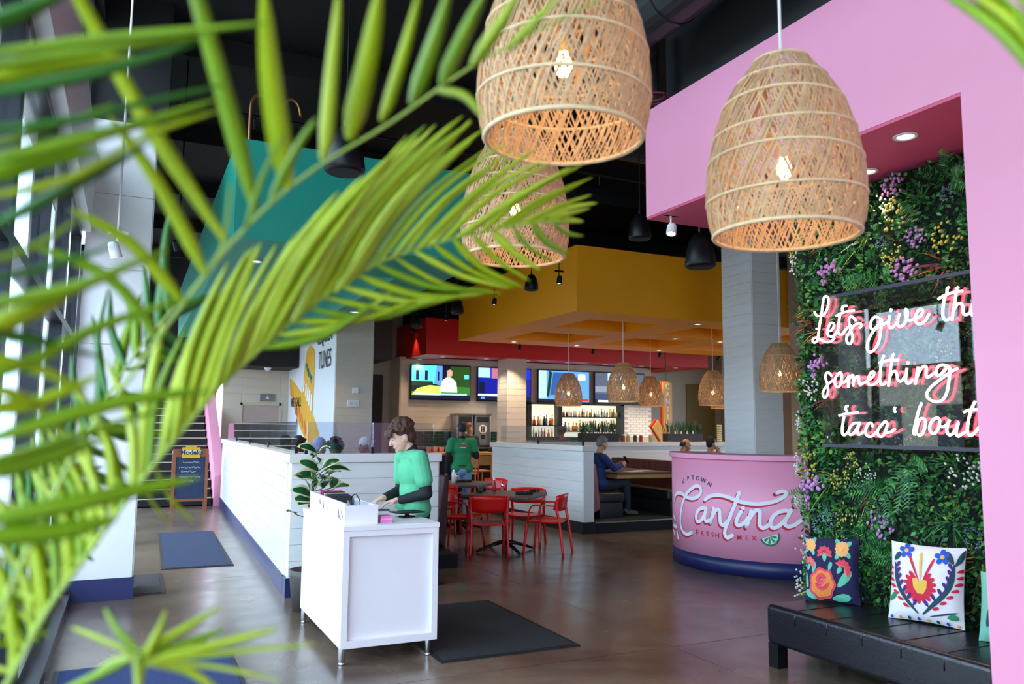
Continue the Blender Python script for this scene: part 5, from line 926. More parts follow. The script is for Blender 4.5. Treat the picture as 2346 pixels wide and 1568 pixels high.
# ================================================================== spots, speakers and ducts under the black ceiling
def spot_can(loc, label, group, top=6.0, m=m_blackm, tilt=0.0, power=18, col=(1.0,0.8,0.58), d=(0.1,0.1,-1), ln=0.13):
    t = thing('spotlight', label, 'spotlight', loc, group=group)
    dv = Vector(d).normalized(); q = dv.to_track_quat('-Z','Y').to_matrix().to_4x4()
    MB().lathe([(0,ln),(0.03,ln),(0.042,ln-0.02),(0.045,0.0),(0.038,0.0),(0.036,0.02),(0,0.02)], 16).xf(q).build('can', m, t, smooth=False)
    MB().lathe([(0,0.012),(0.036,0.012)], 14).xf(q).build('lens', m_lamp, t)
    MB().cyl((0,0,ln*0.9), (0,0,top-loc[2]), 0.009, n=8).build('stem', m, t); MB().obox((0,0,ln+0.075), (0.15,0.03,0.03)).build('yoke', m, t)
    spot_light('spot_beam', tuple(dv*0.03), d, power, col, 1.4, 0.6, 0.03, t)
    return t
for i, (y, nm) in enumerate(((11.07,'nearest the bright corner of the yellow bulkhead'), (13.6,'halfway along the yellow bulkhead'), (16.14,'in front of the red bulkhead corner'), (18.43,'beside the brown bulkhead'))):
    spot_can((6.1,y,3.95), 'black ceiling spotlight '+nm, 'black spotlights beside the yellow bulkhead', power=160 if y < 17 else 30, d=(-0.12,0.0,-1))
for i, (x, nm) in enumerate(((8.25,'over the first television'), (10.27,'over the third television'), (12.26,'over the arrow sign'), (14.18,'over the corridor'))):
    spot_can((x,16.9,3.50), 'short black spotlight hanging below the yellow bulkhead edge '+nm, 'short black spotlights behind the yellow bulkhead', power=200, d=(0,0.5,-1))
t = spot_can((4.22,5.62,3.36), 'small white spotlight fixed under the end of the pink bulkhead', None, 3.52, m_lampw, power=15, d=(-0.3,-0.2,-1), ln=0.1)
for x, y, z, nm in ((-0.16,7.15,3.0,'in front of the white pillar'), (0.40,9.6,3.6,'beside the teal bulkhead corner')):
    spot_can((x,y,z), 'white spotlight on a long rod '+nm, 'white spotlights on rods', 6.0, m_lampw if x < 0 else m_blackm, power=25, d=(0.3,0.3,-1))
def speaker(loc, label, s=1.0, top=6.0):
    t = thing('pendant_speaker', label, 'speaker', loc, group='black hanging speakers')
    MB().lathe([(0,0.0),(0.085*s,0.0),(0.095*s,0.008*s),(0.098*s,0.02*s),(0.088*s,0.10*s),(0.068*s,0.17*s),(0.035*s,0.215*s),(0.02*s,0.22*s),(0,0.22*s)], 22).build('shell', m_blackm, t, smooth=True)
    MB().lathe([(0,-0.002),(0.08*s,-0.002)], 20).build('grille', mat('speaker_grille', '1d1e20', 0.7, bump=0.5, bscale=300), t)
    MB().cyl((0,0,0.21*s), (0,0,0.26*s), 0.012*s, n=8).build('bracket', m_blackm, t); MB().cyl((0,0,0.25*s), (0,0,top-loc[2]), 0.006, n=6).build('cable', m_blackm, t)
speaker((5.57,11.0,3.79), 'black bell-shaped speaker hanging before the yellow bulkhead side', 1.15)
speaker((5.08,6.29,3.26), 'large black bell-shaped speaker hanging under the end of the pink bulkhead', 1.6)
speaker((5.08,7.34,3.77), 'black bell-shaped speaker hanging beyond the white spotlight', 1.3)
speaker((5.28,13.4,3.70), 'black bell-shaped speaker hanging at the far corner of the yellow bulkhead', 1.25)
speaker((5.10,15.15,3.62), 'black bell-shaped speaker hanging before the red bulkhead side', 1.15)
speaker((1.475,6.29,3.70), 'big black bell-shaped speaker hanging before the teal bulkhead face', 1.7)
m_duct = mat('dark_duct_metal', '303134', 0.42, metal=0.4, var=0.1)
dk = thing('air_duct', 'round black spiral air duct running under the ceiling above the pink bulkhead', 'duct', (3.6,2.0,5.0))
MB().cyl((3.60,-3.4,4.98), (3.60,5.0,4.98), 0.24, n=28).build('pipe', m_duct, dk, smooth=False, w=True)
for k in range(13): 
    y = -3.2+k*0.66
    MB().cyl((3.60,y,4.98), (3.60,y+0.03,4.98), 0.25, n=28).build('rib', m_duct, dk, w=True)
MB().tube(cr_spline([(3.60,5.0,4.98),(3.60,5.25,4.98),(3.66,5.42,4.93),(3.75,5.5,4.8)], 4), 0.235, 20).build('elbow', m_duct, dk, smooth=True, w=True)
t = thing('air_diffuser', 'round reddish air diffuser at the end of the black duct', 'diffuser', (4.05,5.62,4.56))
for r, z in ((0.16,0.0),(0.115,0.015),(0.07,0.03)): MB().lathe([(r,z),(r-0.03,z+0.025),(r-0.034,z+0.02),(r-0.004,z-0.004),(r,z)], 24).build('ring', mat('dusky_pink_metal', '7c3a50', 0.4), t, smooth=True)
MB().cyl((0,0,0.02), (0,0,0.6), 0.05, n=12).build('neck', m_duct, t)
t = thing('air_duct', 'long black air duct crossing above the yellow bulkhead', 'duct', (9.0,8.5,5.1))
MB().cyl((4.6,7.7,5.1), (10.9,7.7,5.1), 0.28, n=24).build('pipe', m_duct, t, w=True)
for k in range(7): MB().cyl((4.8+k*0.85,7.7,5.1), (4.84+k*0.85,7.7,5.1), 0.29, n=24).build('rib', m_duct, t, w=True)
m_cop = mat('copper_pipe', '8a5a3c', 0.35, metal=0.8)
t = thing('sprinkler_pipe', 'thin dark sprinkler pipe under the black ceiling', 'pipe', (3.0,10.0,5.4))
MB().cyl((0.3,10.0,5.45), (16,10.0,5.45), 0.03, n=10).build('pipe', m_blackm, t, w=True)
for k in range(6): MB().cyl((1.2+k*2.5,10.0,5.45), (1.2+k*2.5,10.0,5.30), 0.012, n=8).build('sprinkler_head', m_grey, t, w=True)
for x, nm in ((0.95,'above the left side of the teal bulkhead'), (1.25,'above the middle of the teal bulkhead')):
    tag(MB().tube(cr_spline([(x,8.2,4.36),(x,8.2,4.85),(x+0.03,8.2,4.97),(x+0.1,8.2,5.02),(x+0.17,8.2,4.97),(x+0.2,8.2,4.85)], 4), 0.02, 8).build('copper_pipe', m_cop, smooth=True), 'bent copper pipe '+nm, 'pipe', 'bent copper pipes')
for i, p in enumerate(((1.12,8.75,3.4), (1.12,9.95,3.4), (1.12,11.75,3.4), (1.12,13.6,3.4), (3.05,12,3.4), (3.05,14.5,3.4))):
    downlight(p, 'round downlight in the underside of the teal bulkhead', 'downlights in the teal bulkhead', 0.08, 45)
for x in (7.6,9.2,10.3,11.5,13.9):
    for y in (11.5,13.62,15.85):
        if (x,y) in ((9.2,11.5),(7.6,15.85),(10.3,13.62),(9.2,15.85),(11.5,15.85),(11.5,13.62)): downlight((x,y,3.55), 'round white downlight in the underside of the yellow bulkhead', 'downlights in the yellow bulkhead', 0.08, 110)
for i in range(7):
    x = 6.75+i*1.15; downlight((x,18.05,3.35), 'small round downlight in the front strip of the red bulkhead underside', 'downlights in the red bulkhead', 0.07, 70)
for y in (18.6,19.0): downlight((6.5,y,3.35), 'small round downlight in the end strip of the red bulkhead underside', 'downlights at the red bulkhead end', 0.07, 40)

# ================================================================== bar
m_tile = mat('green_glazed_tile', '1f3a2c', 0.15, var=0.35, vscale=9, spec=0.7); m_steel = mat('brushed_steel', '9a9c9e', 0.28, metal=0.85, var=0.08)
bar = thing('bar_counter', 'dark bar counter with a light wooden top behind the dining tables', 'bar', (8.5,16.6,0))
MB().box((5.6,16.42,0.0), (13.5,17.0,1.05)).build('front', m_dark, bar, w=True); MB().box((5.5,16.25,1.05), (13.6,17.05,1.10)).build('wooden_top', m_oak, bar, w=True, bevel=0.008)
for k in range(6): MB().box((5.7+k*1.3,16.40,0.15), (6.9+k*1.3,16.425,0.98)).build('front_panel', mat('dark_plum_panel', '241a22', 0.5), bar, w=True)
bb = thing('back_bar', 'steel back counter along the bar wall', 'counter', (9.5,18.95,0))
MB().box((6.1,18.7,0.0), (13.5,19.19,1.12)).build('cabinet', m_dark, bb, w=True); MB().box((6.08,18.66,1.12), (13.52,19.19,1.16)).build('worktop', m_steel, bb, w=True)
# glazed tiles on the splashback (each one a piece of the wall) and thin planks above
tile_me = MB().box((-0.145,-0.01,-0.034), (0.145,0.0,0.034)).mesh('tile', m_tile)
for r in range(5):
    for k in range(12):
        x = 6.25+k*0.30+(0.15 if r % 2 else 0)
        if x < 9.5: o = link('tile', tile_me, tvw); o.location = (x, 19.2, 1.21+r*0.074)
for r in range(4):
    for k in range(14):
        x = 9.75+k*0.30+(0.15 if r % 2 else 0)
        if x < 13.4: o = link('tile', tile_me, tvw); o.location = (x, 19.2, 1.21+r*0.074)
clad(tvw, (6.08,19.2), (1,0,0), 7.5, 1.60, 3.34, (0,-1,0), 0.145, m_beige, split=[(0,2.5),(2.5,5.0),(5.0,7.5)])
# frozen drink machines
def machine(x, label):
    t = thing('drink_machine', label, 'drink machine', (x,18.9,1.16), group='frozen drink machines on the back bar')
    MB().box((-0.22,-0.22,0.0), (0.22,0.22,0.80)).build('housing', m_steel, t, bevel=0.01); MB().box((-0.24,-0.24,0.80), (0.24,0.24,0.84)).build('lid', m_steel, t)
    MB().box((-0.17,-0.225,0.62), (0.17,-0.215,0.76)).build('vent', m_dark, t)
    for z in (0.45,): MB().cyl((0,-0.245,z), (0,-0.215,z), 0.11, n=20).build('freezer_window', mat('pale_cream_plastic', 'e9e3d6', 0.3), t)
    MB().box((-0.055,-0.26,0.38), (-0.025,-0.24,0.52)).box((0.005,-0.26,0.38), (0.035,-0.24,0.52)).build('paddle', m_dark, t)
    MB().box((-0.03,-0.27,0.20), (0.03,-0.22,0.30)).build('tap', m_blackm, t); MB().box((-0.18,-0.30,0.0), (0.18,-0.22,0.05)).build('drip_tray', m_dark, t)
machine(7.62, 'tall steel frozen drink machine at the far side of the pair'); machine(8.10, 'tall steel frozen drink machine next to the bar column')
# backlit bottle shelves
bs = thing('bottle_shelf', 'black backlit bottle shelf unit on the bar wall', 'shelf', (11.0,19.1,1.4))
m_back = mat('backlit_panel', 'f5efcf', 0.5, var=0.02, emit='fff3cf', estr=1.1)
for x0, x1 in ((9.60,10.42), (10.54,12.40)): MB().box((x0,19.165,1.42), (x1,19.19,2.28)).build('backlit_panel', m_back, bs, w=True)
for x in (9.55,10.48,12.46): MB().box((x-0.06,18.92,1.38), (x+0.06,19.185,2.315)).build('upright', m_blackm, bs, w=True)
MB().box((9.5,18.92,2.28), (12.52,19.185,2.326)).build('top_rail', m_blackm, bs, w=True)
for x0, x1, z in ((9.61,10.42,1.73),(10.54,12.40,1.97),(10.54,12.40,1.58),(9.61,10.42,1.42),(10.54,12.40,1.36)): MB().box((x0,18.93,z-0.03), (x1,19.165,z)).build('shelf_board', m_blackm, bs, w=True)
BOT = [[(0,0),(0.035,0),(0.037,0.02),(0.037,0.15),(0.013,0.20),(0.012,0.27),(0,0.27)], [(0,0),(0.045,0),(0.045,0.13),(0.02,0.165),(0.015,0.22),(0,0.22)], [(0,0),(0.03,0),(0.03,0.19),(0.012,0.23),(0.011,0.30),(0,0.30)], [(0,0),(0.042,0),(0.05,0.06),(0.04,0.12),(0.016,0.15),(0.016,0.21),(0,0.21)]]
bcol = [('amber','b9761f'),('clear','cfd6cf'),('green','3c6a2f'),('black','15161a'),('gold','d9b04a'),('brown','4e2a17'),('blue','3a5f9a'),('red','8c2a22'),('silver','b9bcc0'),('pale yellow','d8cf86')]
bm_ = [MB().lathe(p, 10).mesh('bottle', None, smooth=True) for p in BOT]; capm = [MB().lathe([(p[-2][0]+0.003,p[-2][1]-0.03),(p[-2][0]+0.003,p[-2][1]+0.008),(0,p[-2][1]+0.008)], 8).mesh('cap', m_blackm) for p in BOT]
rb = random.Random(21); bmesh_cache = {}
BR = [max(r for r, _ in p) for p in BOT]
def bottle(x, y, z, shelf, s=1.0, k=0):
    cn, cc = rb.choice(bcol)
    if (k,cn) not in bmesh_cache:
        me = bm_[k].copy(); me.materials.clear(); me.materials.append(mat('bottle_'+cn.replace(' ','_'), cc, 0.12, var=0.1, vscale=20, spec=0.6)); bmesh_cache[(k,cn)] = me
    kind = ['round shouldered','squat','slim','flask-shaped'][k]
    o = tag(link('bottle', bmesh_cache[(k,cn)]), '%s %s bottle %s' % (kind, cn, shelf), 'bottle', 'bottles '+shelf); o.location = (x,y,z); o.scale = (s,s,s)
    c = link('cap', capm[k], o)
def bottle_row(x0, x1, z, shelf, s0, s1, gap):
    """stand bottles side by side, each clear of the one before"""
    x = x0
    while True:
        k = rb.randrange(4); s_ = rb.uniform(s0, s1); r = BR[k]*s_
        if x+2*r > x1: break
        bottle(x+r, 19.06+rb.uniform(-.03,.03), z, shelf, s_, k); x += 2*r+gap
bottle_row(9.62, 10.41, 1.73, 'on the narrow backlit shelf next to the bar column', 0.9, 1.1, 0.006)
bottle_row(10.55, 12.39, 1.97, 'on the upper board of the wide backlit shelf', 0.6, 0.85, 0.022)
bottle_row(10.55, 12.39, 1.58, 'on the middle board of the wide backlit shelf', 0.85, 1.08, 0.025)
bottle_row(9.62, 10.41, 1.42, 'on the low board of the narrow backlit shelf', 0.7, 0.85, 0.03)
# glasses and bottles on the bar
for k in range(12):
    lathe_thing('drinking_glass', 'upturned pinkish glass in the row on the bar top', 'glass', (5.95+k*0.075,16.75+0.05*(k%2),1.10), [('glass', [(0.03,0.0),(0.033,0.01),(0.027,0.11),(0.0,0.115)], mat('pink_glassware', 'd98a84', 0.15, var=0.1))], 'row of glasses on the bar')
lathe_thing('oil_bottle', 'olive green bottle beside the row of glasses on the bar', 'bottle', (6.93,16.72,1.10), [('bottle', [(0,0),(0.045,0),(0.045,0.14),(0.016,0.2),(0.014,0.27),(0,0.27)], mat('olive_glass', '7e8a2a', 0.15)), ('cap', [(0.017,0.25),(0.017,0.285),(0,0.285)], m_blackm)])
for k, (x, c, nm) in enumerate(((7.45,'2a2b30','black'), (7.62,'e6e4e0','white'), (7.80,'2f3034','dark grey'), (8.0,'d8d5cf','cream'))):
    lathe_thing('bar_caddy', nm+' cup of bar tools in front of the drink machines', 'cup', (x,16.7,1.10), [('cup', [(0,0),(0.05,0),(0.055,0.12),(0.048,0.12),(0.045,0.01),(0,0.01)], mat('caddy_'+nm.replace(' ','_'), c, 0.5)), ('straws', [(0,0.02),(0.02,0.02),(0.03,0.2),(0,0.2)], m_ceram)], 'cups on the bar')
for k, x in enumerate((9.5,9.62,9.8,9.95,10.2)):
    lathe_thing('bar_jar', ['red','mustard yellow','dark green'][k%3]+' jar standing on the back partition between the two planters', 'jar', (x,14.40,1.37), [('jar', [(0,0),(0.04,0),(0.04,0.12),(0.03,0.14),(0,0.14)], mat('jar_%d' % (k%3), ['a3221d','c8b25a','3a3a30'][k%3], 0.3)), ('lid', [(0.033,0.138),(0.033,0.16),(0,0.16)], m_ceram)], 'jars on the back partition')
# bar stools
def stool(label, x, y, rz, mf):
    t = thing('bar_stool', label, 'stool', (x,y,0), rz, 'bar stools with coloured frames')
    MB().box((-0.19,-0.19,0.72), (0.19,0.19,0.755)).build('seat', m_oak, t, bevel=0.008); MB().box((-0.18,-0.215,0.86), (0.18,-0.19,1.06)).build('back_panel', m_oak, t)
    for sx in (-1,1):
        MB().tube([(sx*0.22,-0.24,0), (sx*0.19,-0.2,0.72), (sx*0.19,-0.205,1.09)], 0.014, 8).build('rear_leg', mf, t); MB().tube([(sx*0.22,0.22,0), (sx*0.18,0.18,0.72)], 0.014, 8).build('front_leg', mf, t)
    MB().tube([(-0.19,-0.205,1.085), (0.19,-0.205,1.085)], 0.014, 8).build('top_bar', mf, t); MB().tube([(-0.21,0.205,0.25), (0.21,0.205,0.25)], 0.012, 8).build('footrest', mf, t)
m_yelf = mat('yellow_frame', 'e0a51a', 0.4)
stool('bar stool with red frame beside the booth partition', 6.10,14.9,0, m_redp); stool('bar stool with yellow frame and wooden back next to the waiter', 6.75,15.75,0.1, m_yelf); stool('bar stool with yellow frame behind the partition end', 5.45,15.4,0, m_yelf); stool('bar stool with red frame further along the bar', 7.5,15.7,0, m_redp)
# ================================================================== televisions
def em(name, c, s=1.6): return mat('screen_'+name, c, 0.5, var=0, emit=c, estr=s)
def tv(x0, x1, label, shapes):
    y = 19.12; z0, z1 = 2.33, 3.23; w_, h_ = x1-x0, z1-z0
    t = thing('television', label, 'television', ((x0+x1)/2, y, z0), group='televisions over the bar')
    MB().box((x0,y-0.03,z0), (x1,y+0.03,z1)).build('casing', m_blackm, t, w=True, bevel=0.006); MB().box((x0+w_/2-0.2,y+0.03,z0+0.2), (x0+w_/2+0.2,19.185,z0+0.6)).build('wall_bracket', m_blackm, t, w=True)
    sw, shh = w_-0.05, h_-0.07
    scr = MB().box((x0+0.025,y-0.034,z0+0.04), (x1-0.025,y-0.03,z1-0.03)).build('screen', em('dark', '0a1530', 0.8), t, w=True)
    for i, (nm, poly, m) in enumerate(shapes):
        MB().prism(poly, lambda u, v, d: (x0+0.025+u*sw, y-0.034-d, z0+0.04+v*shh), 0.0, 0.0006*(i+1)).build('screen_'+nm, m, scr, w=True)
R4 = lambda a, b, c, d: [(a,b),(c,b),(c,d),(a,d)]
cy, wh, gr, yg, dk_, sk, bl, nv = em('cyan','4fd8e0'), em('white','fff6ee',2.0), em('green','3c8a34',1.0), em('lawn','b8d85a',1.4), em('hedge','123a22',0.7), em('skin','e0a890',1.3), em('blue','1530c8',1.3), em('navy','0b1440',0.7)
leafc, pale, grey, lb = em('leaf','2d5a24',0.8), em('pale','a8d0e8',1.5), em('grey','7f8c9a',1.0), em('light_blue','5a9ad8',1.4)
tv(6.30,7.92,'wall television showing a man in white before a house and lawn', [('wall', R4(0,0.45,0.52,1), cy), ('house_side', [(0.38,0.45),(0.52,0.38),(0.52,1),(0.42,1)], lb), ('window', R4(0.07,0.55,0.12,0.85), nv), ('window', R4(0.22,0.55,0.27,0.85), nv), ('window', R4(0.44,0.55,0.465,0.82), nv), ('hedge', R4(0,0.38,0.36,0.52), dk_), ('tree', R4(0.66,0.35,1,1), leafc), ('sky_gap', R4(0.9,0.62,0.98,0.75), cy), ('lawn', [(0,0.12),(1,0.12),(1,0.36),(0.5,0.4),(0,0.2)], gr), ('lawn_light', [(0,0.1),(0.5,0.1),(0.5,0.38),(0.3,0.4),(0.1,0.3)], yg), ('shirt', [(0.47,0.2),(0.78,0.2),(0.76,0.5),(0.70,0.62),(0.64,0.66),(0.58,0.64),(0.52,0.55)], wh), ('head', [(0.60,0.68),(0.65,0.66),(0.69,0.72),(0.69,0.85),(0.65,0.9),(0.60,0.86)], sk), ('caption', R4(0.05,0.11,0.95,0.16), pale), ('ticker', R4(0,0,1,0.06), nv)])
tv(8.11,9.68,'wall television with a blue studio desk partly hidden by the bar column', [('backdrop', R4(0,0.3,1,1), bl), ('picture', R4(0,0.7,0.22,1), pale), ('figure', R4(0.25,0.68,0.38,1), em('rose','c87a90',1.1)), ('desk', R4(0,0.12,1,0.68), em('deep_blue','0c1c9a',1.2)), ('presenter', R4(0.02,0.2,0.12,0.55), nv), ('band', R4(0,0.12,0.5,0.18), wh), ('ticker', R4(0,0,1,0.10), nv), ('badge', R4(0.05,0.03,0.12,0.09), lb)])
tv(9.88,11.50,'wall television showing a pale blue room behind a rattan lamp', [('backdrop', R4(0,0,1,1), lb), ('panel', R4(0,0.1,0.15,1), pale), ('frame', [(0.15,0.15),(0.2,0.15),(0.26,0.95),(0.2,1)], dk_), ('windows', [(0.22,0.2),(0.45,0.25),(0.6,0.95),(0.28,0.95)], em('mid_blue','2a5aa0',1.2)), ('glint', R4(0.35,0.3,0.5,0.4), wh), ('logo', R4(0.78,0.72,0.92,0.92), wh), ('tag', R4(0.86,0.02,0.99,0.10), em('tag_red','d01c1c',1.4)), ('ticker', R4(0,0,0.8,0.07), nv)])
tv(11.65,13.33,'wall television showing a grey stadium crowd', [('crowd', R4(0,0.1,1,1), em('crowd','5a6478',1.0)), ('light', R4(0.25,0.75,0.55,1), pale), ('stand', R4(0,0.35,0.45,0.55), em('stand','8c96a8',1.1)), ('field', R4(0,0.1,0.5,0.3), em('court','3a4a78',1.0)), ('score', R4(0.05,0.02,0.35,0.08), wh)])
# ================================================================== mural, signs and fittings on the far walls
m_mural = mat('mural_yellow', 'e0a923', 0.5, var=0.04); xm = 3.53
mu = thing('mural', 'painted yellow and white mural with dark lettering on the far side wall', 'mural', (xm,17.5,1.0))
MB().box((xm-0.012,15.27,0.2), (xm-0.001,20.15,3.9)).build('ground', mat('mural_white', 'dfe3ea', 0.45, var=0.03), mu, w=True)
for k, v in MURAL.items():
    c = [(y,z) for y, z in v]; MB().prism(c, lambda u, w_, d: (xm-d,u,w_), 0.014, 0.019 if k == 'body' else 0.021).build('painted_shape', m_mural, mu, w=True)
def wall_stroke(lines, wd, m, nm, off):
    for ln in lines:
        P = [Vector((0,y,z)) for y, z in ln]; b = MB()
        for a, c in zip(P[:-1], P[1:]):
            t = (c-a).normalized(); n = Vector((0,-t.z,t.y))*wd; b.add([(xm-off,*(a+n).yz),(xm-off,*(a-n).yz),(xm-off,*(c-n).yz),(xm-off,*(c+n).yz)], [(0,1,2,3)])
        b.build(nm, m, mu, w=True)
wall_stroke(MURAL_W, 0.07, mat('mural_white_line', 'eef0f2', 0.5), 'white_stripe', 0.024); wall_stroke(MURAL_R, 0.05, mat('mural_orange', 'e0612a', 0.5), 'orange_stripe', 0.024); wall_stroke([MURAL_T], 0.05, mat('mural_teal', '2a8a80', 0.5), 'teal_squiggle', 0.025)
m_ink = mat('mural_ink', '191a2c', 0.5, var=0.03)
text_obj('lettering', 'TUNES', 0.52, frame3((xm-0.026,16.15,2.98), (0,-1,0), (0,0,1)), m_ink, mu, sx=0.72)
text_obj('lettering', 'TEQUILA', 0.52, frame3((xm-0.026,16.25,3.50), (0,-1,0), (0,0,1)), m_ink, mu, sx=0.66)
text_obj('lettering', 'WE CALL', 0.30, frame3((xm-0.026,19.1,2.19), (0,-1,0), (0,0,1)), m_ink, mu, sx=1.05, bold=0.004)
text_obj('lettering', 'IT', 0.24, frame3((xm-0.026,19.0,1.98), (0,-1,0), (0,0,1)), m_ink, mu)
text_obj('lettering', 'A', 0.28, frame3((xm-0.026,18.9,1.72), (0,-1,0), (0,0,1)), m_ink, mu)
o = MB().box((3.86,15.20,2.28), (3.97,15.247,2.40)).build('thermostat', m_ceram, bevel=0.01); tag(o, 'small white thermostat box on the plank pillar beside the mural', 'thermostat')
t = thing('switch_plate', 'white switch plate below the thermostat on the plank pillar', 'switch plate', (3.89,15.24,2.05)); MB().box((3.77,15.222,2.03), (3.99,15.248,2.15)).build('plate', m_ceram, t, w=True, bevel=0.004)
for k in range(2): MB().box((3.82+k*0.09,15.21,2.06), (3.86+k*0.09,15.223,2.12)).build('switch', m_grey, t, w=True)
t = thing('exit_sign', 'small grey plate with a white triangle above the far door', 'sign', (3.05,20.15,2.33)); MB().box((2.85,20.16,2.24), (3.2,20.19,2.42)).build('plate', mat('sign_grey', '77787a', 0.5), t, w=True)
MB().prism([(-0.04,-0.03),(0.04,-0.03),(0,0.045)], lambda u, v, d: (3.02+u,20.16-d,2.33+v), 0.0, 0.006).build('triangle', m_ceram, t, w=True)
t = thing('dome_camera', 'small white dome camera under the black soffit by the mural', 'camera', (2.87,19.3,3.0)); MB().lathe([(0.075,0.0),(0.075,-0.03),(0.055,-0.06),(0,-0.085)], 16).build('dome', m_ceram, t, smooth=True); MB().lathe([(0,0.0),(0.085,0.0),(0.085,-0.012),(0.07,-0.014)], 16).build('base', m_ceram, t)
# arrow sign CANTINA
ar = thing('arrow_sign', 'yellow and red arrow sign lettered CANTINA beside the corridor', 'sign', (12.45,17.0,1.3))
xa, ya = 12.55, 17.0
poly = [(-0.14,1.55),(0.14,1.55),(0.14,0.20),(-0.14,-0.08),(-0.48,0.28),(-0.36,0.40),(-0.14,0.20)]
pol2 = [(-0.14,1.55),(0.14,1.55),(0.14,0.15),(0.02,0.10),(-0.14,-0.08),(-0.48,0.38),(-0.30,0.58),(-0.14,0.34)]
MB().prism(pol2, lambda u, v, d: (xa+u,ya-d,1.30+v), 0.0, 0.05).build('arrow_face', mat('sign_mustard', 'dfa21c', 0.4), ar, w=True)
MB().prism([(u*1.0-0.035,v+0.035) for u, v in pol2], lambda u, v, d: (xa+u,ya+0.055-d,1.30+v), 0.0, 0.05).build('arrow_edge', mat('sign_red', 'd6321c', 0.4), ar, w=True)
for k, ch in enumerate('CANTINA'): text_obj('letter', ch, 0.19, frame3((xa,ya-0.055,2.74-0.195*k), (1,0,0), (0,0,1)), m_letw, ar, bold=0.004)
MB().cyl((xa,ya+0.03,2.8), (xa,ya+0.03,6.0), 0.012, n=8).build('hanging_rod', m_blackm, ar, w=True)
# sunlit white brick wall end
br = struct(MB().box((12.62,19.08,1.17), (13.55,19.22,2.31)).build('wall_white_brick', mat('mortar', 'bdb9b2', 0.8)))
bme = MB().box((-0.098,-0.012,-0.03), (0.098,0.0,0.03)).mesh('brick', mat('white_brick', 'e9e6e0', 0.6, var=0.06, bump=0.3, bscale=30))
for r in range(12):
    for k in range(5):
        x = 12.72+k*0.205+(0.1 if r % 2 else 0)
        if x < 13.47: o = link('brick', bme, br); o.location = (x, 19.08, 1.45+r*0.07)
# planters with upright grass on the back partition
m_blade = [mat('planter_blade_a', '24482a', 0.5, var=0.3), mat('planter_blade_b', '3d6432', 0.5, var=0.3)]
for x0, x1, lab in ((8.45,9.35,'long dark planter of upright green blades behind the man in navy'), (10.6,11.55,'long dark planter of upright green blades beside the arrow sign')):
    t = thing('planter', lab, 'planter', ((x0+x1)/2,14.42,1.37), group='planters on the back partition')
    MB().box((x0-(x0+x1)/2,-0.1,0.0), (x1-(x0+x1)/2,0.1,0.18)).build('trough', mat('charcoal_planter', '2c2b2c', 0.6), t, bevel=0.006)
    bl = []
    for _ in range(150):
        bl.append(((rnd.uniform(x0,x1)-(x0+x1)/2, rnd.uniform(-0.08,0.08), 0.17), (rnd.uniform(-0.35,0.35),rnd.uniform(-0.25,0.25),1), rnd.uniform(0.22,0.36), 0.008, 0.0, rnd.randrange(2)))
    vs = []; fs = []; mi = []
    for p0, d, L, w_, dr, k in bl:
        d = Vector(d).normalized(); a = rnd.uniform(0,PI); s = Vector((math.cos(a),math.sin(a),0)); o_ = len(vs); p0 = Vector(p0)
        vs += [p0-s*w_*0.6, p0+s*w_*0.6, p0+d*L*0.5+s*w_, p0+d*L*0.5-s*w_, p0+d*L]; fs += [(o_,o_+1,o_+2,o_+3), (o_+3,o_+2,o_+4)]; mi += [k,k]
    me = bpy.data.meshes.new('blades'); me.from_pydata(vs, [], fs); [me.materials.append(m) for m in m_blade]; me.polygons.foreach_set('material_index', mi)
    o = link('blades', me, t); o['kind'] = 'stuff'
    for k in range(4 if x0 > 10 else 2):
        xx = x0-(x0+x1)/2+0.22+0.16*k+(0.25 if x0 < 10 else 0); MB().lathe([(0.028,0.0),(0,0.07)], 4).xf(Matrix.Translation((xx,-0.07,0.18))).build('label_cone', m_ceram, t)
for k, (x, lab) in enumerate(((12.1,'tall stack of pale cups beyond the second planter'), (12.42,'stack of cream cups by the white pillar'))):
    t = thing('cup_stack', lab, 'cup stack', (x,14.42,1.37))
    for i in range(9): MB().lathe([(0.0,0.0),(0.045,0.0),(0.06,0.05),(0.055,0.05)], 14).xf(Matrix.Translation((0,0,0.042*i))).build('cup', mat('cream_cup', ['d8cfa6','e3d9c9'][k], 0.5), t, smooth=True)
# ================================================================== stairs, stringer and chalkboard
st = struct(MB().box((-0.40,17.75,0.0), (1.60,18.0,0.02)).build('floor_stairs', m_black))
for k in range(14):
    y0 = 17.75+k*0.28; z1 = 0.17*(k+1)
    MB().box((-0.40,y0,0.0 if k == 0 else z1-0.34), (1.62,y0+0.30,z1)).build('step', m_black, st); MB().box((-0.40,y0-0.015,z1-0.012), (1.62,y0+0.03,z1+0.004)).build('nosing', m_nosing, st)
sr = MB().prism([(17.7,0.0),(18.2,0.0),(21.8,2.2),(21.8,3.1),(17.7,0.62)], lambda u, v, d: (d,u,v), 1.66, 1.86).build('wall_stair_stringer', m_pink); struct(sr)
cb = thing('chalkboard', 'wooden framed chalkboard with a yellow crest in front of the stairs', 'chalkboard', (1.1,16.8,0))
m_cbw = mat('reddish_oak', '8a4a2a', 0.5, var=0.2, vscale=8, stretch=(8,1,1)); tl = 0.10
def cbp(x, z): return (x, 16.62+tl*z, z)
def cbox(x0, x1, z0, z1, d0, d1, nm, m):
    b = MB().prism([(x0,z0),(x1,z0),(x1,z1),(x0,z1)], lambda u, v, d: (u, 16.62+tl*v+d, v), d0, d1); return b.build(nm, m, cb, w=True)
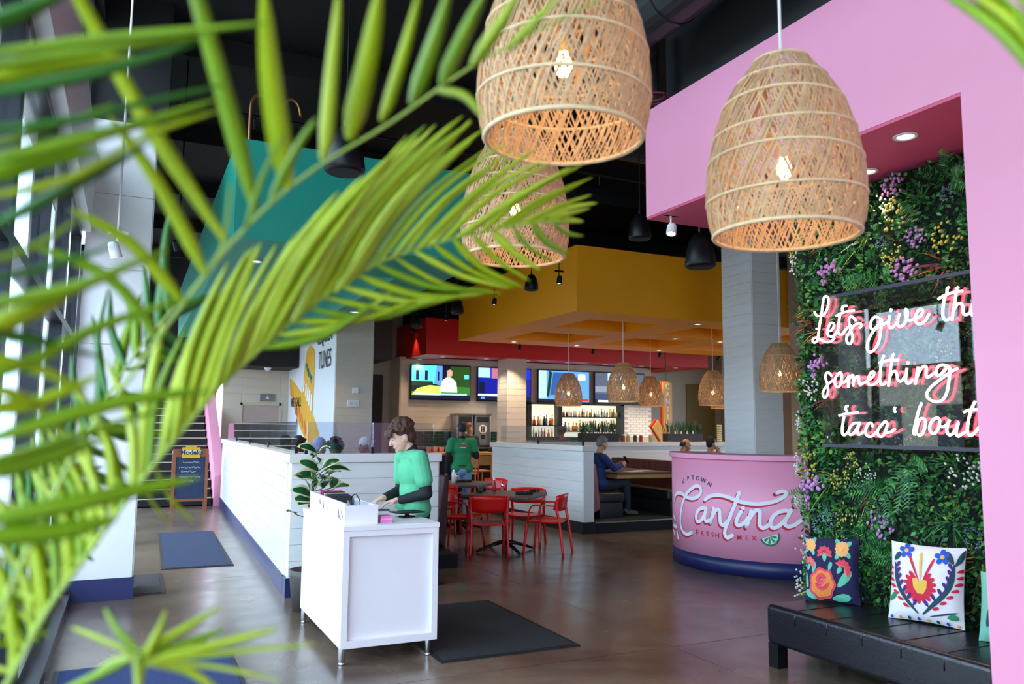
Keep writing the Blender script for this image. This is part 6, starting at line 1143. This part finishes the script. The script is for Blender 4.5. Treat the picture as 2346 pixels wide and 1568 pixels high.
cbox(0.80,0.855,0.0,1.19,-0.03,0.02,'frame_post',m_cbw); cbox(1.385,1.44,0.0,1.19,-0.03,0.02,'frame_post',m_cbw); cbox(0.855,1.385,1.04,1.19,-0.025,0.02,'frame_top',m_cbw); cbox(0.855,1.385,0.20,0.25,-0.025,0.02,'frame_bottom',m_cbw)
cbox(0.855,1.385,0.25,1.04,-0.01,0.015,'slate',mat('blue_slate','1c2c4c',0.7,var=0.15,bump=0.1))
cbox(0.96,1.28,1.02,1.22,-0.05,-0.026,'crest_plate',mat('crest_gold','d9a62a',0.4)); cbox(1.02,1.22,1.20,1.25,-0.05,-0.026,'crest_top',mat('crest_gold','d9a62a',0.4)); cbox(0.94,1.30,1.09,1.16,-0.056,-0.05,'crest_band',mat('crest_cream','efe6c8',0.5))
text_obj('crest_lettering', 'Modelo', 0.125, frame3((1.12,16.62+tl*1.125-0.060,1.125), (1,0,0), (0,tl,1)), mat('crest_blue','1a2450',0.5), cb, bold=0.004)
for k, (z, a, b) in enumerate(((0.93,0.98,1.28),(0.84,0.92,1.30),(0.76,0.95,1.22),(0.66,0.93,1.3),(0.58,0.98,1.18))):
    q = random.Random(k); pts = [(a+(b-a)*i/26, z+q.uniform(-0.018,0.018)) for i in range(27)]
    MB().tube([(x, 16.62+tl*zz-0.012, zz) for x, zz in pts], 0.004, 4).build('chalk_line', mat('chalk','c8ccd2',0.9), cb, w=True)
cbox(0.80,0.85,0.0,1.1,0.25,0.30,'rear_post',m_cbw); cbox(1.39,1.44,0.0,1.1,0.25,0.30,'rear_post',m_cbw); cbox(0.80,1.44,1.10,1.15,0.0,0.30,'hinge_bar',m_cbw)
t = thing('wall_art', 'yellow and black striped panel beside the brown door', 'panel', (5.5,19.9,1.4)); MB().box((5.32,19.93,1.2), (5.60,19.965,2.3)).build('panel', m_dark, t, w=True); MB().prism([(0,0),(0.2,0.0),(0.2,0.4),(0.08,1.0),(0,1.05)], lambda u, v, d: (5.36+u,19.93-d,1.22+v), 0.0, 0.01).build('yellow_shape', mat('acid_yellow','e2d32a',0.5), t, w=True)

# ================================================================== people
def skin_blob(name, prims, vox, m, parent, smooth=4, sub=False):
    """union of tapered capsules and ellipsoids, voxel-remeshed and smoothed into one continuous surface"""
    b = MB()
    for p in prims:
        if p[0] == 'c':
            _, a, c, r0, r1 = p; a = Vector(a); c = Vector(c)
            if (c-a).length > 1e-5: b.tube([a, a.lerp(c,0.5), c], [r0,(r0+r1)/2,r1], 12)
            b.ell(a, (r0,)*3, nu=12, nv=8); b.ell(c, (r1,)*3, nu=12, nv=8)
        else:
            b.ell(p[1], p[2], p[3] if len(p) > 3 else None, nu=16, nv=12)
    me = b.mesh(name, m, fix=True); o = bpy.data.objects.new(name, me); C.objects.link(o)
    md = o.modifiers.new('remesh', 'REMESH'); md.mode = 'VOXEL'; md.voxel_size = vox; md.use_smooth_shade = True
    if smooth: sm = o.modifiers.new('smooth', 'SMOOTH'); sm.factor = 0.5; sm.iterations = smooth
    dg = bpy.context.evaluated_depsgraph_get(); me2 = bpy.data.meshes.new_from_object(o.evaluated_get(dg)); me2.name = name
    bpy.data.objects.remove(o); bpy.data.meshes.remove(me)
    me2.materials.clear(); me2.materials.append(m); me2.polygons.foreach_set('use_smooth', [True]*len(me2.polygons))
    return link(name, me2, parent)
def V(*a): return Vector(a)
def hand_prims(w, d, n, side, s=1.0, curl=0.5):
    """palm and five bent fingers; w wrist, d pointing direction, n back-of-hand normal, side = +1 if the thumb lies towards n x d"""
    d = Vector(d).normalized(); n = Vector(n); n = (n-d*n.dot(d)).normalized(); t = n.cross(d)*side
    P = [('c', w, w+d*0.035*s, 0.026*s, 0.027*s), ('e', w+d*0.055*s, (0.040*s,0.045*s,0.017*s), Matrix((t,d,n)).transposed())]
    for i, (off, L) in enumerate(((0.030,0.070),(0.011,0.078),(-0.009,0.073),(-0.028,0.058))):
        p = w+d*0.088*s+t*off*s; dd = d
        for k in range(3):
            dd = (dd*math.cos(curl*0.8)-n*math.sin(curl*0.8)) if k else (d*math.cos(curl*0.5)-n*math.sin(curl*0.5))
            q = p+dd*L*s*(0.45,0.32,0.23)[k]; P.append(('c', p, q, 0.0092*s-0.0007*k, 0.0088*s-0.0007*k)); p = q
    p = w+d*0.03*s+t*0.034*s; q = p+(d*0.6+t*0.75-n*0.25).normalized()*0.036*s; r = q+(d*0.95+t*0.2-n*0.35).normalized()*0.032*s
    P += [('c', p, q, 0.0125*s, 0.0105*s), ('c', q, r, 0.0105*s, 0.0085*s)]
    return P
SKIN = {'fair': mat('skin_fair', 'e0b09a', 0.5, var=0.06, vscale=20), 'tan': mat('skin_tan', 'c48a68', 0.5, var=0.06, vscale=20), 'brown': mat('skin_brown', '7a4c34', 0.5, var=0.06, vscale=20)}
def person(label, loc, rz, J, skin='fair', hair=('short','3a2a20'), shirt='2c8a5a', sleeve=0.55, under=None, trousers='23252e', shoes='22201f', vox=0.014, faceon=True, hands=(0.6,0.6), group=None, extra=None, hs=1.0, shirt_name='t_shirt', hr=1.0):
    """J: joint positions in the person's own frame, facing +Y, right hand at +X"""
    t = thing('person', label, 'person', loc, rz, group)
    j = {k: Vector(v) for k, v in J.items() if k not in ('hp','hy','hroll')}
    H = j['head']; HR = Matrix.Rotation(J.get('hy',0),3,'Z') @ Matrix.Rotation(J.get('hp',0),3,'X')
    hp = lambda x, y, z: H+HR@(Vector((x,y,z))*hs)
    s_ = SKIN[skin]
    P = [('e', hp(0,-0.010,0.020), (0.074*hs,0.093*hs,0.092*hs), HR), ('e', hp(0,0.022,-0.035), (0.062*hs,0.072*hs,0.075*hs), HR), ('e', hp(0,0.040,-0.080), (0.044*hs,0.046*hs,0.034*hs), HR), ('e', hp(0,0.076,-0.096), (0.020*hs,0.016*hs,0.016*hs), HR),
         ('c', hp(0,0.088,0.008), hp(0,0.108,-0.032), 0.010*hs, 0.0135*hs), ('c', hp(-0.035,0.074,0.022), hp(0.035,0.074,0.022), 0.015*hs, 0.015*hs), ('e', hp(0.074,-0.004,-0.018), (0.011*hs,0.021*hs,0.032*hs), HR), ('e', hp(-0.074,-0.004,-0.018), (0.011*hs,0.021*hs,0.032*hs), HR),
         ('c', hp(-0.016,0.087,-0.066), hp(0.016,0.087,-0.066), 0.0085*hs, 0.0085*hs),
         ('c', j['neck'], hp(0,-0.015,-0.06), 0.060, 0.054), ('e', j['chest'], (0.155,0.098,0.16)), ('e', (j['chest']+j['pelvis'])/2, (0.138,0.092,0.16)), ('e', j['pelvis'], (0.16,0.11,0.11)), ('c', j['neck']-Vector((0,0,0.03)), j['chest'], 0.075, 0.1)]
    for sd, sg in (('L',-1), ('R',1)):
        P += [('c', j['neck']-Vector((0,0,0.03)), j['sh'+sd], 0.05, 0.056), ('c', j['sh'+sd], j['el'+sd], 0.052, 0.041), ('c', j['el'+sd], j['wr'+sd], 0.040, 0.027),
              ('c', j['hip'+sd], j['kn'+sd], 0.082, 0.058), ('c', j['kn'+sd], j['an'+sd], 0.056, 0.038), ('c', j['an'+sd]-Vector((0,0,0.03)), j['to'+sd], 0.036, 0.030)]
        d = j.get('hd'+sd, j['wr'+sd]-j['el'+sd]); n = j.get('hn'+sd, Vector((0,0,1)) if abs(d.normalized().z) < 0.7 else Vector((sg,0,0)))
        P += hand_prims(j['wr'+sd], d, n, -sg, 1.0, hands[0 if sd == 'L' else 1])
    body = skin_blob('body', P, vox if vox > 0.008 else 0.0065, s_, t, 3)
    # face
    if faceon:
        for sg in (-1,1):
            MB().ell(hp(sg*0.031,0.083,0.003), (0.0125*hs,0.006*hs,0.0065*hs), HR).build('eye', mat('eye_white','e8e6e2',0.3), body, smooth=True)
            MB().ell(hp(sg*0.031,0.0875,0.002), (0.0055*hs,0.004*hs,0.0055*hs), HR).build('iris', mat('iris_dark','2a1c14',0.3), body, smooth=True)
            MB().tube([hp(sg*0.016,0.0915,0.024), hp(sg*0.033,0.091,0.030), hp(sg*0.050,0.080,0.024)], 0.0042*hs, 6).build('eyebrow', mat('brow_'+hair[1],hair[1],0.8), body, smooth=True)
        MB().tube([hp(-0.022,0.091,-0.066), hp(0,0.0975,-0.064), hp(0.022,0.091,-0.066)], [0.003*hs,0.0055*hs,0.003*hs], 6).build('lips', mat('lips','b06a60',0.5), body, smooth=True)
    # hair or headwear
    st, hc = hair; hm = mat('hair_'+hc, hc, 0.65, var=0.3, vscale=40, bump=0.6, bscale=90); q = random.Random(len(label)); HP = []
    if st == 'curly':
        HP = [('e', hp(0,-0.024,0.038), (0.086*hs,0.098*hs,0.090*hs), HR), ('e', hp(0,-0.055,-0.02), (0.076*hs,0.06*hs,0.075*hs), HR)]
        for _ in range(150):
            a = q.uniform(0,2*PI); e = q.uniform(0.02,1.5); x, y, z = 0.086*math.cos(e)*math.cos(a), 0.100*math.cos(e)*math.sin(a)-0.022, 0.092*math.sin(e)+0.040
            if y > 0.035 and z < 0.065: z = 0.07+q.uniform(-0.012,0.02)
            HP.append(('e', hp(x,y,z), (q.uniform(0.011,0.019)*hs,)*3))
        for _ in range(46):
            a = q.uniform(-1,1); HP.append(('c', hp(a*0.066,0.070+0.03*(1-a*a),0.078), hp(a*0.068,0.094+0.024*(1-a*a),0.042+q.uniform(-0.014,0.016)), 0.012*hs, 0.008*hs))
    elif st == 'short': HP = [('e', hp(0,-0.020,0.036), (0.080*hs,0.094*hs,0.086*hs), HR), ('e', hp(0,-0.052,-0.015), (0.072*hs,0.055*hs,0.07*hs), HR), ('e', hp(0,0.05,0.082), (0.055*hs,0.035*hs,0.022*hs), HR)]+[('e', hp(0.078*math.cos(e_)*math.cos(a_),0.092*math.cos(e_)*math.sin(a_)-0.020,0.084*math.sin(e_)+0.036), (0.014*hs,)*3) for a_, e_ in [(q.uniform(0,2*PI),q.uniform(0.5,1.5)) for _ in range(34)]]
    elif st == 'fringe': HP = [('c', hp(-0.068,-0.05,0.03), hp(-0.06,-0.075,-0.03), 0.024, 0.026), ('c', hp(0.068,-0.05,0.03), hp(0.06,-0.075,-0.03), 0.024, 0.026), ('c', hp(-0.05,-0.09,0.01), hp(0.05,-0.09,0.01), 0.026, 0.026), ('c', hp(-0.045,-0.088,-0.03), hp(0.045,-0.088,-0.03), 0.024, 0.024)]
    elif st == 'curls':
        HP = [('e', hp(0,-0.015,0.038), (0.090*hs,0.10*hs,0.092*hs), HR)]
        for _ in range(90):
            a = q.uniform(0,2*PI); e = q.uniform(-0.4,1.5); y = 0.105*math.cos(e)*math.sin(a)-0.02
            if y > 0.05 and e < 0.4: continue
            HP.append(('e', hp(0.094*math.cos(e)*math.cos(a),y,0.098*math.sin(e)+0.036), (0.016*hs,)*3))
    elif st in ('cap','backcap'):
        HP = [('e', hp(0,-0.014,0.040), (0.083*hs,0.099*hs,0.088*hs), HR), ('e', hp(0,-0.05,-0.01), (0.074*hs,0.055*hs,0.06*hs), HR)]
    hb_ = skin_blob('hair' if st not in ('cap','backcap') else 'cap', HP, 0.006 if st == 'curly' else 0.008, hm, t, 2)
    if st in ('cap','backcap'):
        sg = 1 if st == 'cap' else -1
        MB().add([hp(x*0.075,sg*(0.075+y*0.085*(1-x*x*0.55)),0.055-0.022*y+zz) for zz in (0,0.006) for y in (0,1) for x in (-1,-0.5,0,0.5,1)], [(0,1,6,5),(1,2,7,6),(2,3,8,7),(3,4,9,8),(10,15,16,11),(11,16,17,12),(12,17,18,13),(13,18,19,14),(5,6,16,15),(6,7,17,16),(7,8,18,17),(8,9,19,18)]).build('peak', hm, hb_, smooth=True)
    # clothes
    if under:
        U = [('c', j['neck']+Vector((0,0,0.005)), j['neck']+Vector((0,0,0.012)), 0.069, 0.067)]
        for sd in 'LR': U += [('c', j['sh'+sd].lerp(j['el'+sd],0.35), j['el'+sd], 0.060, 0.054), ('c', j['el'+sd], j['el'+sd].lerp(j['wr'+sd],0.93), 0.052, 0.037)]
        skin_blob('sleeves', U, max(vox,0.009), mat('cloth_'+under, under, 0.8, var=0.08, vscale=30, bump=0.3, bscale=30), t, 2)
    S = [('e', j['chest']+Vector((0,0,0.01)), (0.178,0.124,0.168)), ('e', (j['chest']*0.55+j['pelvis']*0.45), (0.165,0.122,0.19)), ('e', (j['chest']*0.25+j['pelvis']*0.75), (0.168,0.125,0.15)), ('c', j['neck']-Vector((0,0,0.04)), j['neck']-Vector((0,0,0.03)), 0.078, 0.072), ('c', j['neck']-Vector((0,0,0.045)), j['chest'], 0.086, 0.114)]
    for sd in 'LR': S.append(('e', j['hip'+sd]+Vector((0,0,0.03)), (0.112,0.130,0.115)))
    for sd in 'LR':
        a = j['sh'+sd]; e = j['el'+sd]; S += [('c', j['neck']-Vector((0,0,0.045)), a, 0.066, 0.072), ('c', a, a.lerp(e,min(1,sleeve)), 0.074, 0.078 if sleeve < 1 else 0.060)]
        if sleeve > 1: S.append(('c', e, e.lerp(j['wr'+sd],sleeve-1), 0.060, 0.043))
    S.append(('e', j['pelvis']+Vector((0,0,0.02)), (0.172,0.13,0.12)))
    top = skin_blob(shirt_name, S, vox if vox < 0.01 else 0.013, mat('cloth_'+shirt, shirt, 0.8, var=0.07, vscale=12, bump=0.5, bscale=9), t, 4)
    T = [('e', j['pelvis']-Vector((0,0,0.03)), (0.17,0.124,0.12))]
    for sd in 'LR': T += [('c', j['hip'+sd], j['kn'+sd], 0.096, 0.070), ('c', j['kn'+sd], j['an'+sd]+Vector((0,0,0.02)), 0.070, 0.056)]
    skin_blob('trousers', T, max(vox,0.012), mat('cloth_'+trousers, trousers, 0.85, var=0.15, vscale=9, bump=0.5, bscale=12), t, 3)
    for sd in 'LR':
        d = (j['to'+sd]-j['an'+sd]); skin_blob('shoe', [('c', j['an'+sd]-Vector((0,0,0.025)), j['to'+sd]+Vector((0,0,0.004)), 0.047, 0.037), ('c', j['an'+sd]+Vector((0,0,0.005))-Vector((d.x,d.y,0))*0.15, j['an'+sd]-Vector((0,0,0.02)), 0.046, 0.045)], 0.012, mat('shoe_'+shoes, shoes, 0.5, var=0.1), t, 1)
    return t, j, hp, HR
def stand(**k):
    J = dict(head=(0,0.03,1.62), neck=(0,0,1.45), chest=(0,0,1.27), pelvis=(0,0,0.95), shL=(-0.185,0,1.40), shR=(0.185,0,1.40), elL=(-0.235,-0.02,1.12), elR=(0.235,-0.02,1.12), wrL=(-0.24,0.06,0.87), wrR=(0.24,0.06,0.87),
             hipL=(-0.09,0,0.92), hipR=(0.09,0,0.92), knL=(-0.095,0.02,0.50), knR=(0.095,0.02,0.50), anL=(-0.10,-0.02,0.085), anR=(0.10,-0.02,0.085), toL=(-0.115,0.15,0.035), toR=(0.115,0.15,0.035))
    J.update(k); return J
def sit(z=0.46, **k):
    """seat height z above the origin; hips at the seat, thighs forward"""
    J = dict(head=(0,0.05,z+0.80), neck=(0,0.02,z+0.62), chest=(0,0.0,z+0.44), pelvis=(0,-0.02,z+0.12), shL=(-0.18,0.01,z+0.57), shR=(0.18,0.01,z+0.57), elL=(-0.23,0.10,z+0.30), elR=(0.23,0.10,z+0.30), wrL=(-0.15,0.32,z+0.30), wrR=(0.15,0.32,z+0.30),
             hipL=(-0.09,0.02,z+0.09), hipR=(0.09,0.02,z+0.09), knL=(-0.11,0.44,z+0.075), knR=(0.11,0.44,z+0.075), anL=(-0.11,0.42,0.085), anR=(0.11,0.42,0.085), toL=(-0.12,0.58,0.035), toR=(0.12,0.58,0.035))
    J.update(k); return J
# the host: bends over the stand, left forearm towards the viewer's side
host, hj, hhp, hHR = person('young person in a green t-shirt over black sleeves working at the host stand', (2.26,6.72,0), PI/2, stand(
    head=(0.0,0.115,1.575), hp=-0.42, neck=(0,0.03,1.44), chest=(0,0.01,1.25), pelvis=(0,-0.03,0.93), shL=(-0.185,0.005,1.385), shR=(0.185,0.04,1.385), elL=(-0.225,-0.045,1.09), elR=(0.235,0.03,1.09), wrL=(-0.10,0.155,1.03), wrR=(0.10,0.22,1.04),
    hdL=(0.25,0.9,-0.16), hnL=(0.1,0.2,1), hdR=(-0.25,0.8,-0.22), hnR=(0,0.2,1)),
    'fair', ('curly','4a2c1e'), '5ab88a', 0.62, '17181e', '22252d', '1a1a1c', vox=0.0075, hands=(0.55,0.7), hs=1.10)
# the waiter seen from behind
waiter, wj, whp, _ = person('person in green t-shirt and light blue jeans walking towards the bar', (5.30,13.12,0), -0.25, stand(
    head=(0.0,0.03,1.63), elR=(0.26,0.02,1.14), wrR=(0.20,0.22,1.20), elL=(-0.255,-0.03,1.12), wrL=(-0.265,0.03,0.86), knR=(0.10,0.10,0.50), anR=(0.10,0.0,0.085), toR=(0.11,0.17,0.035), knL=(-0.09,0.0,0.50), anL=(-0.10,-0.16,0.10), toL=(-0.11,0.0,0.035)),
    'brown', ('cap','15151a'), '1f8a56', 0.5, '16171c', '7fa3cf', '1b1b1d', vox=0.012)
for zz, hw, m_ in ((1.345,0.085,m_letr), (1.325,0.08,m_letr), (1.295,0.05,m_letw)): MB().box((-hw,-0.139,zz), (hw,-0.134,zz+0.011)).build('back_print', m_, waiter)
o = MB().prism([(0.02*math.cos(a)*1.6,0.02*math.sin(a)+0.0) for a in [PI*i/8 for i in range(9)]], lambda u, v, d: (u,-0.136-d,1.37+v), 0.0, 0.003).build('back_print_sun', mat('print_yellow','e8c23a',0.6), waiter)
skin_blob('belt', [('e', (0,0,0.985), (0.182,0.138,0.022))], 0.01, m_blackm, waiter, 1)
# man in navy seated in the booth, looking at his phone
man, mj, mhp, _ = person('man in a navy jacket sitting in the booth looking at a phone', (7.36,11.95,0.16), -PI/2, sit(0.42,
    head=(0.0,0.09,1.235), hp=-0.25, neck=(0,0.03,1.06), chest=(0,0.02,0.88), elL=(-0.22,0.17,0.805), elR=(0.22,0.19,0.81), wrL=(-0.07,0.42,0.85), wrR=(0.09,0.43,0.86), hdL=(0.25,0.7,0.35), hnL=(-0.6,0.2,0.4), hdR=(-0.25,0.7,0.35), hnR=(0.6,0.2,0.4),
    knR=(0.13,0.50,0.56), anR=(0.13,0.52,0.085), toR=(0.14,0.69,0.035)), 'tan', ('short','6e6a66'), '1c3470', 1.9, None, '262a36', '5b5648', vox=0.011, shirt_name='jacket')
ph = MB().obox((7.945,11.95,1.105), (0.012,0.075,0.15), Matrix.Rotation(-0.6,3,'Y')).build('mobile_phone', m_blackm, bevel=0.003); tag(ph, 'black mobile phone held by the man in navy', 'phone')
# two men in the booth behind the pink counter
person('balding man in a blue shirt seated in the booth behind the counter', (9.56,12.5,0.16), -PI/2, sit(0.42, head=(0.02,0.10,1.19), hp=-0.3, hy=-0.3), 'tan', ('fringe','2a211e'), '4a62b8', 0.6, None, '23252e', '22201f', vox=0.013)
person('dark haired man in black resting his chin on his hand in the booth', (9.58,11.72,0.16), -PI/2, sit(0.42, head=(0.0,0.07,1.24), wrR=(0.05,0.20,1.07), elR=(0.16,0.24,0.80), wrL=(-0.03,0.22,1.05), elL=(-0.17,0.26,0.78)), 'tan', ('short','1b1614'), '1a1a1e', 1.9, None, '23252e', '22201f', vox=0.013)
# guests behind the glass screen of the plank partition
booth('booth bench with dark back inside the plank partition beside the stairs', 1.93,9.3,14.2,1,m_bthB,0.16,'benches inside the plank partition')
struct(MB().box((1.98,9.0,0.0), (3.6,14.5,0.16)).build('floor_partition_platform', mat('dark_carpet', '16161a', 0.9)))
gs = 'guests seated inside the plank partition'
person('seated guest in a black cap behind the glass screen by the stairs', (2.27,13.35,0.16), -PI/2, sit(0.42), 'brown', ('cap','14151a'), '20222a', 0.6, None, vox=0.014, group=gs)
person('seated guest with short dark hair and maroon top behind the glass screen', (2.26,12.15,0.16), -PI/2, sit(0.42, hp=-0.2), 'brown', ('short','1a1412'), '5c2038', 0.6, None, vox=0.014, group=gs)
person('seated guest in a pale blue cap behind the glass screen', (2.26,10.75,0.16), -PI/2, sit(0.42, hy=0.6), 'tan', ('cap','8fa6d8'), '7a2a48', 0.6, None, vox=0.014, group=gs)
person('seated guest with black curly hair next to the rubber fig leaves', (2.26,9.85,0.16), -PI/2, sit(0.42, hp=-0.2, hy=0.9), 'brown', ('curls','17141a'), '2a2440', 0.6, None, vox=0.014, group=gs)
booth('booth bench with dark back facing the stairs inside the plank partition', 3.56,9.3,14.2,-1,m_bthB,0.16,'benches inside the plank partition')
person('seated guest in a black and white backward cap and purple top', (3.16,11.45,0.16), PI/2, sit(0.42, hp=-0.2), 'brown', ('backcap','c9c6cc'), '3d1f52', 0.6, None, vox=0.014, group=gs)
# bar staff and a guest on a stool
person('bar worker with reddish hair standing behind the bar', (7.34,17.75,0.0), PI, stand(), 'tan', ('curls','7a4526'), '2a2b30', 0.6, None, vox=0.014)
stool('bar stool with red frame under the guest in a maroon hood', 8.80,15.75,0, m_redp)
person('guest in a maroon hood sitting at the bar seen over the booth partition', (8.80,15.80,0.30), 0, sit(0.46, anL=(-0.11,0.30,0.04), anR=(0.11,0.30,0.04), toL=(-0.12,0.44,0.0), toR=(0.12,0.44,0.0), knL=(-0.11,0.36,0.5), knR=(0.11,0.36,0.5)), 'brown', ('curls','3b1526'), '4a1730', 1.9, None, '23252e', '22201f', vox=0.014, shirt_name='hooded_top')

# ================================================================== palms close to the viewer
m_pl = [mat('palm_leaf_a', 'a6b616', 0.42, var=0.22, vscale=14, stretch=(1,1,1)), mat('palm_leaf_b', '86a618', 0.42, var=0.22, vscale=14), mat('palm_leaf_c', 'b9c63c', 0.42, var=0.2, vscale=14), mat('palm_leaf_d', '3f7a26', 0.42, var=0.25, vscale=14)]
for m in m_pl:
    b = m.node_tree.nodes['Principled BSDF']; nt = m.node_tree
    tr = nt.nodes.new('ShaderNodeBsdfTranslucent'); ms = nt.nodes.new('ShaderNodeMixShader'); ms.inputs[0].default_value = 0.35
    tr.inputs[0].default_value = (*[min(1,x*1.6) for x in m.diffuse_color[:3]],1)
    nt.links.new(b.outputs[0], ms.inputs[1]); nt.links.new(tr.outputs[0], ms.inputs[2]); nt.links.new(ms.outputs[0], nt.nodes['Material Output'].inputs[0])
m_stem = mat('palm_stem', '8fa53e', 0.5, var=0.15, vscale=10)
rp = random.Random(9)
FACE = Vector((0.43,0.90,0.10)).normalized()
def palm_leaf(pts, w_, par, m, seg=10):
    P = cr_spline(pts, max(2, seg//(len(pts)-1))); k = len(P); tw = rp.uniform(-0.7,0.7); vs = []
    for i, p in enumerate(P):
        t = (P[min(i+1,k-1)]-P[max(i-1,0)]).normalized(); s = t.cross(FACE).normalized(); s = Matrix.Rotation(tw,3,t)@s; n = s.cross(t); a = i/(k-1)
        ww = w_*min(1,0.35+a*3.2)*(1-a**2.6)**0.8+0.0006
        vs += [p-s*ww+n*ww*0.35, p, p+s*ww+n*ww*0.35, p-n*0.0012]
    fs = []
    for i in range(k-1):
        for x in range(4): fs.append((4*i+x, 4*i+(x+1)%4, 4*i+4+(x+1)%4, 4*i+4+x))
    return MB().add(vs, fs).build('leaflet', m, par, smooth=True, w=True)
palmA = thing('potted_palm', 'tall leafy palm in a dark pot spreading yellow-green fronds across the entrance', 'palm', (-0.16,0.42,0))
palmB = thing('potted_palm', 'palm frond hanging in front of the pink wall by the ceiling edge', 'palm', (1.35,0.15,0))
m_pot = mat('dark_planter', '2b2a2c', 0.5)
for t in (palmA, palmB):
    MB().lathe([(0,0),(0.15,0),(0.19,0.02),(0.21,0.40),(0.22,0.42),(0.20,0.42),(0.19,0.38),(0,0.38)], 24).build('pot', m_pot, t, smooth=True); MB().lathe([(0,0.385),(0.19,0.385)], 16).build('soil', mat('soil', '2a1f18', 0.95), t)
    for k in range(3):
        a = k*2.1; MB().tube([(0.04*math.cos(a),0.04*math.sin(a),0.38), (0.05*math.cos(a),0.05*math.sin(a),0.9), (0.03*math.cos(a),0.03*math.sin(a),1.15)], [0.022,0.018,0.014], 8).build('trunk', m_stem, t, smooth=True)
for fi, fr_ in enumerate(PALM):
    t = palmB if fi == 5 else palmA; R_ = [Vector(p) for p in fr_['r']]; crown = Vector(ORG[t.name])+Vector((0.02,0.02,1.12))
    d0 = (R_[0]-R_[1]).normalized(); mid = R_[0]+d0*0.12; mid = mid.lerp(crown,0.35)
    path = cr_spline([crown, mid]+R_, 5); k = len(path); r0, r1 = fr_['rw']
    fro = MB().tube(path, [r0*0.62*(1-i/(k-1))+r1*0.45*(i/(k-1)) for i in range(k)], 8, flat=0.8).build('frond', m_stem, t, smooth=True, w=True)
    for pts, w_ in fr_['l']:
        pal = {0:(0,0,1,2), 1:(0,0,2,1), 2:(1,1,0,3), 3:(0,2,1), 4:(3,3,1), 5:(1,0)}[fi]
        palm_leaf(pts, w_*(1.3 if fi else 1.15), fro, m_pl[rp.choice(pal)])

# ================================================================== outdoors beyond the glazed front
m_bld = mat('pale_render', 'd8cdb8', 0.8, var=0.05); m_hedge = [mat('hedge_a','3f6b2a',0.7,var=0.3), mat('hedge_b','6c8f36',0.7,var=0.3)]
bd = thing('building', 'pale rendered shop building across the car park', 'building', (-24,8,-0.3))
MB().box((-28,-12,-0.3), (-22,30,4.2)).build('walls', m_bld, bd, w=True); MB().box((-28.2,-12.2,4.2), (-21.8,30.2,4.6)).build('parapet', mat('brown_parapet','7a6048',0.8), bd, w=True)
for k in range(9): MB().box((-22.05,-10+k*4.4,0.4), (-21.95,-7.4+k*4.4,2.8)).build('window', mat('dark_shop_window','39424c',0.15), bd, w=True)
MB().box((-22.1,4,3.0), (-21.9,9,3.9)).build('sign_board', mat('ochre_board','d9a13a',0.6), bd, w=True)
def car(label, x, y, col):
    t = thing('car', label, 'car', (x,y,-0.3), PI/2, 'parked cars')
    m = mat('car_paint_'+col, col, 0.2, metal=0.3, var=0.03, coat=0.5)
    side = [(-2.2,0.35),(-2.25,0.7),(-2.0,0.85),(-1.2,0.92),(1.5,0.95),(2.15,0.85),(2.25,0.6),(2.2,0.35)]; cab = [(-1.25,0.92),(-0.6,1.42),(0.9,1.45),(1.65,0.95)]
    MB().prism(side, lambda u, v, d: (u,d,v), -0.88, 0.88).build('body', m, t, bevel=0.05); MB().prism(cab, lambda u, v, d: (u,d,v), -0.76, 0.76).build('cabin', mat('car_glass','1c242c',0.08), t, bevel=0.05); MB().box((-0.6,-0.7,1.42), (0.9,0.7,1.47)).build('roof', m, t, bevel=0.02)
    for sx in (-1.4,1.4):
        for sy in (-0.85,0.85): MB().cyl((sx,sy-0.1,0.32), (sx,sy+0.1,0.32), 0.32, n=20).build('wheel', m_blackm, t)
car('silver car parked outside the glazed front', -7.5,5.5,'b9bec6'); car('blue car parked outside the glazed front', -7.5,10.5,'33506e'); car('white car parked outside the glazed front', -7.5,0.5,'e4e4e2')
rh = random.Random(4)
for k, (y, lab) in enumerate(((3.2,'clipped green shrub on the verge by the white car'), (6.0,'clipped green shrub on the verge by the silver car'), (9.0,'clipped green shrub on the verge by the blue car'), (12.0,'clipped green shrub on the verge past the blue car'))):
    t = thing('shrub', lab, 'shrub', (-3.2,y,-0.3), group='shrubs on the verge'); vs = []; fs = []; mi = []
    for _ in range(700):
        a, e = rh.uniform(0,2*PI), rh.uniform(0,PI/2); c = Vector((0.5*math.cos(a)*math.cos(e),0.7*math.sin(a)*math.cos(e),0.1+0.75*math.sin(e)))*rh.uniform(0.8,1.05); d = Vector((rh.uniform(-1,1),rh.uniform(-1,1),rh.uniform(-0.3,1))).normalized(); s = d.orthogonal().normalized(); o = len(vs)
        vs += [c, c+d*0.05+s*0.03, c+d*0.1, c+d*0.05-s*0.03]; fs.append((o,o+1,o+2,o+3)); mi.append(rh.randrange(2))
    me = bpy.data.meshes.new('leaves'); me.from_pydata(vs, [], fs); [me.materials.append(m) for m in m_hedge]; me.polygons.foreach_set('material_index', mi); o = link('leaves', me, t); o['kind'] = 'stuff'
    MB().ell((0,0,0.35), (0.42,0.6,0.45)).build('core', m_hedge[0], t, smooth=True)
